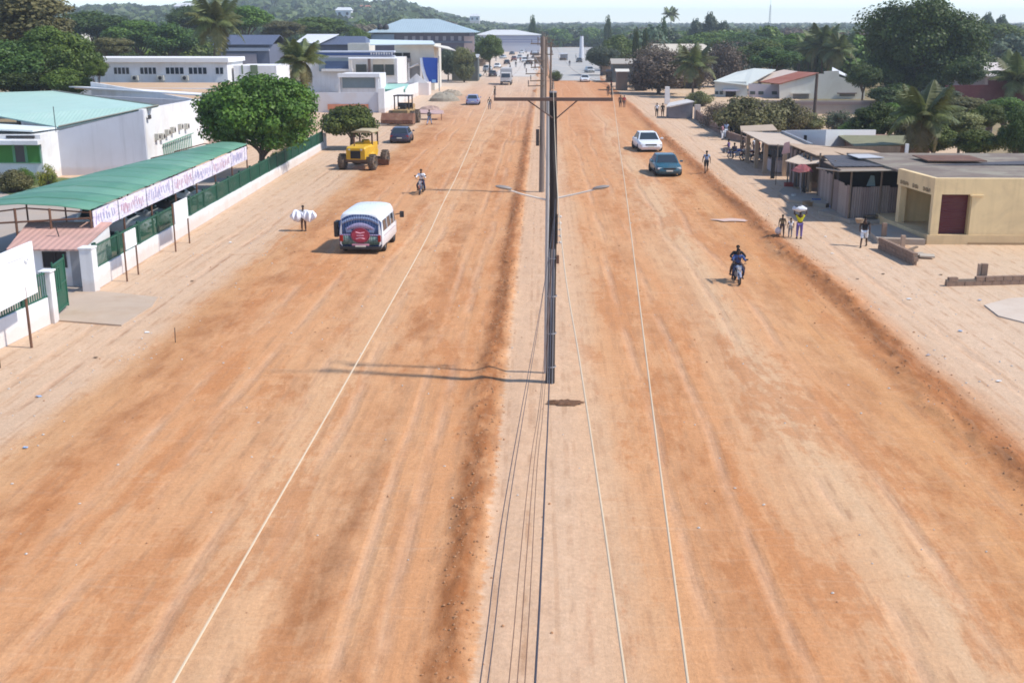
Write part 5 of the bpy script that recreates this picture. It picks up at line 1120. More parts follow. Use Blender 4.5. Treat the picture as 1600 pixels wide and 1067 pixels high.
# kiosk by the road
kk = empty('kiosk', (0, 0, 0), 0, 'grey sheet kiosk with white sloping roof beside the right lane', 'kiosk')
K0 = G(1041, 186); K1 = G(1082, 186)
MB().wall([(K0[0] + .3, K0[1] + .2, 0), (K1[0], K1[1], 0), (K1[0], K1[1], 2.0), (K0[0] + .3, K0[1] + .2, 1.35)], (0, .12, 0)).build('front_wall', mat('kiosk_grey', (.2, .19, .2), .8, .15, 1.2, (.12, .1, .1), 1, .5), kk)
MB().bx(K0[0] + .3, K0[0] + .4, K0[1] + .3, K0[1] + 3, 0, 1.4).bx(K1[0] - .1, K1[0], K1[1] + .15, K1[1] + 3, 0, 1.95).build('side_wall', MC['kiosk_grey'], kk)
MB().slab([(K0[0] - .1, K0[1] - .3, 1.5), (K1[0] + .1, K1[1] - .3, 2.15), (K1[0] - .4, K1[1] + 3.2, 2.2), (K0[0] + .6, K0[1] + 3.2, 1.75)], .12).build('roof', mat('bleached_white', (.6, .55, .5), .7), kk)
t = tag(MB().wall([AT(1039, 163, 168), AT(1047, 163, 168), AT(1046.5, 136, 168), AT(1040, 136, 168)], (0, .8, 0)).build('marker_post', mat('post_white', (.72, .68, .64), .8, .05, 1)), 'tall white square post behind the kiosk, before the brown bush', 'post')
# beige roofs, maroon wall, pink house and pale roofs
t = gable('house', 'long cream roofed house among brown bushes beyond the kiosk', 'house', 1018, 1125, 82, 69, 265, 12, mat('cream_sheet', (.55, .48, .38), .7, .1, .4), CREAM, .6, (.05, .8))
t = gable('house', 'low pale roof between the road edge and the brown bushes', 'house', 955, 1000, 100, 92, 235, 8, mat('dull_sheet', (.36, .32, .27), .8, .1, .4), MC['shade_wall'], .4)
t = gable('hut', 'tiny hut with bright roof by the right lane, below the brown bush', 'hut', 962, 984, 112, 108, 205, 4, CREAM, MC['brown_shade'], .3)
t = empty('yard_wall', (0, 0, 0), 0, 'maroon painted wall right of the huge dark tree', 'wall'); fp(t, 'wall_face', [(1478, 172), (1478, 134), (1545, 133), (1545, 126), (1640, 126), (1640, 172)], 140, MAROON); fp(t, 'pale_base', [(1530, 172), (1530, 158), (1590, 160), (1590, 172)], 139.8, MC['pale_lilac'], .15)
t = gable('house', 'small pink-roofed house behind the maroon wall, under the huge dark tree', 'house', 1428, 1470, 116, 104, 200, 8, mat('pink_roof', (.46, .25, .22), .8, .1, .5), CREAM, .4)
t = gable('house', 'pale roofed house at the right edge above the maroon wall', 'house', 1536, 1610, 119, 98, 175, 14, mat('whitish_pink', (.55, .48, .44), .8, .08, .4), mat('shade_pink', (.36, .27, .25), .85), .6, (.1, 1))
t = gable('house', 'small white house seen under the right side of the huge dark tree', 'house', 1480, 1510, 124, 114, 190, 6, mat('grey_tile', (.3, .3, .32), .8), WHITE, .3)
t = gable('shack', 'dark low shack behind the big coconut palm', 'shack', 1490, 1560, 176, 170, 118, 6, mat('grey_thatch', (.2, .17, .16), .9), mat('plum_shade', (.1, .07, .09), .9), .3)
# thin block paths / beam by the palm
p = AT(1417, 232, 80); tag(MB().box(0, 0, 1.55, .22, .15, 3.1).build('marker_post', MC['post_white'], loc=(p[0], 80, 0)), 'white post standing just left of the big coconut palm trunk', 'post')
# tall mast on the skyline
p = AT(1204, 8, 700); ms = empty('radio_mast', (p[0], 700, 0), 0, 'thin lattice radio mast on the right skyline', 'mast'); zt = p[2]
mb = MB()
for a in range(3): mb.bar((math.cos(a * 2.09) * .9, math.sin(a * 2.09) * .9, 0), (math.cos(a * 2.09) * .3, math.sin(a * 2.09) * .3, zt), .12, n=4)
for i in range(16):
    z = zt * i / 16; r_ = .9 - .6 * i / 16; mb.bar((r_, 0, z), (-r_ * .5, r_ * .87, z + zt / 16), .06, n=3)
mb.build('lattice', mat('mast_grey', (.3, .32, .36), .6), ms); MB().bar((0, 0, zt), (0, 0, zt + 4), .08, n=4).build('antenna', MC['mast_grey'], ms)
# ------------------------------------------------------------------ VEHICLES
RED_L = mat('red_lamp', (.3, .015, .01), .3); CLR = mat('clear_lamp', (.6, .6, .58), .2, spec=.6); CHR = mat('chrome', (.55, .55, .55), .2, metal=.9); PLATE = mat('number_plate', (.62, .6, .5), .5)
def wheel(parent, x, y, r, w_, name='wheel'):
    o = empty_part(name, parent, (x, y, r))
    return o
TY = {}
def tyre_parts(r, w_):
    k = (round(r, 2), round(w_, 2))
    if k not in TY:
        t = MB().torus((0, 0, 0), r * .78, r * .22, w_ / 2, 22, 8); tyre = t.mesh('wheel', BLACK, True)
        m = MB().bar((-w_ * .3, 0, 0), (w_ * .3, 0, 0), r * .6, n=16); rim = m.mesh('rim', GREY, False)
        TY[k] = (tyre, rim)
    return TY[k]
def wheels(root, spots, r, w_):
    for x, y in spots:
        a, b = tyre_parts(r, w_); o = link('wheel', a, root, loc=(x, y, r)); link('rim', b, o)
def ring(y, prof):      # prof: half profile [(x,z)...] from bottom centre side up to roof
    L = [(x, y, z) for x, z in prof]; return L + [(-x, y, z) for x, z in reversed(prof)]
def lerp(a, b, t): return a + (b - a) * t
def car(name, label, cat, loc, rz, pm, kind='sedan', sc=1.0, group=None):
    """front faces local -Y"""
    root = empty(name, loc, rz, label, cat, group); root.scale = (sc, sc * .9, sc * .9)
    W = .86; Lh = {'sedan': 2.15, 'hatch': 1.9, 'suv': 2.25, 'pickup': 2.5}[kind]; H = {'sedan': 1.42, 'hatch': 1.46, 'suv': 1.72, 'pickup': 1.72}[kind]
    hood = {'sedan': .86, 'hatch': .9, 'suv': 1.04, 'pickup': 1.04}[kind]; g = .2 if kind in ('sedan', 'hatch') else .3
    st_ = [(-Lh, .62, g + .12, hood - .28), (-Lh + .12, .76, g, hood - .14), (-Lh + .55, W, g, hood - .05), (-.95, W, g, hood + .03), (0, W, g, hood + .06), (1.0, W, g, hood + .07),
           (Lh - .5, W, g, hood + .06 if kind != 'pickup' else hood), (Lh - .1, .8, g + .02, hood + .01), (Lh, .68, g + .14, hood - .18)]
    mb = MB(); rings = []
    for y, wd, zb, zt in st_:
        rings.append(ring(y, [(wd * .86, zb), (wd, zb + .14), (wd * 1.01, lerp(zb, zt, .55)), (wd * .985, zt - .1), (wd * .9, zt - .01), (wd * .55, zt + .015)]))
    mb.loft(rings); body = mb.build('body', pm, root, smooth=True)
    y0, y1, y2, y3 = {'sedan': (-1.05, -.35, .95, 1.6), 'hatch': (-1.05, -.4, 1.25, 1.75), 'suv': (-1.15, -.5, 1.75, 2.1), 'pickup': (-1.1, -.5, .55, .8)}[kind]
    wb_, wt = W * .92, W * .70; zb = hood + .0; zt = H
    q = [(y0, wb_, zb, 0), (y1, wt, zt - .04, 1), (y2, wt, zt - .05, 1), (y3, wb_, zb, 0)]
    mb = MB()
    b0, b1, b2, b3 = (-wb_, y0, zb), (wb_, y0, zb), (wb_, y3, zb), (-wb_, y3, zb); t0, t1, t2, t3 = (-wt, y1, zt), (wt, y1, zt), (wt, y2, zt), (-wt, y2, zt)
    mb.add([b0, b1, b2, b3, t0, t1, t2, t3], [(0, 1, 5, 4), (1, 2, 6, 5), (2, 3, 7, 6), (3, 0, 4, 7), (4, 5, 6, 7)]); mb.build('cabin', pm, root, bevel=.05)
    def inset(a, b, c, d, m, nm, off):
        P = [Vector(v) for v in (a, b, c, d)]; cc = sum(P, Vector()) / 4; n_ = (P[1] - P[0]).cross(P[3] - P[0]).normalized()
        if n_.dot(cc - Vector((0, .2, zb))) < 0: n_ = -n_
        P = [cc + (v - cc) * m for v in P]; MB().wall([tuple(v + n_ * off) for v in P], tuple(-n_ * .012)).build(nm, GL, root)
    inset(b0, b1, t1, t0, .88, 'windscreen', .012); inset(b2, b3, t3, t2, .86, 'rear_window', .012)
    for s_ in (-1, 1):
        ym0, ym1 = lerp(y0, y3, .5), lerp(y1, y2, .5); B = lambda y: (s_ * wb_, y, zb); T = lambda y: (s_ * wt, y, zt)
        inset(B(y0 + .12), B(ym0 - .03), T(ym1 - .03), T(y1 + .06), .86, 'side_window', .012); inset(B(ym0 + .03), B(y3 - .15), T(y2 - .06), T(ym1 + .03), .86, 'side_window', .012)
        MB().box(s_ * (W + .1), y0 + .28, hood + .12, .2, .1, .13).build('mirror', pm, root, bevel=.03)
        MB().box(s_ * .62, -Lh + .1, hood - .27, .3, .12, .13).build('headlight', CLR, root, bevel=.03); MB().box(s_ * .66, Lh - .06, hood - .2, .26, .1, .16).build('tail_light', RED_L, root, bevel=.03)
    MB().box(0, -Lh + .05, hood - .28, .8, .12, .11).build('grille', DARK, root); MB().box(0, -Lh + .02, g + .22, 1.3, .14, .16).build('front_bumper', DARK if kind != 'sedan' else pm, root, bevel=.04); MB().box(0, Lh - .02, g + .24, 1.35, .12, .18).build('rear_bumper', pm, root, bevel=.04)
    MB().box(0, -Lh - .06, g + .24, .44, .02, .1).build('number_plate', PLATE, root); MB().box(0, Lh + .05, g + .34, .44, .02, .1).build('number_plate', PLATE, root)
    MB().bx(-W + .05, W - .05, -Lh + .25, Lh - .3, g - .03, g + .03).build('underside', BLACK, root)
    r = .31 if kind in ('sedan', 'hatch') else .38
    wheels(root, [(s_ * (W - .07), y) for s_ in (-1, 1) for y in (-Lh * .62, Lh * .6)], r, .22)
    return root
def gp(px, py): x, y = G(px, py); return x, y
WP = paint('white_paint', (.7, .72, .74)); BP = paint('blue_grey_paint', (.015, .085, .125)); NP = paint('navy_paint', (.03, .035, .07)); LB = paint('light_blue_paint', (.22, .26, .42)); SP_ = paint('silver_paint', (.4, .42, .43)); RP = paint('red_brown_paint', (.2, .06, .04)); KP = paint('charcoal_paint', (.03, .03, .035))
x, y = gp(1013, 237); car('car', 'white saloon car driving towards the camera on the right side of the road', 'car', (x, y + 1.7, 0), R(4), WP, 'sedan', 1.28)
x, y = gp(1042, 275); car('car', 'dark blue-grey car driving towards the camera just below the white saloon', 'car', (x, y + 1.6, 0), R(3), BP, 'sedan', 1.17)
x, y = gp(624, 225); car('car', 'dark navy hatchback parked behind the yellow grader', 'car', (x, y + 2, 0), R(180), NP, 'hatch', 1.13)
x, y = gp(738, 165); car('car', 'light blue car near the start of the paved left lane', 'car', (x, y + 2, 0), R(180), LB, 'hatch', 1.1)
x, y = gp(734, 123); car('car', 'dark teal pickup parked broadside among shrubs left of the far lane', 'pickup', (x, y, 0), R(90), BP, 'pickup', 1.15)
x, y = gp(910, 128); car('car', 'white car entering the dirt from the paved right lane', 'car', (x + .5, y, 0), 0, WP, 'sedan', 1.1)
x, y = gp(921, 114); car('car', 'silver car on the paved right lane behind the white one', 'car', (x, y, .04), R(10), SP_, 'hatch', 1.1)
x, y = gp(905, 98); car('car', 'dark car far along the paved right lane', 'car', (x, y, .04), 0, KP, 'sedan', 1.1)
for i, (px, py, pm, kd, lb) in enumerate([(803, 96, RP, 'suv', 'reddish-brown vehicle at the far end of the left lane'), (792, 101, KP, 'hatch', 'dark car below the reddish-brown vehicle on the left lane'),
        (812, 92, SP_, 'sedan', 'tiny silver car farthest along the left lane'), (770, 120, KP, 'sedan', 'dark car just left of the grey box truck'), (820, 98, WP, 'suv', 'white vehicle near the far poles on the left lane')]):
    x, y = gp(px, py); car('car', lb, 'car', (x, y, .04), R(180) if i % 2 else 0, pm, kd, 1.05)
rgc = random.Random(31); LMK = ['beside the second median pole', 'near the long pale warehouse', 'by the loose green tree', 'at the narrow end of the left lane', 'close to the reddish-brown vehicle', 'far behind the grey box truck', 'under the last median pole']
for i, (px, py, pm, kd) in enumerate([(786, 92, SP_, 'sedan'), (827, 101, KP, 'hatch'), (777, 107, WP, 'hatch'), (815, 84, WP, 'suv'), (800, 86, KP, 'sedan'), (762, 112, SP_, 'suv'), (832, 86, RP, 'sedan')]):
    x, y = gp(px, py); car('car', '%s car %s' % ({'silver_paint': 'silver', 'charcoal_paint': 'black', 'white_paint': 'white', 'red_brown_paint': 'brownish'}[pm.name], LMK[i]), 'car', (x, y, .04), R(rgc.uniform(-15, 15) + (180 if i % 2 else 0)), pm, kd, 1.0)
for i, (px, py, c) in enumerate([(842, 100, (.4, .3, .22)), (836, 92, (.3, .32, .36)), (760, 98, (.45, .36, .28)), (752, 104, (.3, .22, .16)), (880, 95, (.4, .4, .42)), (948, 118, (.42, .33, .26)), (957, 128, (.3, .24, .2)), (944, 108, (.5, .46, .42))]):
    x, y = gp(px, py); st0 = empty('market_stall', (x, y, 0), R(rgc.uniform(-20, 20)), ['tan', 'bluish', 'straw coloured', 'brown', 'grey', 'ragged orange-brown', 'dark brown', 'bleached'][i] + ' roofed roadside stall ' + ['right of the far left lane', 'under the far median poles', 'left of the far left lane', 'behind the straw coloured stall', 'on the left border of the far right lane', 'on the right bank past the kiosk', 'below the ragged stall on the right bank', 'highest of the three on the right bank'][i], 'stall')
    m_ = mat('stall_tint_%d' % i, c, .85, .2, 1)
    MB().slab([(-1.4, -1, 2.1), (1.4, -1, 2.1), (1.4, 1.2, 2.4), (-1.4, 1.2, 2.4)], .06).build('roof', m_, st0); MB().box(0, -.6, .5, 2.2, .6, .8).build('counter', WOOD, st0); MB().bx(-1.3, 1.3, 1.0, 1.08, 0, 2.3).build('back_panel', m_, st0)
    for a, b_ in ((-1.3, -.9), (1.3, -.9)): MB().bar((a, b_, 0), (a, b_, 2.1), .04, n=5).build('post', WOOD, st0)
# box truck in dust
x, y = gp(790, 134); tk_ = empty('truck', (x, y + 4, 0), 0, 'light grey box truck on the dusty left lane', 'truck')
MB().bx(-1.15, 1.15, -.8, 4.6, .9, 3.1).build('cargo_box', mat('dusty_grey_box', (.42, .41, .4), .8, .1, 1), tk_, bevel=.05)
mb = MB(); mb.loft([ring(-3.0, [(1.0, .5), (1.05, 1.2), (.98, 1.25)]), ring(-2.9, [(1.05, .5), (1.08, 1.4), (1.0, 1.5)]), ring(-2.6, [(1.05, .5), (1.08, 1.4), (.95, 2.3)]), ring(-1.0, [(1.05, .5), (1.08, 1.4), (.95, 2.45)])]); mb.build('cab', MC['dusty_grey_box'], tk_, smooth=True)
MB().wall([(-.85, -2.96, 1.5), (.85, -2.96, 1.5), (.8, -2.66, 2.2), (-.8, -2.66, 2.2)], (0, -.02, 0)).build('windscreen', GL, tk_)
for s_ in (-1, 1): MB().box(s_ * .75, -3.04, .85, .28, .06, .16).build('headlight', CLR, tk_); MB().box(s_ * 1.25, -2.7, 1.7, .12, .1, .35).build('mirror', DARK, tk_)
MB().box(0, -3.05, .62, 2.0, .1, .2).build('bumper', DARK, tk_); MB().bx(-.5, .5, -2.8, 4.5, .55, .9).build('chassis', DARK, tk_); wheels(tk_, [(s_ * .95, yy) for s_ in (-1, 1) for yy in (-2.2, 3.2)], .42, .3)

# minibus seen from behind
x, y = G(572, 392); van = empty('minibus', (x - .12, y + .15, 0), R(-3), 'white minibus with blue and red printed rear seen from behind', 'minibus')
W, H, L = 1.0, 2.28, 5.0
def vring(yy, wd, zb, zt, rnd_=.28, tuck=0):
    return ring(yy, [(wd * .9, zb), (wd, zb + .16), (wd * 1.0, zb + .75), (wd * .975, zt * .62), (wd * .90, zt - rnd_), (wd * .80, zt - rnd_ * .35), (wd * .6, zt - .03), (wd * .3, zt)])
mb = MB(); rings = [vring(.0, W * .93, .42, H - .12), vring(.06, W * .97, .32, H - .05), vring(.25, W, .3, H), vring(2.5, W, .3, H + .02), vring(4.1, W, .3, H), vring(4.5, W * .98, .3, H - .25, .3), vring(4.95, W * .95, .3, H - .95, .25), vring(5.05, W * .9, .4, H - 1.1, .2)]
mb.loft(rings); mb.build('body', WP, van, smooth=True)
# rear: curved printed surface as thin sheets standing proud
def arc_sheet(name, x0, x1, zfun0, zfun1, off, m, n=16):
    mb = MB(); a = []; b = []
    for i in range(n + 1):
        x = lerp(x0, x1, i / n); yy = -off + .05 * (x / W) ** 4
        a.append((x, yy, zfun0(x))); b.append((x, yy, zfun1(x)))
    for i in range(n): mb.quad(a[i], a[i + 1], b[i + 1], b[i])
    o = mb.build(name, m, van, smooth=True); s_ = o.modifiers.new('t', 'SOLIDIFY'); s_.thickness = .012; s_.offset = 1; return o
PB = mat('print_blue', (.02, .04, .11), .4, .3, 2, (.08, .12, .24), 1.6, .5); PL = mat('print_lilac', (.3, .26, .4), .45, .15, 3, (.1, .1, .22), 3, .5); PR = mat('print_red', (.42, .05, .08), .45, .15, 3); PG_ = mat('print_green', (.06, .12, .11), .5, .3, 3, (.4, .44, .42), 3, .5)
top = lambda x: 2.15 - .4 * abs(x / .96) ** 3
arc_sheet('rear_window', -.965, .965, lambda x: .42, top, .012, PB)
arc_sheet('rear_print', -.84, .84, lambda x: 1.86 - .34 * abs(x / .9) ** 2.2, lambda x: 2.03 - .36 * abs(x / .9) ** 2.6, .03, mat('print_pale_blue', (.2, .26, .4), .4, .2, 3, (.07, .09, .2), 3, .5))
arc_sheet('rear_print', -.62, .62, lambda x: 1.28 + .12 * (1 - (x / .7) ** 2), lambda x: 1.38 + .33 * (1 - (x / .66) ** 2), .032, PL)
arc_sheet('rear_print', -.86, .86, lambda x: .52 + .02 * math.sin(x * 9), lambda x: .98 + .05 * math.sin(x * 6), .02, PG_)
arc_sheet('rear_trim', -.9, .9, lambda x: 1.0, lambda x: 1.08, .028, PL)
for sx in (-1, 1):
    mb = MB(); mb.wall([(sx * .62, -.034, 1.16), (sx * .36, -.034, 1.2), (sx * .46, -.034, 1.5), (sx * .68, -.03, 1.42)], (0, -.006, 0)); mb.build('rear_print', MC['print_pale_blue'], van)
mb = MB(); mb.bar((0, -.045, 1.02), (0, -.07, 1.02), .43, n=28); mb.v = [(a, b, 1.02 + (c - 1.02) * .95) for a, b, c in mb.v]; em = mb.build('round_emblem', PR, van)
mb = MB(); mb.torus((0, 0, 0), .39, .02, .02, 28, 6); o = mb.build('emblem_ring', mat('dark_red_line', (.16, .02, .05), .5), em, loc=(0, -.072, 1.02), rot=(0, 0, R(90)), scale=(1, 1, .95))
mb = MB(); 
for (ax0, az0, ax1, az1) in ((-.2, 1.2, 0, 1.14), (0, 1.14, .2, 1.2), (-.2, .84, 0, .9), (0, .9, .2, .84), (-.16, 1.02, .16, 1.02)): mb.bar((ax0, -.078, az0), (ax1, -.078, az1), .035, n=4)
mb.build('emblem_marks', mat('print_pink', (.62, .3, .36), .5), em)
MB().box(0, -.05, .52, .78, .03, .1).build('pink_strip', MC['print_pink'], van); MB().box(0, -.08, .42, .48, .03, .12).build('number_plate', PLATE, van)
MB().bx(-.94, .94, -.1, .12, .26, .42).build('rear_bumper', DARK, van, bevel=.03)
for s_ in (-1, 1):
    MB().box(s_ * .86, -.03, .86, .14, .08, .34).build('tail_light', RED_L, van, bevel=.02)
    f = MB().wall([(s_ * 1.0, .35, 1.22), (s_ * 1.0, 4.2, 1.22), (s_ * .955, 4.0, 1.78), (s_ * .945, .45, 1.78)], (s_ * .012, 0, 0)).build('side_window', GL, van)
    for yy in (1.4, 2.6, 3.6): MB().box(s_ * .99, yy, 1.5, .04, .06, .58, ry=-s_ * .07).build('window_bar', WP, f)
    MB().box(s_ * 1.005, 2.3, .95, .012, 3.6, .03).build('side_moulding', mat('dusty_pink_strip', (.4, .3, .32), .6), van)
    MB().bar((s_ * .95, 4.6, 1.5), (s_ * 1.2, 4.7, 1.55), .03).build('mirror_arm', DARK, van); MB().box(s_ * 1.26, 4.7, 1.5, .2, .1, .36).build('mirror', DARK, van, bevel=.03)
MB().box(-1.13, .5, 1.3, .2, .7, .85).build('left_mirror', DARK, van, bevel=.05)  # dark box for the big black mirror on the left side
wheels(van, [(s_ * .88, yy) for s_ in (-1, 1) for yy in (1.0, 3.9)], .33, .24)
MB().bx(-.9, .9, .3, 4.8, .26, .34).build('underside', BLACK, van)

van.scale = (1.12, .84, .93); van.location.y -= 1.0
# yellow grader
YP = mat('machine_yellow', (.62, .36, .02), .5, .12, 1, (.35, .2, .06), 1.5, .4); x, y = G(560, 266)
gr = empty('road_grader', (x, y + .8, 0), R(-10), 'yellow road grader with open cab parked on the left shoulder', 'grader')
mb = MB(); mb.loft([ring(-.95, [(.7, .85), (.78, .9), (.78, 1.62), (.7, 1.72)]), ring(-.8, [(.75, .8), (.82, .85), (.82, 1.72), (.72, 1.82)]), ring(1.0, [(.75, .8), (.86, .85), (.86, 1.76), (.74, 1.9)])]); mb.build('engine_hood', YP, gr)
MB().box(0, -.96, 1.22, .82, .05, .62).build('grille', mat('grille_black', (.025, .02, .022), .7), gr)
for i in range(5): MB().box(0, -1.0, 1.0 + i * .11, .8, .03, .025).build('grille_slat', DARK, gr)
for s_ in (-1, 1): MB().wall([(s_ * .66, -.7, .85), (s_ * 1.05, -.4, .8), (s_ * 1.05, .9, .95), (s_ * .66, 1.0, 1.55)], (0, 0, .06)).build('fender', YP, gr); MB().box(s_ * .5, -1.0, 1.62, .14, .08, .12).build('headlight', CLR, gr)
MB().bx(-.78, .78, 1.0, 2.3, .9, 2.0).build('cab_base', YP, gr); MB().box(0, 1.6, 1.95, .5, .45, .5).build('seat', mat('mustard_seat', (.3, .22, .02), .8), gr)
for sx in (-.66, .66):
    for yy in (1.0, 2.4): MB().box(sx * 1.15, yy, 2.25, .11, .11, 1.1).build('cab_post', mat('brown_frame', (.09, .05, .04), .7), gr)
mb = MB(); mb.loft([ring(.75, [(.9, 2.78), (.92, 2.84), (.6, 2.96)]), ring(2.6, [(.9, 2.78), (.92, 2.86), (.6, 3.0)])]); mb.build('cab_roof', mat('dusty_roof', (.42, .33, .2), .8, .2, 2), gr, smooth=True)
MB().bar((-.3, -.3, 1.7), (-.3, -.3, 2.5), .05).build('exhaust', RUST, gr); MB().box(.3, 1.05, 2.0, .5, .05, .3).build('dashboard', YP, gr)
DT = mat('dusty_tyre', (.09, .07, .055), .95, .2, 2, (.3, .2, .13), 1.5, .5)
def bigwheels(root, spots, r, w_):
    me = MB().torus((0, 0, 0), r * .72, r * .28, w_ / 2, 24, 8).mesh('wheel', DT, True); rm = MB().bar((-w_ * .32, 0, 0), (w_ * .32, 0, 0), r * .5, n=14).mesh('rim', mat('dull_hub', (.14, .1, .06), .7, .2, 2)); hub = MB().bar((-w_ * .42, 0, 0), (w_ * .42, 0, 0), r * .18, n=8).mesh('hub', DARK)
    lug = MB()
    for i in range(18):
        a = i * math.pi / 9
        for s_ in (-1, 1): lug.box(s_ * w_ * .22, math.cos(a + s_ * .09) * r, math.sin(a + s_ * .09) * r, w_ * .42, .05, .06, rx=a)
    lg = lug.mesh('tread', DT)
    for x_, y_, st__ in spots:
        o = link('wheel', me, root, loc=(x_, y_, r), rot=(0, 0, st__)); link('rim', rm, o); link('hub', hub, o); link('tread', lg, o)
bigwheels(gr, [(-1.25, -.5, 0), (1.25, -.5, 0), (-1.2, 2.9, 0), (1.2, 2.9, 0)], .62, .55)
MB().bar((-1.2, -.5, .72), (1.2, -.5, .72), .17, n=8).box(0, -.62, .88, 2.2, .36, .32).build('front_axle', mat('dusty_steel', (.11, .085, .075), .8, .2, 2, (.25, .17, .12), 2, .5), gr)
MB().bx(-.3, .3, 1.0, 3.9, .95, 1.2).build('frame_beam', YP, gr); MB().bar((-1.1, 2.9, .6), (1.1, 2.9, .6), .12).build('rear_axle', DARK, gr)
mb = MB(); mb.wall([(-1.5, 2.4, .15), (1.9, 1.6, .15), (1.95, 1.55, .6), (-1.45, 2.35, .6)], (0, .08, 0)); mb.build('blade', RUST, gr)
# second machine
x, y = G(626, 196); ld = empty('wheel_loader', (x, y + 1.2, 0), R(-8), 'rusty brown wheel loader with wide bucket parked beyond the navy hatchback', 'loader')
mb = MB(); mb.loft([[(-1.55, -1.9, .2), (1.55, -1.9, .2), (1.55, -1.0, .15), (-1.55, -1.0, .15)], [(-1.55, -2.0, .55), (1.55, -2.0, .55), (1.55, -.9, .5), (-1.55, -.9, .5)], [(-1.55, -1.6, 1.15), (1.55, -1.6, 1.15), (1.55, -.95, 1.1), (-1.55, -.95, 1.1)]]); mb.build('bucket', mat('bucket_rust', (.2, .09, .055), .8, .2, 1.5, (.38, .24, .15), 1.5, .5), ld)
for i in range(9): MB().box(-1.4 + i * .35, -2.05, .32, .1, .2, .1).build('bucket_tooth', RUST, ld)
MB().bx(-.75, .75, -.6, 2.6, .7, 1.35).build('body', mat('faded_machine', (.36, .23, .1), .8, .2, 1.2), ld, bevel=.05)
for s_ in (-1, 1): MB().bar((s_ * .5, -1.1, .6), (s_ * .5, .3, 1.3), .09, n=5).build('lift_arm', RUST, ld)
for sx in (-.7, .7):
    for yy in (.1, 1.5): MB().box(sx, yy, 1.95, .1, .1, 1.25).build('cab_post', DARK, ld)
MB().box(0, .8, 2.6, 1.6, 1.7, .1).build('cab_roof', mat('dusty_black', (.06, .05, .05), .8, .2, 2), ld, bevel=.03); MB().box(0, 1.5, 1.7, 1.3, .05, .4).build('rear_panel', DARK, ld); MB().bx(-.6, .6, 1.6, 3.0, 1.36, 1.75).build('engine_cover', MC['faded_machine'], ld); MB().box(0, .8, 1.55, .5, .5, .4).build('seat', DARK, ld)
bigwheels(ld, [(-1.05, .1, 0), (1.05, .1, 0), (-1.05, 2.1, 0), (1.05, 2.1, 0)], .62, .45)
ld.scale = (1.22, 1.15, 1.25)
# parked cars under the carport
for i, (yy, pm, kd, lb) in enumerate([(52.8, KP, 'suv', 'dark car under the near end of the green carport'), (56.2, NP, 'sedan', 'dark navy car, second under the green carport'), (60.2, WP, 'suv', 'white car under the middle of the green carport'),
      (63.8, SP_, 'sedan', 'silver car under the green carport beyond the white one'), (67.6, KP, 'hatch', 'black small car far under the green carport'), (71.5, WP, 'sedan', 'white car under the far end of the green carport')]):
    car('car', lb, 'car', (-23.4, yy, 0), R(90), pm, kd, 1.0)

# motorcycles
def motorcycle(label, loc, rz, colour, group=None):
    r = empty('motorcycle', loc, rz, label, 'motorcycle', group); Z = .3
    for yy in (-.66, .62):
        o = MB().torus((0, 0, 0), .26, .045, .045, 20, 6).build('wheel', BLACK, r, smooth=True, loc=(0, yy, .305)); mb = MB()
        for k in range(8): a = k * math.pi / 4; mb.bar((0, 0, 0), (0, math.cos(a) * .25, math.sin(a) * .25), .006, n=3)
        mb.bar((-.05, 0, 0), (.05, 0, 0), .04); mb.build('spokes', GREY, o)
    for s_ in (-1, 1): MB().bar((s_ * .07, -.66, .305), (s_ * .08, -.42, .95), .022).build('fork', CHR, r); MB().bar((s_ * .08, .62, .305), (s_ * .09, .5, .72), .025).build('shock', CHR, r)
    MB().tube([(-.36, -.3, 1.04), (-.2, -.4, 1.02), (0, -.42, .98), (.2, -.4, 1.02), (.36, -.3, 1.04)], .014).build('handlebar', DARK, r)
    mb = MB(); mb.loft([[(.05 * math.cos(a), -.38, .82 + .04 * math.sin(a)) for a in [i * math.pi / 4 for i in range(8)]], [(.14 * math.cos(a), -.15, .82 + .12 * math.sin(a)) for a in [i * math.pi / 4 for i in range(8)]], [(.1 * math.cos(a), .08, .8 + .07 * math.sin(a)) for a in [i * math.pi / 4 for i in range(8)]]]); mb.build('fuel_tank', colour, r, smooth=True)
    MB().box(0, .38, .81, .25, .72, .09).build('seat', BLACK, r, bevel=.03); MB().box(0, -.02, .48, .24, .34, .3).build('engine', GREY, r, bevel=.03)
    MB().tube([(.1, -.15, .4), (.13, .1, .3), (.14, .75, .34)], [.02, .03, .045]).build('exhaust', CHR, r); MB().bar((0, -.47, .84), (0, -.54, .84), .085, n=12).build('headlight', CLR, r); MB().box(0, .74, .72, .12, .05, .08).build('tail_light', RED_L, r)
    MB().tube([(0, -.95, .46), (0, -.86, .58), (0, -.66, .63), (0, -.45, .58)], [.05, .06, .06, .05]).build('mudguard', colour, r); MB().tube([(0, .4, .6), (0, .66, .66), (0, .9, .52)], [.05, .06, .05]).build('mudguard', colour, r)
    MB().box(0, -.5, .66, .2, .02, .12).build('number_plate', PLATE, r); MB().bar((0, -.4, .9), (0, .1, .62), .025).bar((0, .1, .62), (0, .7, .7), .022).bar((0, 0, .3), (0, -.35, .75), .022).build('frame', DARK, r)
    for s_ in (-1, 1): MB().bar((s_ * .25, -.36, 1.04), (s_ * .33, -.36, 1.22), .008).box(s_ * .36, -.36, 1.25, .12, .02, .08).build('mirror', DARK, r); MB().bar((0, .1, .32), (s_ * .24, .1, .32), .014).build('footpeg', DARK, r)
    return r
x, y = G(1155, 446); M1 = (x, y + .7); motorcycle('motorcycle with silver headlight carrying two riders towards the camera', (x, y + .6, 0), 0, paint('silver_blue', (.3, .32, .42))).scale = (.92, .9, .88)
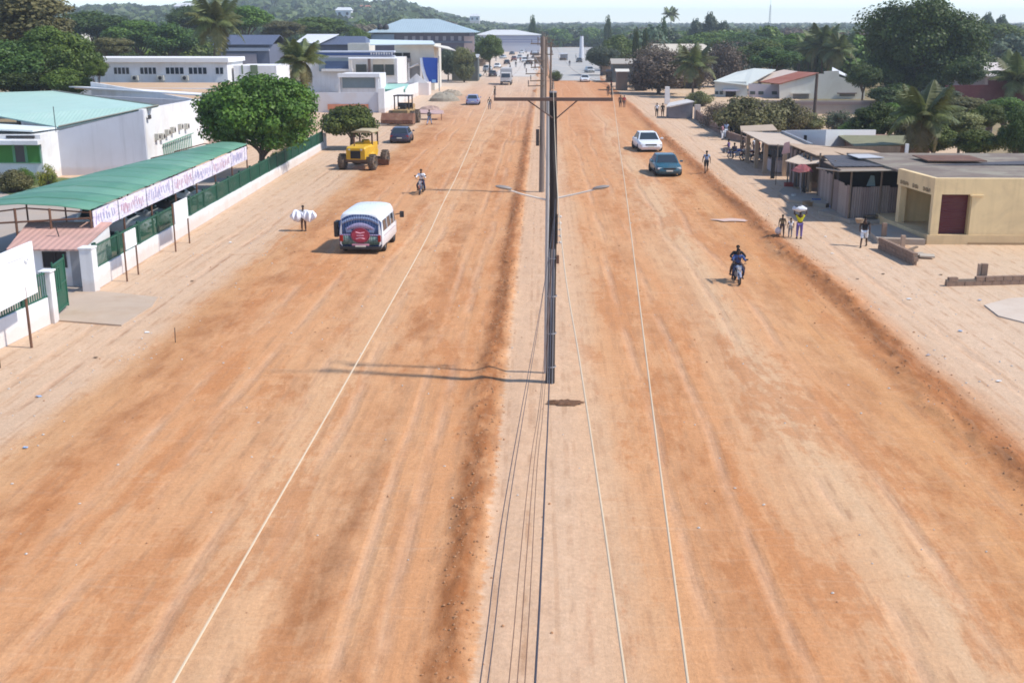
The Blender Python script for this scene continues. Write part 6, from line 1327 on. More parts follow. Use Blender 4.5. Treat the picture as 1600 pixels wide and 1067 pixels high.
x, y = G(657, 305); M2 = (x, y + .7); motorcycle('motorcycle with a single rider on the left half of the road', (x, y + .7, 0), R(-4), RP)
for px, py, rz, lb in ((1152, 250, 60, 'blue motorcycle parked at the stall crowd, nearest the road'), (1172, 252, 75, 'red motorcycle parked among the stall crowd'), (1188, 254, 100, 'dark motorcycle parked beside the veranda stall')):
    x, y = G(px, py); motorcycle(lb, (x, y, 0), R(rz), (paint('blue_paint', (.03, .06, .25)), RP, KP)[(1152, 1172, 1188).index(px)], 'motorcycles parked at the stalls')
# ------------------------------------------------------------------ PEOPLE
def skin(name, chains, m, parent, sub=1, root=0):
    vs_ = []; rad = []; es = []; key = {}
    def vi(p, r):
        k = (round(p[0], 4), round(p[1], 4), round(p[2], 4))
        if k not in key: key[k] = len(vs_); vs_.append(k); rad.append(r)
        return key[k]
    for ch in chains:
        idx = [vi(p, r) for p, r in ch]
        for a, b in zip(idx, idx[1:]): es.append((a, b))
    me = bpy.data.meshes.new(name); me.from_pydata(vs_, es, []); me.materials.append(m)
    o = link(name, me, parent); md = o.modifiers.new('skin', 'SKIN'); md.use_smooth_shade = True
    sv = me.skin_vertices[0].data
    for i, r in enumerate(rad):
        sv[i].radius = r if isinstance(r, tuple) else (r, r); sv[i].use_root = (i == root)
    s_ = o.modifiers.new('sub', 'SUBSURF'); s_.levels = s_.render_levels = sub; return o
def person(label, loc, rz, shirt, lower, pose='stand', h=1.65, low='trousers', carry=None, group=None, sleeve='short', hair=True):
    """faces local -Y. joints in metres for a 1.7 m figure"""
    t = empty('person', loc, rz, label, 'person', group); s_ = h / 1.7; t.scale = (s_ * 1.14, s_ * 1.14, s_)
    walk = {'walk': 1, 'walk2': -1}.get(pose, 0); seat = pose in ('ride', 'sit'); dz = 0; lean = 0.0
    pel = Vector((0, 0, .93)); 
    if pose == 'ride': pel = Vector((0, 0, .93)); lean = -.08
    if pose == 'pillion': pel = Vector((0, 0, .98)); seat = True; lean = -.05
    if pose == 'sit': pel = Vector((0, 0, .5))
    bend = {'bend': -.22}.get(pose, lean)
    spine = pel + Vector((0, bend * .5, .2)); chest = pel + Vector((0, bend, .40)); neck = chest + Vector((0, bend * .25, .15)); hb = neck + Vector((0, -.01, .09)); hc = hb + Vector((0, -.012, .09)); ht_ = hc + Vector((0, .005, .07))
    body = [[(pel, (.13, .10)), (spine, (.12, .085)), (chest, (.15, .1)), (neck, .055), (hb, (.062, .07)), (hc, (.075, .09)), (ht_, (.05, .06))], [(hc, (.075, .09)), (hc + Vector((0, -.088, -.02)), .016)]]
    legs = []; arms = []; hands = []; tz = []
    for s in (-1, 1):
        hip = pel + Vector((s * .09, 0, -.04))
        if seat:
            if pose == 'sit': kn = hip + Vector((s * .05, -.42, .02)); an = kn + Vector((0, .02, -.42))
            elif pose == 'ride': kn = hip + Vector((s * .14, -.36, -.22)); an = kn + Vector((s * .0, .22, -.36))
            else: kn = hip + Vector((s * .2, -.3, -.24)); an = kn + Vector((0, .24, -.34))
        else:
            w_ = walk * s * .17; kn = hip + Vector((s * .015, w_ * .9 - .03, -.41)); an = hip + Vector((s * .02, w_ * 1.7 + (.1 if w_ > 0 else 0), -.80 + abs(w_) * .1))
        toe = an + Vector((0, -.14, -.055))
        sh = chest + Vector((s * .17, 0, .08))
        if pose == 'ride': el = sh + Vector((s * .12, -.16, -.2)); wr = el + Vector((-s * .02, -.26, .02))
        elif pose == 'pillion': el = sh + Vector((s * .17, -.1, -.2)); wr = el + Vector((-s * .1, -.22, -.06))
        elif pose == 'headload': el = sh + Vector((s * .16, -.04, .12)); wr = el + Vector((-s * .05, 0, .25))
        elif pose == 'wide': el = sh + Vector((s * .24, 0, -.12)); wr = el + Vector((s * .22, -.02, -.1))
        elif pose == 'sit': el = sh + Vector((s * .05, -.06, -.26)); wr = el + Vector((-s * .03, -.24, -.02))
        else: el = sh + Vector((s * .07, .02 - walk * s * .08, -.27)); wr = el + Vector((s * .01, -.06 - walk * s * .1, -.24))
        body.append([(pel, (.13, .10)), (hip, .088), ((hip + kn) / 2, .075), (kn, .053), ((kn + an) / 2 + Vector((0, .012, 0)), .05), (an, .034), (an + Vector((0, -.05, -.045)), .038), (toe, .03)])
        d = (wr - el).normalized(); side = Vector((0, -1, 0)) if abs(d.y) < .7 else Vector((-s, 0, 0))
        pm = wr + d * .06; body.append([(chest, (.15, .1)), (sh, .062), (el, .042), (wr, .026), (pm, (.036, .024))])
        for f in range(4):
            o_ = side * ((f - 1.5) * .017); a = pm + d * .03 + o_; b = a + d * (.035 + .006 * (f in (1, 2))) ; c = b + d * .02 + Vector((-s * .012, 0, -.012))
            body.append([(pm, (.036, .024)), (a, .0095), (b, .0085), (c, .007)])
        th = wr + d * .03 + side * .035; body.append([(pm, (.036, .024)), (th + d * .02, .011), (th + d * .05, .009)])
        legs.append((hip, kn, an)); arms.append((sh, el, wr))
    skin('body', body, SKIN, t)
    sh_ = [[(pel + Vector((0, 0, .03)), (.145, .115)), (spine, (.138, .105)), (chest, (.168, .12)), (neck + Vector((0, 0, -.05)), (.085, .075))]]
    for sh, el, wr in arms: sh_.append([(chest, (.168, .12)), (sh, .078), (el if sleeve == 'long' else (sh + el) / 2 * 1.0, .058 if sleeve == 'long' else .066)] + ([(wr, .038)] if sleeve == 'long' else []))
    skin('shirt', sh_, shirt, t)
    if low == 'skirt' and not seat:
        mb = MB(); rings = []
        for k, (zz, rx, ry) in enumerate(((1.0, .135, .11), (.85, .175, .145), (.6, .19, .17), (.32, .21, .2))): rings.append([(rx * (1 + .04 * math.sin(5 * a)) * math.cos(a), ry * (1 + .05 * math.sin(5 * a + k)) * math.sin(a), zz) for a in [i * math.pi / 10 for i in range(20)]])
        mb.loft(rings, cap=False); mb.build('skirt', lower, t, smooth=True)
    else:
        tr = []
        for hip, kn, an in legs:
            c = [(pel, (.142, .112)), (hip, .1), ((hip + kn) / 2, .088), (kn, .068)]
            if low == 'trousers': c += [((kn + an) / 2, .06), (an + Vector((0, 0, .03)), .052)]
            tr.append(c)
        skin('shorts' if low == 'shorts' else 'trousers', tr, lower, t)
    mb = MB(); mb.ball(tuple(hc + Vector((0, .012, .035))), .088, .1, .085, 12, 8); mb.v = [v if v[1] > hc.y - .055 or v[2] > hc.z + .05 else (v[0], hc.y - .04, v[2]) for v in mb.v]; mb.build('hair', HAIR, t, smooth=True)
    mb = MB()
    for s in (-1, 1): mb.ball(tuple(hc + Vector((s * .03, -.082, .012))), .011, .008, .008, 6, 4)
    mb.build('eyes', mat('eye_white', (.35, .33, .3), .4), t); mb = MB(); mb.box(hc.x, hc.y - .085, hc.z - .05, .045, .012, .014).build('mouth', mat('lips', (.1, .035, .03), .6), t)
    mb = MB()
    for hip, kn, an in legs: mb.box(an.x, an.y - .05, an.z - .055, .085, .25, .06)
    mb.build('shoes', BLACK, t, bevel=.02)
    return t, dict(head=ht_, pel=pel, chest=chest)
c_white = cloth('white', (.72, .72, .74)); c_blue = cloth('blue', (.05, .08, .2)); c_navy = cloth('navy', (.02, .025, .06)); c_black = cloth('black', (.015, .015, .018)); c_yel = cloth('yellow', (.55, .5, .02)); c_khaki = cloth('khaki', (.2, .15, .08)); c_grey = cloth('grey', (.2, .2, .22)); c_red = cloth('red', (.35, .03, .03)); c_purple = cloth('violet', (.14, .1, .28)); c_brown = cloth('brown', (.12, .07, .05)); c_lb = cloth('light_blue', (.25, .32, .45)); c_pink = cloth('pink', (.5, .25, .28))
# riders
person('driver of the motorcycle in the blue jacket, coming towards the camera', (M1[0], M1[1] - .0, -.0), 0, c_blue, c_navy, 'ride', 1.46, sleeve='long')
person('pillion rider in dark clothes sitting behind the blue-jacketed driver', (M1[0] + .03, M1[1] + .36, .03), 0, c_black, c_brown, 'pillion', 1.48, sleeve='long')
person('lone motorcycle rider in a white shirt on the left half of the road', (M2[0], M2[1] + .15, 0), R(-4), c_white, c_navy, 'ride', 1.6, sleeve='long')
# woman / man in the white billowing sheet
x, y = G(475, 361); t, _ = person('person carrying big white billowing sheets on both sides, walking on the left shoulder', (x, y, 0), 0, c_white, c_brown, 'wide', 1.38)
for s in (-1, 1):
    sh_ = empty('white_sheet', (x + s * .3, y - .02, 0), 0, 'white billowing sheet held out on the %s side of the walking person' % ('left' if s < 0 else 'right'), 'sheet', 'white sheets carried by the walker')
    mb = MB(); mb.ball((s * .03, 0, .84), .40, .2, .34, 26, 18); rgs = np.random.default_rng(3 + s); ph = rgs.uniform(0, 6, 6)
    nv = []
    for a, b_, c in mb.v:
        f = 1 + .10 * math.sin(a * 9 + ph[0] + c * 7) + .07 * math.sin(c * 17 + ph[1] - a * 11) + .05 * math.sin(a * 23 + ph[2]); lo = max(0, .8 - c)
        nv.append((s * .03 + (a - s * .03) * f * (1 - .9 * lo), b_ * (1 + .5 * math.sin(a * 21 + ph[3])), c * (1 + .03 * math.sin(a * 15 + ph[4]))))
    mb.v = nv; mb.build('folded_cloth', mat('sheet_white', (.74, .74, .78), .8, .08, 2), sh_, smooth=True)
# walkers
def ground(px, py): a, b = G(px, py); return (a, b, float(relief(a, b)))
person('pedestrian in light blue top and dark shorts right of the dark car', ground(1103, 272), R(180), c_lb, c_black, 'walk', 1.62, 'shorts')
person('boy in a khaki shirt walking beside the right road edge, carrying a pale bag', ground(1221, 374), R(170), c_khaki, c_brown, 'walk2', 1.12)
x, y, z = ground(1213, 373); t = empty('bag', (x + .05, y - .1, z), 0, 'pale pink plastic bag carried by the boy', 'bag'); mb = MB().ball((0, 0, .22), .17, .14, .2, 12, 8); mb.tube([(-.05, 0, .4), (0, 0, .5), (.05, 0, .4)], .01); mb.build('plastic_bag', mat('bag_pale', (.68, .55, .5), .6), t, smooth=True)
t, J = person('woman in yellow top with white head bundle, walking beside the boy', ground(1248, 376), R(175), c_yel, c_purple, 'headload', 1.5, 'trousers')
x, y, z = ground(1248, 376); b = empty('bundle', (x - .05, y, z + 1.5), 0, 'large white bundle balanced on the head of the woman in yellow', 'bundle')
mb = MB(); mb.ball((-.02, 0, .12), .4, .26, .16, 16, 8); mb.v = [(a, b_, c + .03 * math.sin(a * 17 + b_ * 9)) for a, b_, c in mb.v]; mb.build('sack', mat('sack_white', (.6, .6, .62), .85, .12, 4), b, smooth=True); MB().box(.05, 0, .27, .7, .12, .04, rz=.1).box(-.2, .05, .26, .12, .5, .04).build('dark_top', DARK, b)
x, y, z = ground(1236, 375); person('child hidden half behind the woman in yellow, in pale clothes', (x, y + .3, z), R(180), c_white, c_grey, 'stand', 1.0)
t, J = person('man in black shirt and white shorts carrying a basket near the sheet fence', ground(1349, 386), R(160), c_black, c_white, 'walk', 1.55, 'shorts')
x, y, z = ground(1349, 386); b = empty('basket', (x - .3, y, z + 1.25), 0, 'brown woven basket carried at the shoulder of the man in black', 'basket'); MB().loft([[(.16 * math.cos(a), .14 * math.sin(a), 0) for a in [i * .524 for i in range(12)]], [(.24 * math.cos(a), .2 * math.sin(a), .22) for a in [i * .524 for i in range(12)]]]).build('basket_body', mat('straw', (.32, .22, .14), .9, .2, 4), b)
person('person in dark clothes standing at the end of the dirt, left of the long crossarm', ground(765, 171), 0, c_brown, c_grey, 'stand', 1.6)
person('dark-clothed person walking past the rusty loader', ground(671, 195), R(160), c_grey, c_lb, 'walk', 1.65)
person('left one of two people standing by the right end of the long crossarm', ground(969, 168), 0, c_brown, c_black, 'stand', 1.6)
person('right one of two people standing by the right end of the long crossarm', ground(975, 168), R(20), c_red, c_brown, 'stand', 1.6)
person('person upright where the dirt meets the right bank, far off', ground(950, 150), 0, c_black, c_brown, 'walk', 1.7)
person('person left of the grey kiosk, nearer the lane', ground(1026, 183), 0, c_white, c_black, 'stand', 1.6); person('person leaning at the left corner of the grey kiosk', ground(1035, 183), 0, c_black, c_brown, 'stand', 1.6)
for i, (px, py, cs, cl_, ps, lb) in enumerate([(1134, 216, c_lb, c_white, 'walk', 'person in a light blue shirt by the crumbling brown wall'), (1128, 219, c_pink, c_white, 'stand', 'person in pale pink top by the crumbling brown wall'), (1143, 212, c_black, c_navy, 'stand', 'dark-clothed person behind the two at the crumbling wall'),
     (1147, 246, c_navy, c_blue, 'sit', 'person in blue seated at the left end of the stall crowd'), (1160, 244, c_black, c_brown, 'stand', 'person in black standing in the stall crowd'), (1168, 247, c_khaki, c_black, 'stand', 'person in khaki, middle of the stall crowd'),
     (1178, 244, c_white, c_grey, 'stand', 'person in a white top in the stall crowd'), (1184, 248, c_red, c_navy, 'stand', 'person in red towards the veranda end of the stall crowd'), (1194, 246, c_black, c_black, 'stand', 'person all in black by the veranda posts'),
     (1138, 240, c_purple, c_grey, 'sit', 'seated person in violet, outermost of the stall crowd')]):
    person(lb, ground(px, py), R(i * 67), cs, cl_, ps, 1.6)
    if ps == 'sit': x, y, z = ground(px, py); t = empty('stool', (x, y, 0), 0, 'small wooden stool under the ' + lb.replace(' seated', '').replace('seated ', ''), 'stool'); MB().box(0, 0, .36, .36, .36, .06).build('seat', WOOD, t); [MB().box(a, b_, .17, .05, .05, .34).build('leg', WOOD, t) for a in (-.13, .13) for b_ in (-.13, .13)]
for px, py, lb in ((806, 106, 'person crossing the far left lane'), (820, 108, 'second figure further right on the far left lane'), (825, 92, 'tiny figure by the far poles on the left lane'), (890, 104, 'cyclist-like figure on the far right lane')):
    person(lb, ground(px, py), 0, c_black, c_grey, 'walk', 1.7)
# market tarps over the crowd
x, y = G(1170, 238); t = empty('stall_canopy', (x, y, 0), 0, 'ragged tan canopy over the stall crowd', 'canopy')
MB().slab([(-.9, -.6, 1.9), (2.3, -.9, 2.05), (2.6, 3, 2.25), (-.4, 3, 2.1)], .05).build('sheet', mat('ragged_tan', (.42, .32, .23), .85, .2, 2), t)
for a, b_ in ((-.8, -.5), (2.2, -.8), (2.4, 2.8), (-.3, 2.8)): MB().bar((a, b_, 0), (a, b_, 2.0), .04).build('post', WOOD, t)
# dusty pink puddle of cement left on the road
c = G(1145, 345); mb = MB(); mb.add([(c[0] + 1.2 * math.cos(a) * (1 + .2 * math.sin(3 * a)), c[1] + .5 * math.sin(a) * (1 + .3 * math.sin(5 * a)), .05) for a in [i * .35 for i in range(18)]], [tuple(range(18))]); tag(mb.build('sand_spill', mat('pink_sand', (.56, .39, .32), .95, .1, 3)), 'thin pale pink sand spill on the road near the right edge', 'sand')
x, y = G(274, 690 - 155); tag(MB().bar((0, 0, -.05), (.02, 0, .55), .015).build('survey_stake', DARK, loc=(x, y, 0)), 'thin survey stake at the left border of the red soil', 'stake')

# clutter round the stalls
def crate(px, py, c, label, rz=0, sz=(.55, .4, .3)):
    x, y, z = ground(px, py); t = empty('crate', (x, y, z), rz, label, 'crate'); m_ = mat('crate_%s' % '_'.join(str(int(v * 99)) for v in c), c, .8, .2, 2)
    MB().bx(-sz[0] / 2, sz[0] / 2, -sz[1] / 2, sz[1] / 2, 0, sz[2] * .8).build('box_body', m_, t)
    for k in (-1, 1): MB().bx(-sz[0] / 2 - .01, sz[0] / 2 + .01, k * sz[1] / 2 - .012, k * sz[1] / 2 + .012, sz[2] * .84, sz[2]).build('rim_rail', m_, t)
for a in [(1262, 322, (.35, .22, .12), 'brown wooden crate on the mossy terrace before the stalls', .3), (1275, 318, (.12, .16, .3), 'blue crate next to the brown one on the mossy terrace', -.2), (1246, 300, (.4, .3, .2), 'pale crate by the posts of the wooden stall', .5),
          (1232, 292, (.3, .06, .05), 'red crate at the foot of the wooden stall posts', .1), (1222, 268, (.45, .4, .36), 'whitish crate at the veranda stall counter', .9), (1391, 352, (.2, .12, .08), 'dark brown crate against the grey sheet fence', .2), (1382, 350, (.3, .28, .26), 'grey crate beside the dark brown crate at the sheet fence', .7)]: crate(*a)
def bucket(px, py, c, label):
    x, y, z = ground(px, py); t = empty('bucket', (x, y, z), 0, label, 'bucket'); MB().loft([[(.13 * math.cos(a), .13 * math.sin(a), 0) for a in [i * .628 for i in range(10)]], [(.17 * math.cos(a), .17 * math.sin(a), .34) for a in [i * .628 for i in range(10)]]]).build('bucket_body', mat('pail_%d' % int(c[0] * 99), c, .6), t)
    MB().tube([(.17 * math.cos(a), 0, .33 + .1 * math.sin(a)) for a in [i * .52 for i in range(7)]], .008, 4).build('bucket_handle', GREY, t)
bucket(1240, 312, (.5, .5, .45), 'white bucket standing on the terrace edge below the wooden stall'); bucket(1300, 330, (.05, .1, .3), 'blue bucket on the front terrace of the grey shack'); bucket(1206, 262, (.45, .35, .1), 'yellow bucket by the veranda stall posts')
for i, (px, py, lb) in enumerate([(1317, 336, 'old tyre lying on the terrace in front of the grey shack'), (1314, 333, 'second old tyre behind it on the same terrace'), (1256, 306, 'tyre leaning near the wooden stall crates')]):
    x, y, z = ground(px, py); tag(MB().torus((0, 0, 0), .24, .09, .09, 20, 7).build('old_tyre', BLACK, smooth=True, loc=(x, y, .24 + .09 if i < 2 else .34), rot=(0, R(90) if i < 2 else R(12), 0)), lb, 'tyre')
for i in range(16):
    px, py = [(1420, 470), (1500, 520), (1340, 440), (1560, 600), (1450, 560), (1380, 430), (1300, 400), (60, 620), (150, 560), (230, 520), (40, 700), (300, 440), (360, 380), (1530, 470), (1470, 430), (1290, 372)][i]
    x, y, z = ground(px, py); rg = random.Random(i); n_ = rg.randint(5, 7); pts = [(.09 * rg.uniform(.6, 1.4) * math.cos(a * 6.283 / n_), .07 * rg.uniform(.6, 1.4) * math.sin(a * 6.283 / n_), .03 + .03 * rg.random()) for a in range(n_)]
    tag(MB().slab(pts, .012).build('litter_scrap', mat(('scrap_white', 'scrap_blue', 'scrap_brown')[i % 3], ((.7, .7, .68), (.3, .4, .55), (.2, .13, .08))[i % 3], .8), loc=(x, y, z)), ('pale', 'bluish', 'brown')[i % 3] + ' scrap of litter lying on the %s shoulder' % ('right' if px > 800 else 'left'), 'litter', 'litter scraps on the shoulders')
# people far down the road
rp = random.Random(77)
for i, (px, py) in enumerate([(797, 110), (813, 98), (784, 116), (758, 118), (775, 96), (836, 110), (822, 84), (948, 128), (940, 120), (955, 140), (900, 92), (745, 126)]):
    person(('brown', 'red', 'pale', 'dark')[i % 4] + '-topped figure ' + ['right of the box truck', 'between the cars on the far left lane', 'left of the box truck', 'by the straw coloured stall', 'far left roadside, near the pale warehouse', 'under the far median poles', 'at the vanishing end of the left lane', 'on the right bank by the ragged stall', 'on the right bank, higher up', 'on the right bank, lowest', 'on the far right lane centre', 'beside the dark teal pickup'][i], ground(px, py), R(rp.uniform(0, 360)), (c_brown, c_red, c_white, c_navy)[i % 4], (c_black, c_grey, c_navy)[i % 3], rp.choice(('walk', 'stand')), 1.65)

# ------------------------------------------------------------------ POLES AND LINES
x0, y0 = G(859.5, 600); Ht = AT(864, 145, y0)[2]; xt = AT(864, 145, y0)[0]
LIN = CH - Ht                                        # metres below the camera
pl = empty('power_pole', (x0, y0, 0), 0, 'tall dark tarred power pole in the median, nearest the camera, with long crossarm', 'power pole')
mb = MB(); mb.tube([(0, 0, -.3), (.02, 0, 3), (.05, 0, 6), (xt - x0, 0, Ht)], [.15, .135, .125, .115], 14); mb.build('shaft', DWOOD, pl, smooth=True)
MB().bar((xt - x0, 0, Ht), (xt - x0, 0, Ht + .04), .118, n=14).build('cap', GREY, pl)
for dx in (-.085, -.02, .06):                         # bleached conduits strapped to the lower shaft
    MB().bar((dx, -.13, 0), (dx + .03, -.125, 4.4), .022, n=6).build('conduit', mat('conduit_grey', (.2, .2, .21), .6, .15, 2), pl)
for z in (.6, 1.7, 2.9, 4.1): MB().torus((0, 0, 0), .15, .012, .02, 18, 5).build('strap', GREY, pl, loc=(.02 + z * .006, 0, z), rot=(0, R(90), 0))
za = AT(862, 155, y0)[2]; xa = AT(772, 155, y0)[0] - x0; xb = AT(957, 155, y0)[0] - x0
MB().bx(xa, xb, -.2, -.12, za - .05, za + .05).build('crossarm', mat('arm_steel', (.13, .085, .07), .7, .2, 2), pl)
for px in (822, 904):
    a = AT(px, 156, y0)[0] - x0; s = -1 if px < 860 else 1; MB().bar((a, -.16, za), (.06 + s * .06, -.16, AT(862, 184, y0)[2]), .02, n=5).build('brace', MC['arm_steel'], pl)
INS = mat('brown_insulator', (.08, .05, .04), .35)
def insulator(x, y, z, parent):
    m = MB(); m.bar((0, 0, 0), (0, 0, .1), .015)
    for k in range(3): m.bar((0, 0, .08 + k * .07), (0, 0, .11 + k * .07), .055 - k * .008, .03, n=10)
    m.bar((0, 0, .1), (0, 0, .34), .028, n=8); return m.build('insulator', INS, parent, smooth=False, loc=(x, y, z))
insulator(xa + .03, -.16, za + .05, pl); insulator(xb - .03, -.16, za + .05, pl); insulator(xt - x0, 0, Ht + .03, pl)
for i, py in enumerate((338, 348, 358, 368, 378)):
    z = AT(870, py, y0)[2]; MB().bar((.17, -.1, z), (.25, -.1, z), .012).ball((.27, -.1, z), .035, .035, .045, 8, 6).build('spool_insulator', mat('porcelain', (.55, .52, .48), .3), pl)
MB().bx(.16, .19, -.13, -.07, AT(870, 380, y0)[2], AT(870, 334, y0)[2]).build('insulator_rack', DARK, pl)
MB().box(.2, -.12, AT(870, 404, y0)[2], .08, .08, .26).build('fuse_box', RUST, pl)
# pale double-arm street lamp standing right behind
yl = y0 + 1.0; xl = AT(854.5, 400, yl)[0]; zt = AT(857, 152, yl)[2]
sl_ = empty('street_lamp', (xl, yl, 0), 0, 'slim pale street lamp with two curved arms right behind the dark pole', 'street lamp')
LP = mat('galvanised', (.42, .42, .42), .5, .1, 2, (.3, .24, .2), 1, .3, metal=.2)
MB().tube([(0, 0, -.2), (0, 0, 3), (0, 0, zt)], [.075, .065, .055], 10).build('mast', LP, sl_, smooth=True)
for s, tipx in ((-1, 782), (1, 944)):
    z1 = AT(857, 313, yl)[2]; tp = AT(tipx, 293, yl); md = AT(857 + s * 40, 304, yl)
    MB().tube([(0, 0, z1), (md[0] - xl, 0, md[2]), (tp[0] - xl, 0, tp[2])], [.032, .028, .024], 7).build('lamp_arm', mat('pale_arm', (.62, .55, .48), .6), sl_)
    hd = MB(); hd.ball((0, 0, 0), .28, .12, .06, 12, 6); o = hd.build('lamp_head', mat('lamp_housing', (.25, .22, .2), .5), sl_, smooth=True, loc=(tp[0] - xl - s * .1, 0, tp[2]), rot=(0, s * -.15, 0)); MB().ball((0, 0, -.035), .16, .08, .035, 10, 6).build('lens', CLR, o, smooth=True)
# row of wooden poles running away
def wpole(px, pyb, pyt, Y, label, arms=(), armw=2.2, tm=WOOD, r=.14, lean=0):
    a = AT(px, pyt, Y); X = a[0]; t = empty('power_pole', (X, Y, 0), 0, label, 'power pole', 'wooden poles along the median')
    MB().tube([(lean, 0, -.2), (lean * .4, 0, a[2] * .5), (0, 0, a[2])], [r * 1.15, r, r * .85], 9).build('shaft', tm, t, smooth=True)
    for k in arms:
        z = a[2] - k; MB().bx(-armw / 2, armw / 2, -.2, -.1, z - .05, z + .05).build('crossarm', WOOD, t)
        for q in (-.9, -.35, .35, .9): insulator(armw / 2 * q, -.15, z + .04, t)
    return t
lamp_arms = []
t = wpole(848.5, 306, 58, 77, 'weathered grey-brown pole directly behind the nearest dark pole, with short left crossarms', (), 1.6, mat('weathered_pole', (.22, .18, .15), .9, .2, 2, (.14, .1, .08), 1.5, .5, streak=(5, 5, .4)), .17, lean=-.02)
for py, w_ in ((95, 1.9), (105, 1.3), (115, 2.0), (126, 1.4), (134, 1.7)):
    z = AT(850, py, 77)[2]; MB().bar((-w_ * .5 - .15, -.2, z - .03), (.1, -.2, z), .035, n=5).build('crossarm', WOOD, t); insulator(-w_ * .5 - .1, -.2, z, t)
z = AT(840, 215, 77)[2]; MB().box(-.32, -.1, z, .22, .2, 1.1).build('switch_box', DARK, t); MB().bar((-.3, -.1, z + .7), (0, 0, z + .7), .02).build('bracket', DARK, t)
a = AT(824, 92, 76.6); b = AT(848, 100, 76.6); MB().tube([(b[0] - t.location.x, -.4, b[2] - .4), ((a[0] + b[0]) / 2 - t.location.x, -.4, a[2] + .1), (a[0] - t.location.x, -.4, a[2])], .03, 5).build('lamp_arm', GREY, t)
for i, (px, pyt, Y, ar, lb) in enumerate([(847, 62, 112, (.4, 1.4), 'second wooden pole of the receding median row'), (853, 58, 150, (.4,), 'third wooden pole of the receding median row'), (861, 66, 165, (.6,), 'wooden pole standing slightly right of the median row'),
       (849, 56, 205, (.5, 1.6), 'fourth wooden pole of the receding median row'), (855, 55, 265, (.5,), 'fifth wooden pole of the receding median row'), (851, 52, 340, (.6,), 'sixth wooden pole of the receding median row'), (848, 50, 430, (.6,), 'last wooden pole that shows in the receding median row')]):
    wpole(px, 0, pyt, Y, lb, ar, 2.2, WOOD, .15)
wpole(1277, 200, 115, 129, 'lone brown wooden utility pole in front of the white house', (), 1, mat('brown_pole', (.1, .07, .055), .9, .2, 2), .19)
p = AT(909, 57, 420); o = tag(MB().bar((0, 0, 0), (0, 0, p[2]), .9, .6, n=8).build('monument_column', mat('pale_column', (.6, .6, .62), .7), loc=(p[0], 420, 0)), 'pale column like a monument standing at the end of the right lane', 'column')
# the three pale high lines, sagging past and below the camera
WIRE = mat('pale_aluminium_wire', (.56, .44, .3), .55, .05, 2); CAB = mat('cable_black', (.045, .045, .06), .7, .1, 2); CAB2 = mat('cable_brown', (.16, .09, .06), .7, .1, 2)
def line(name, label, pts, r, m, group=None):
    """smooth curve through 3D points"""
    P = [Vector(p) for p in pts]; out = []
    for i in range(len(P) - 1):
        p0 = P[max(i - 1, 0)]; p1 = P[i]; p2 = P[i + 1]; p3 = P[min(i + 2, len(P) - 1)]
        for k in range(8):
            t = k / 8; out.append(.5 * ((2 * p1) + (-p0 + p2) * t + (2 * p0 - 5 * p1 + 4 * p2 - p3) * t * t + (-p0 + 3 * p1 - 3 * p2 + p3) * t ** 3))
    out.append(P[-1]); mb = MB(); mb.tube(out, r, 6); return tag(mb.build(name, m, smooth=True), label, 'cable', group)
def PT(px, py, Y): return AT(px, py, Y)
xa_, xb_ = x0 + xa + .03, x0 + xb - .03
def wirefit(p0, pix, zc=(8.35, 8.0)):
    """sagging wire: each sight line meets a smooth catenary height"""
    pts = [p0]
    for px, py in pix:
        r = ray(px, py); Y = 8.0
        for _ in range(40):
            u = Y / p0[1]; z = 8.55 + (p0[2] - 8.55) * u * u
            Y = .5 * Y + .5 * r[1] * (z - CH) / r[2]
        pts.append(AT(px, py, Y))
    a, b = Vector(pts[-2]), Vector(pts[-1]); pts.append(tuple(b + (b - a).normalized() * 6)); return pts
L1 = wirefit((xa_, y0 - .16, za + .36), [(725, 250), (692, 318), (660, 385), (550, 580), (412, 820), (270, 1067)])
line('power_line', 'pale line from the left crossarm end slanting down to the bottom left of the road', L1, .0058, WIRE, 'pale high lines')
L2 = wirefit((xt, y0, Ht + .33), [(869, 257), (880, 400), (905, 560), (938, 780), (978, 1067)])
line('power_line', 'pale middle line from the pole top down to the bottom of the road', L2, .0058, WIRE, 'pale high lines')
L3 = wirefit((xb_, y0 - .16, za + .36), [(966, 215), (978, 300), (1005, 520), (1035, 760), (1075, 1067)])
line('power_line', 'pale right line from the right crossarm end down to the bottom of the road', L3, .0058, WIRE, 'pale high lines')
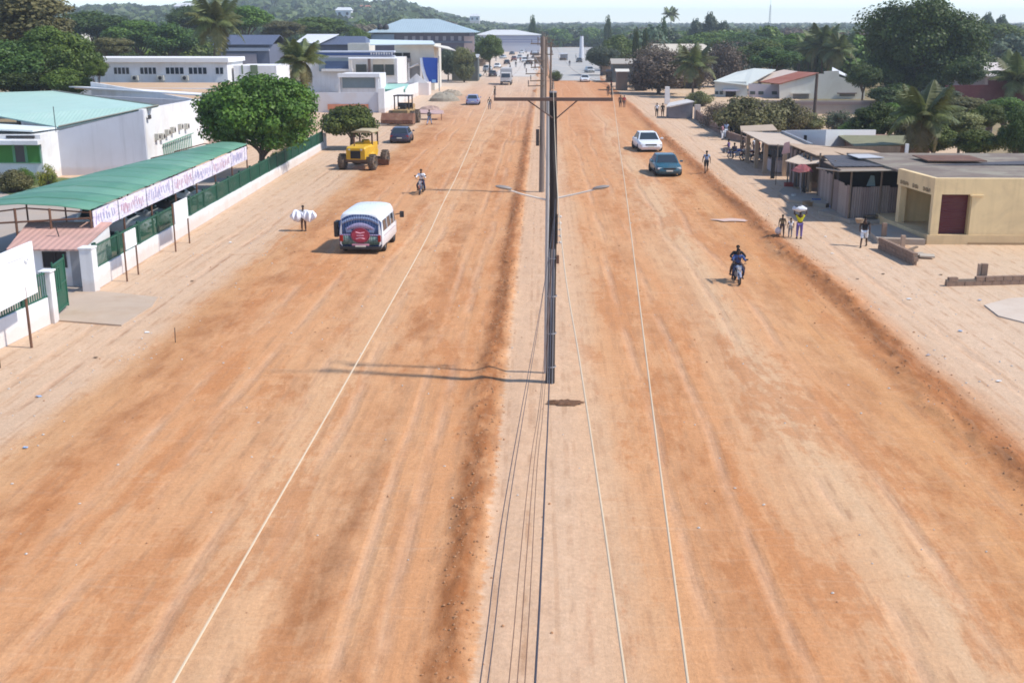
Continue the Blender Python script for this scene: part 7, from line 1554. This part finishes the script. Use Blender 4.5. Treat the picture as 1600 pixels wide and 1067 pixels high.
# the same three lines continue to the next pole
nx = AT(848.5, 58, 77)[0]; nz = AT(852.5, 58, 77)[2]
for (sx, sz, ex, ez, lb) in ((xa_, za + .36, nx - .9, nz - .6, 'high line continuing from the left crossarm end to the next pole'), (xt, Ht + .33, nx, nz + .05, 'high line continuing from the pole top to the next pole'), (xb_, za + .36, nx + .8, nz - .6, 'high line continuing from the right crossarm end to the next pole')):
    line('power_line', lb, [(sx, y0, sz), ((sx + ex) / 2, (y0 + 77) / 2, (sz + ez) / 2 - .5), (ex, 77, ez)], .005, CAB2, 'high lines to the next pole')
# lower bundle of service cables
zc = 5.35
for i, (pxs, r, m, lb) in enumerate([([(846, 470), (800, 720), (774, 880), (750, 1067)], .005, CAB, 'leftmost thin dark cable of the low bundle'), ([(847, 470), (806, 720), (784, 880), (762, 1067)], .0045, CAB, 'second thin dark cable from the left in the low bundle'),
     ([(850, 560), (829, 720), (812, 880), (795, 1067)], .004, CAB2, 'reddish thin cable, third from the left in the low bundle'), ([(852, 560), (835, 720), (822, 880), (808, 1067)], .004, CAB2, 'reddish thin cable, fourth from the left in the low bundle'),
     ([(853, 580), (840, 720), (831, 880), (820, 1067)], .004, CAB2, 'reddish thin cable just left of the thick black cable'), ([(858, 600), (853, 720), (846, 880), (836, 1067)], .0095, CAB, 'thick black twisted cable running from the pole towards the camera')]):
    D_ = {470: 24, 560: 18.5, 580: 18, 600: 17, 720: 12.3, 880: 9.3, 1067: 7.3}
    pts = [(x0 + .1, y0 - .15, zc + .3 * (i % 3))] + [PT(a_, b_, D_[b_]) for a_, b_ in pxs]; v_ = Vector(pts[-1]) - Vector(pts[-2]); pts.append(tuple(Vector(pts[-1]) + v_ * 3.5 + Vector((0, 0, .5))))
    line('service_cable', lb, pts, r, m, 'low cable bundle')
line('service_cable', 'dark cable bundle going from the tall pole back to the next pole', [(x0 + .1, y0, zc), ((x0 + nx) / 2, 55, zc - .3), (nx, 77, zc + .6)], .008, CAB)

# the air: thin even haze over everything
hz = MB(); hz.bx(-4600, 4600, -400, 4600, -6, 75)
m, t, N = nodes('haze_air'); vp = N('ShaderNodeVolumePrincipled'); vp.inputs['Color'].default_value = (.9, .95, 1, 1); vp.inputs['Density'].default_value = .0003; vp.inputs['Anisotropy'].default_value = .2
oo = N('ShaderNodeOutputMaterial'); t.links.new(vp.outputs[0], oo.inputs['Volume'])
tag(hz.build('haze', m), 'thin pale haze hanging over the whole road and town', 'haze', kind='stuff')
for o in list(bpy.data.objects):
    if o.get('category') is not None and o.parent: del o['category']
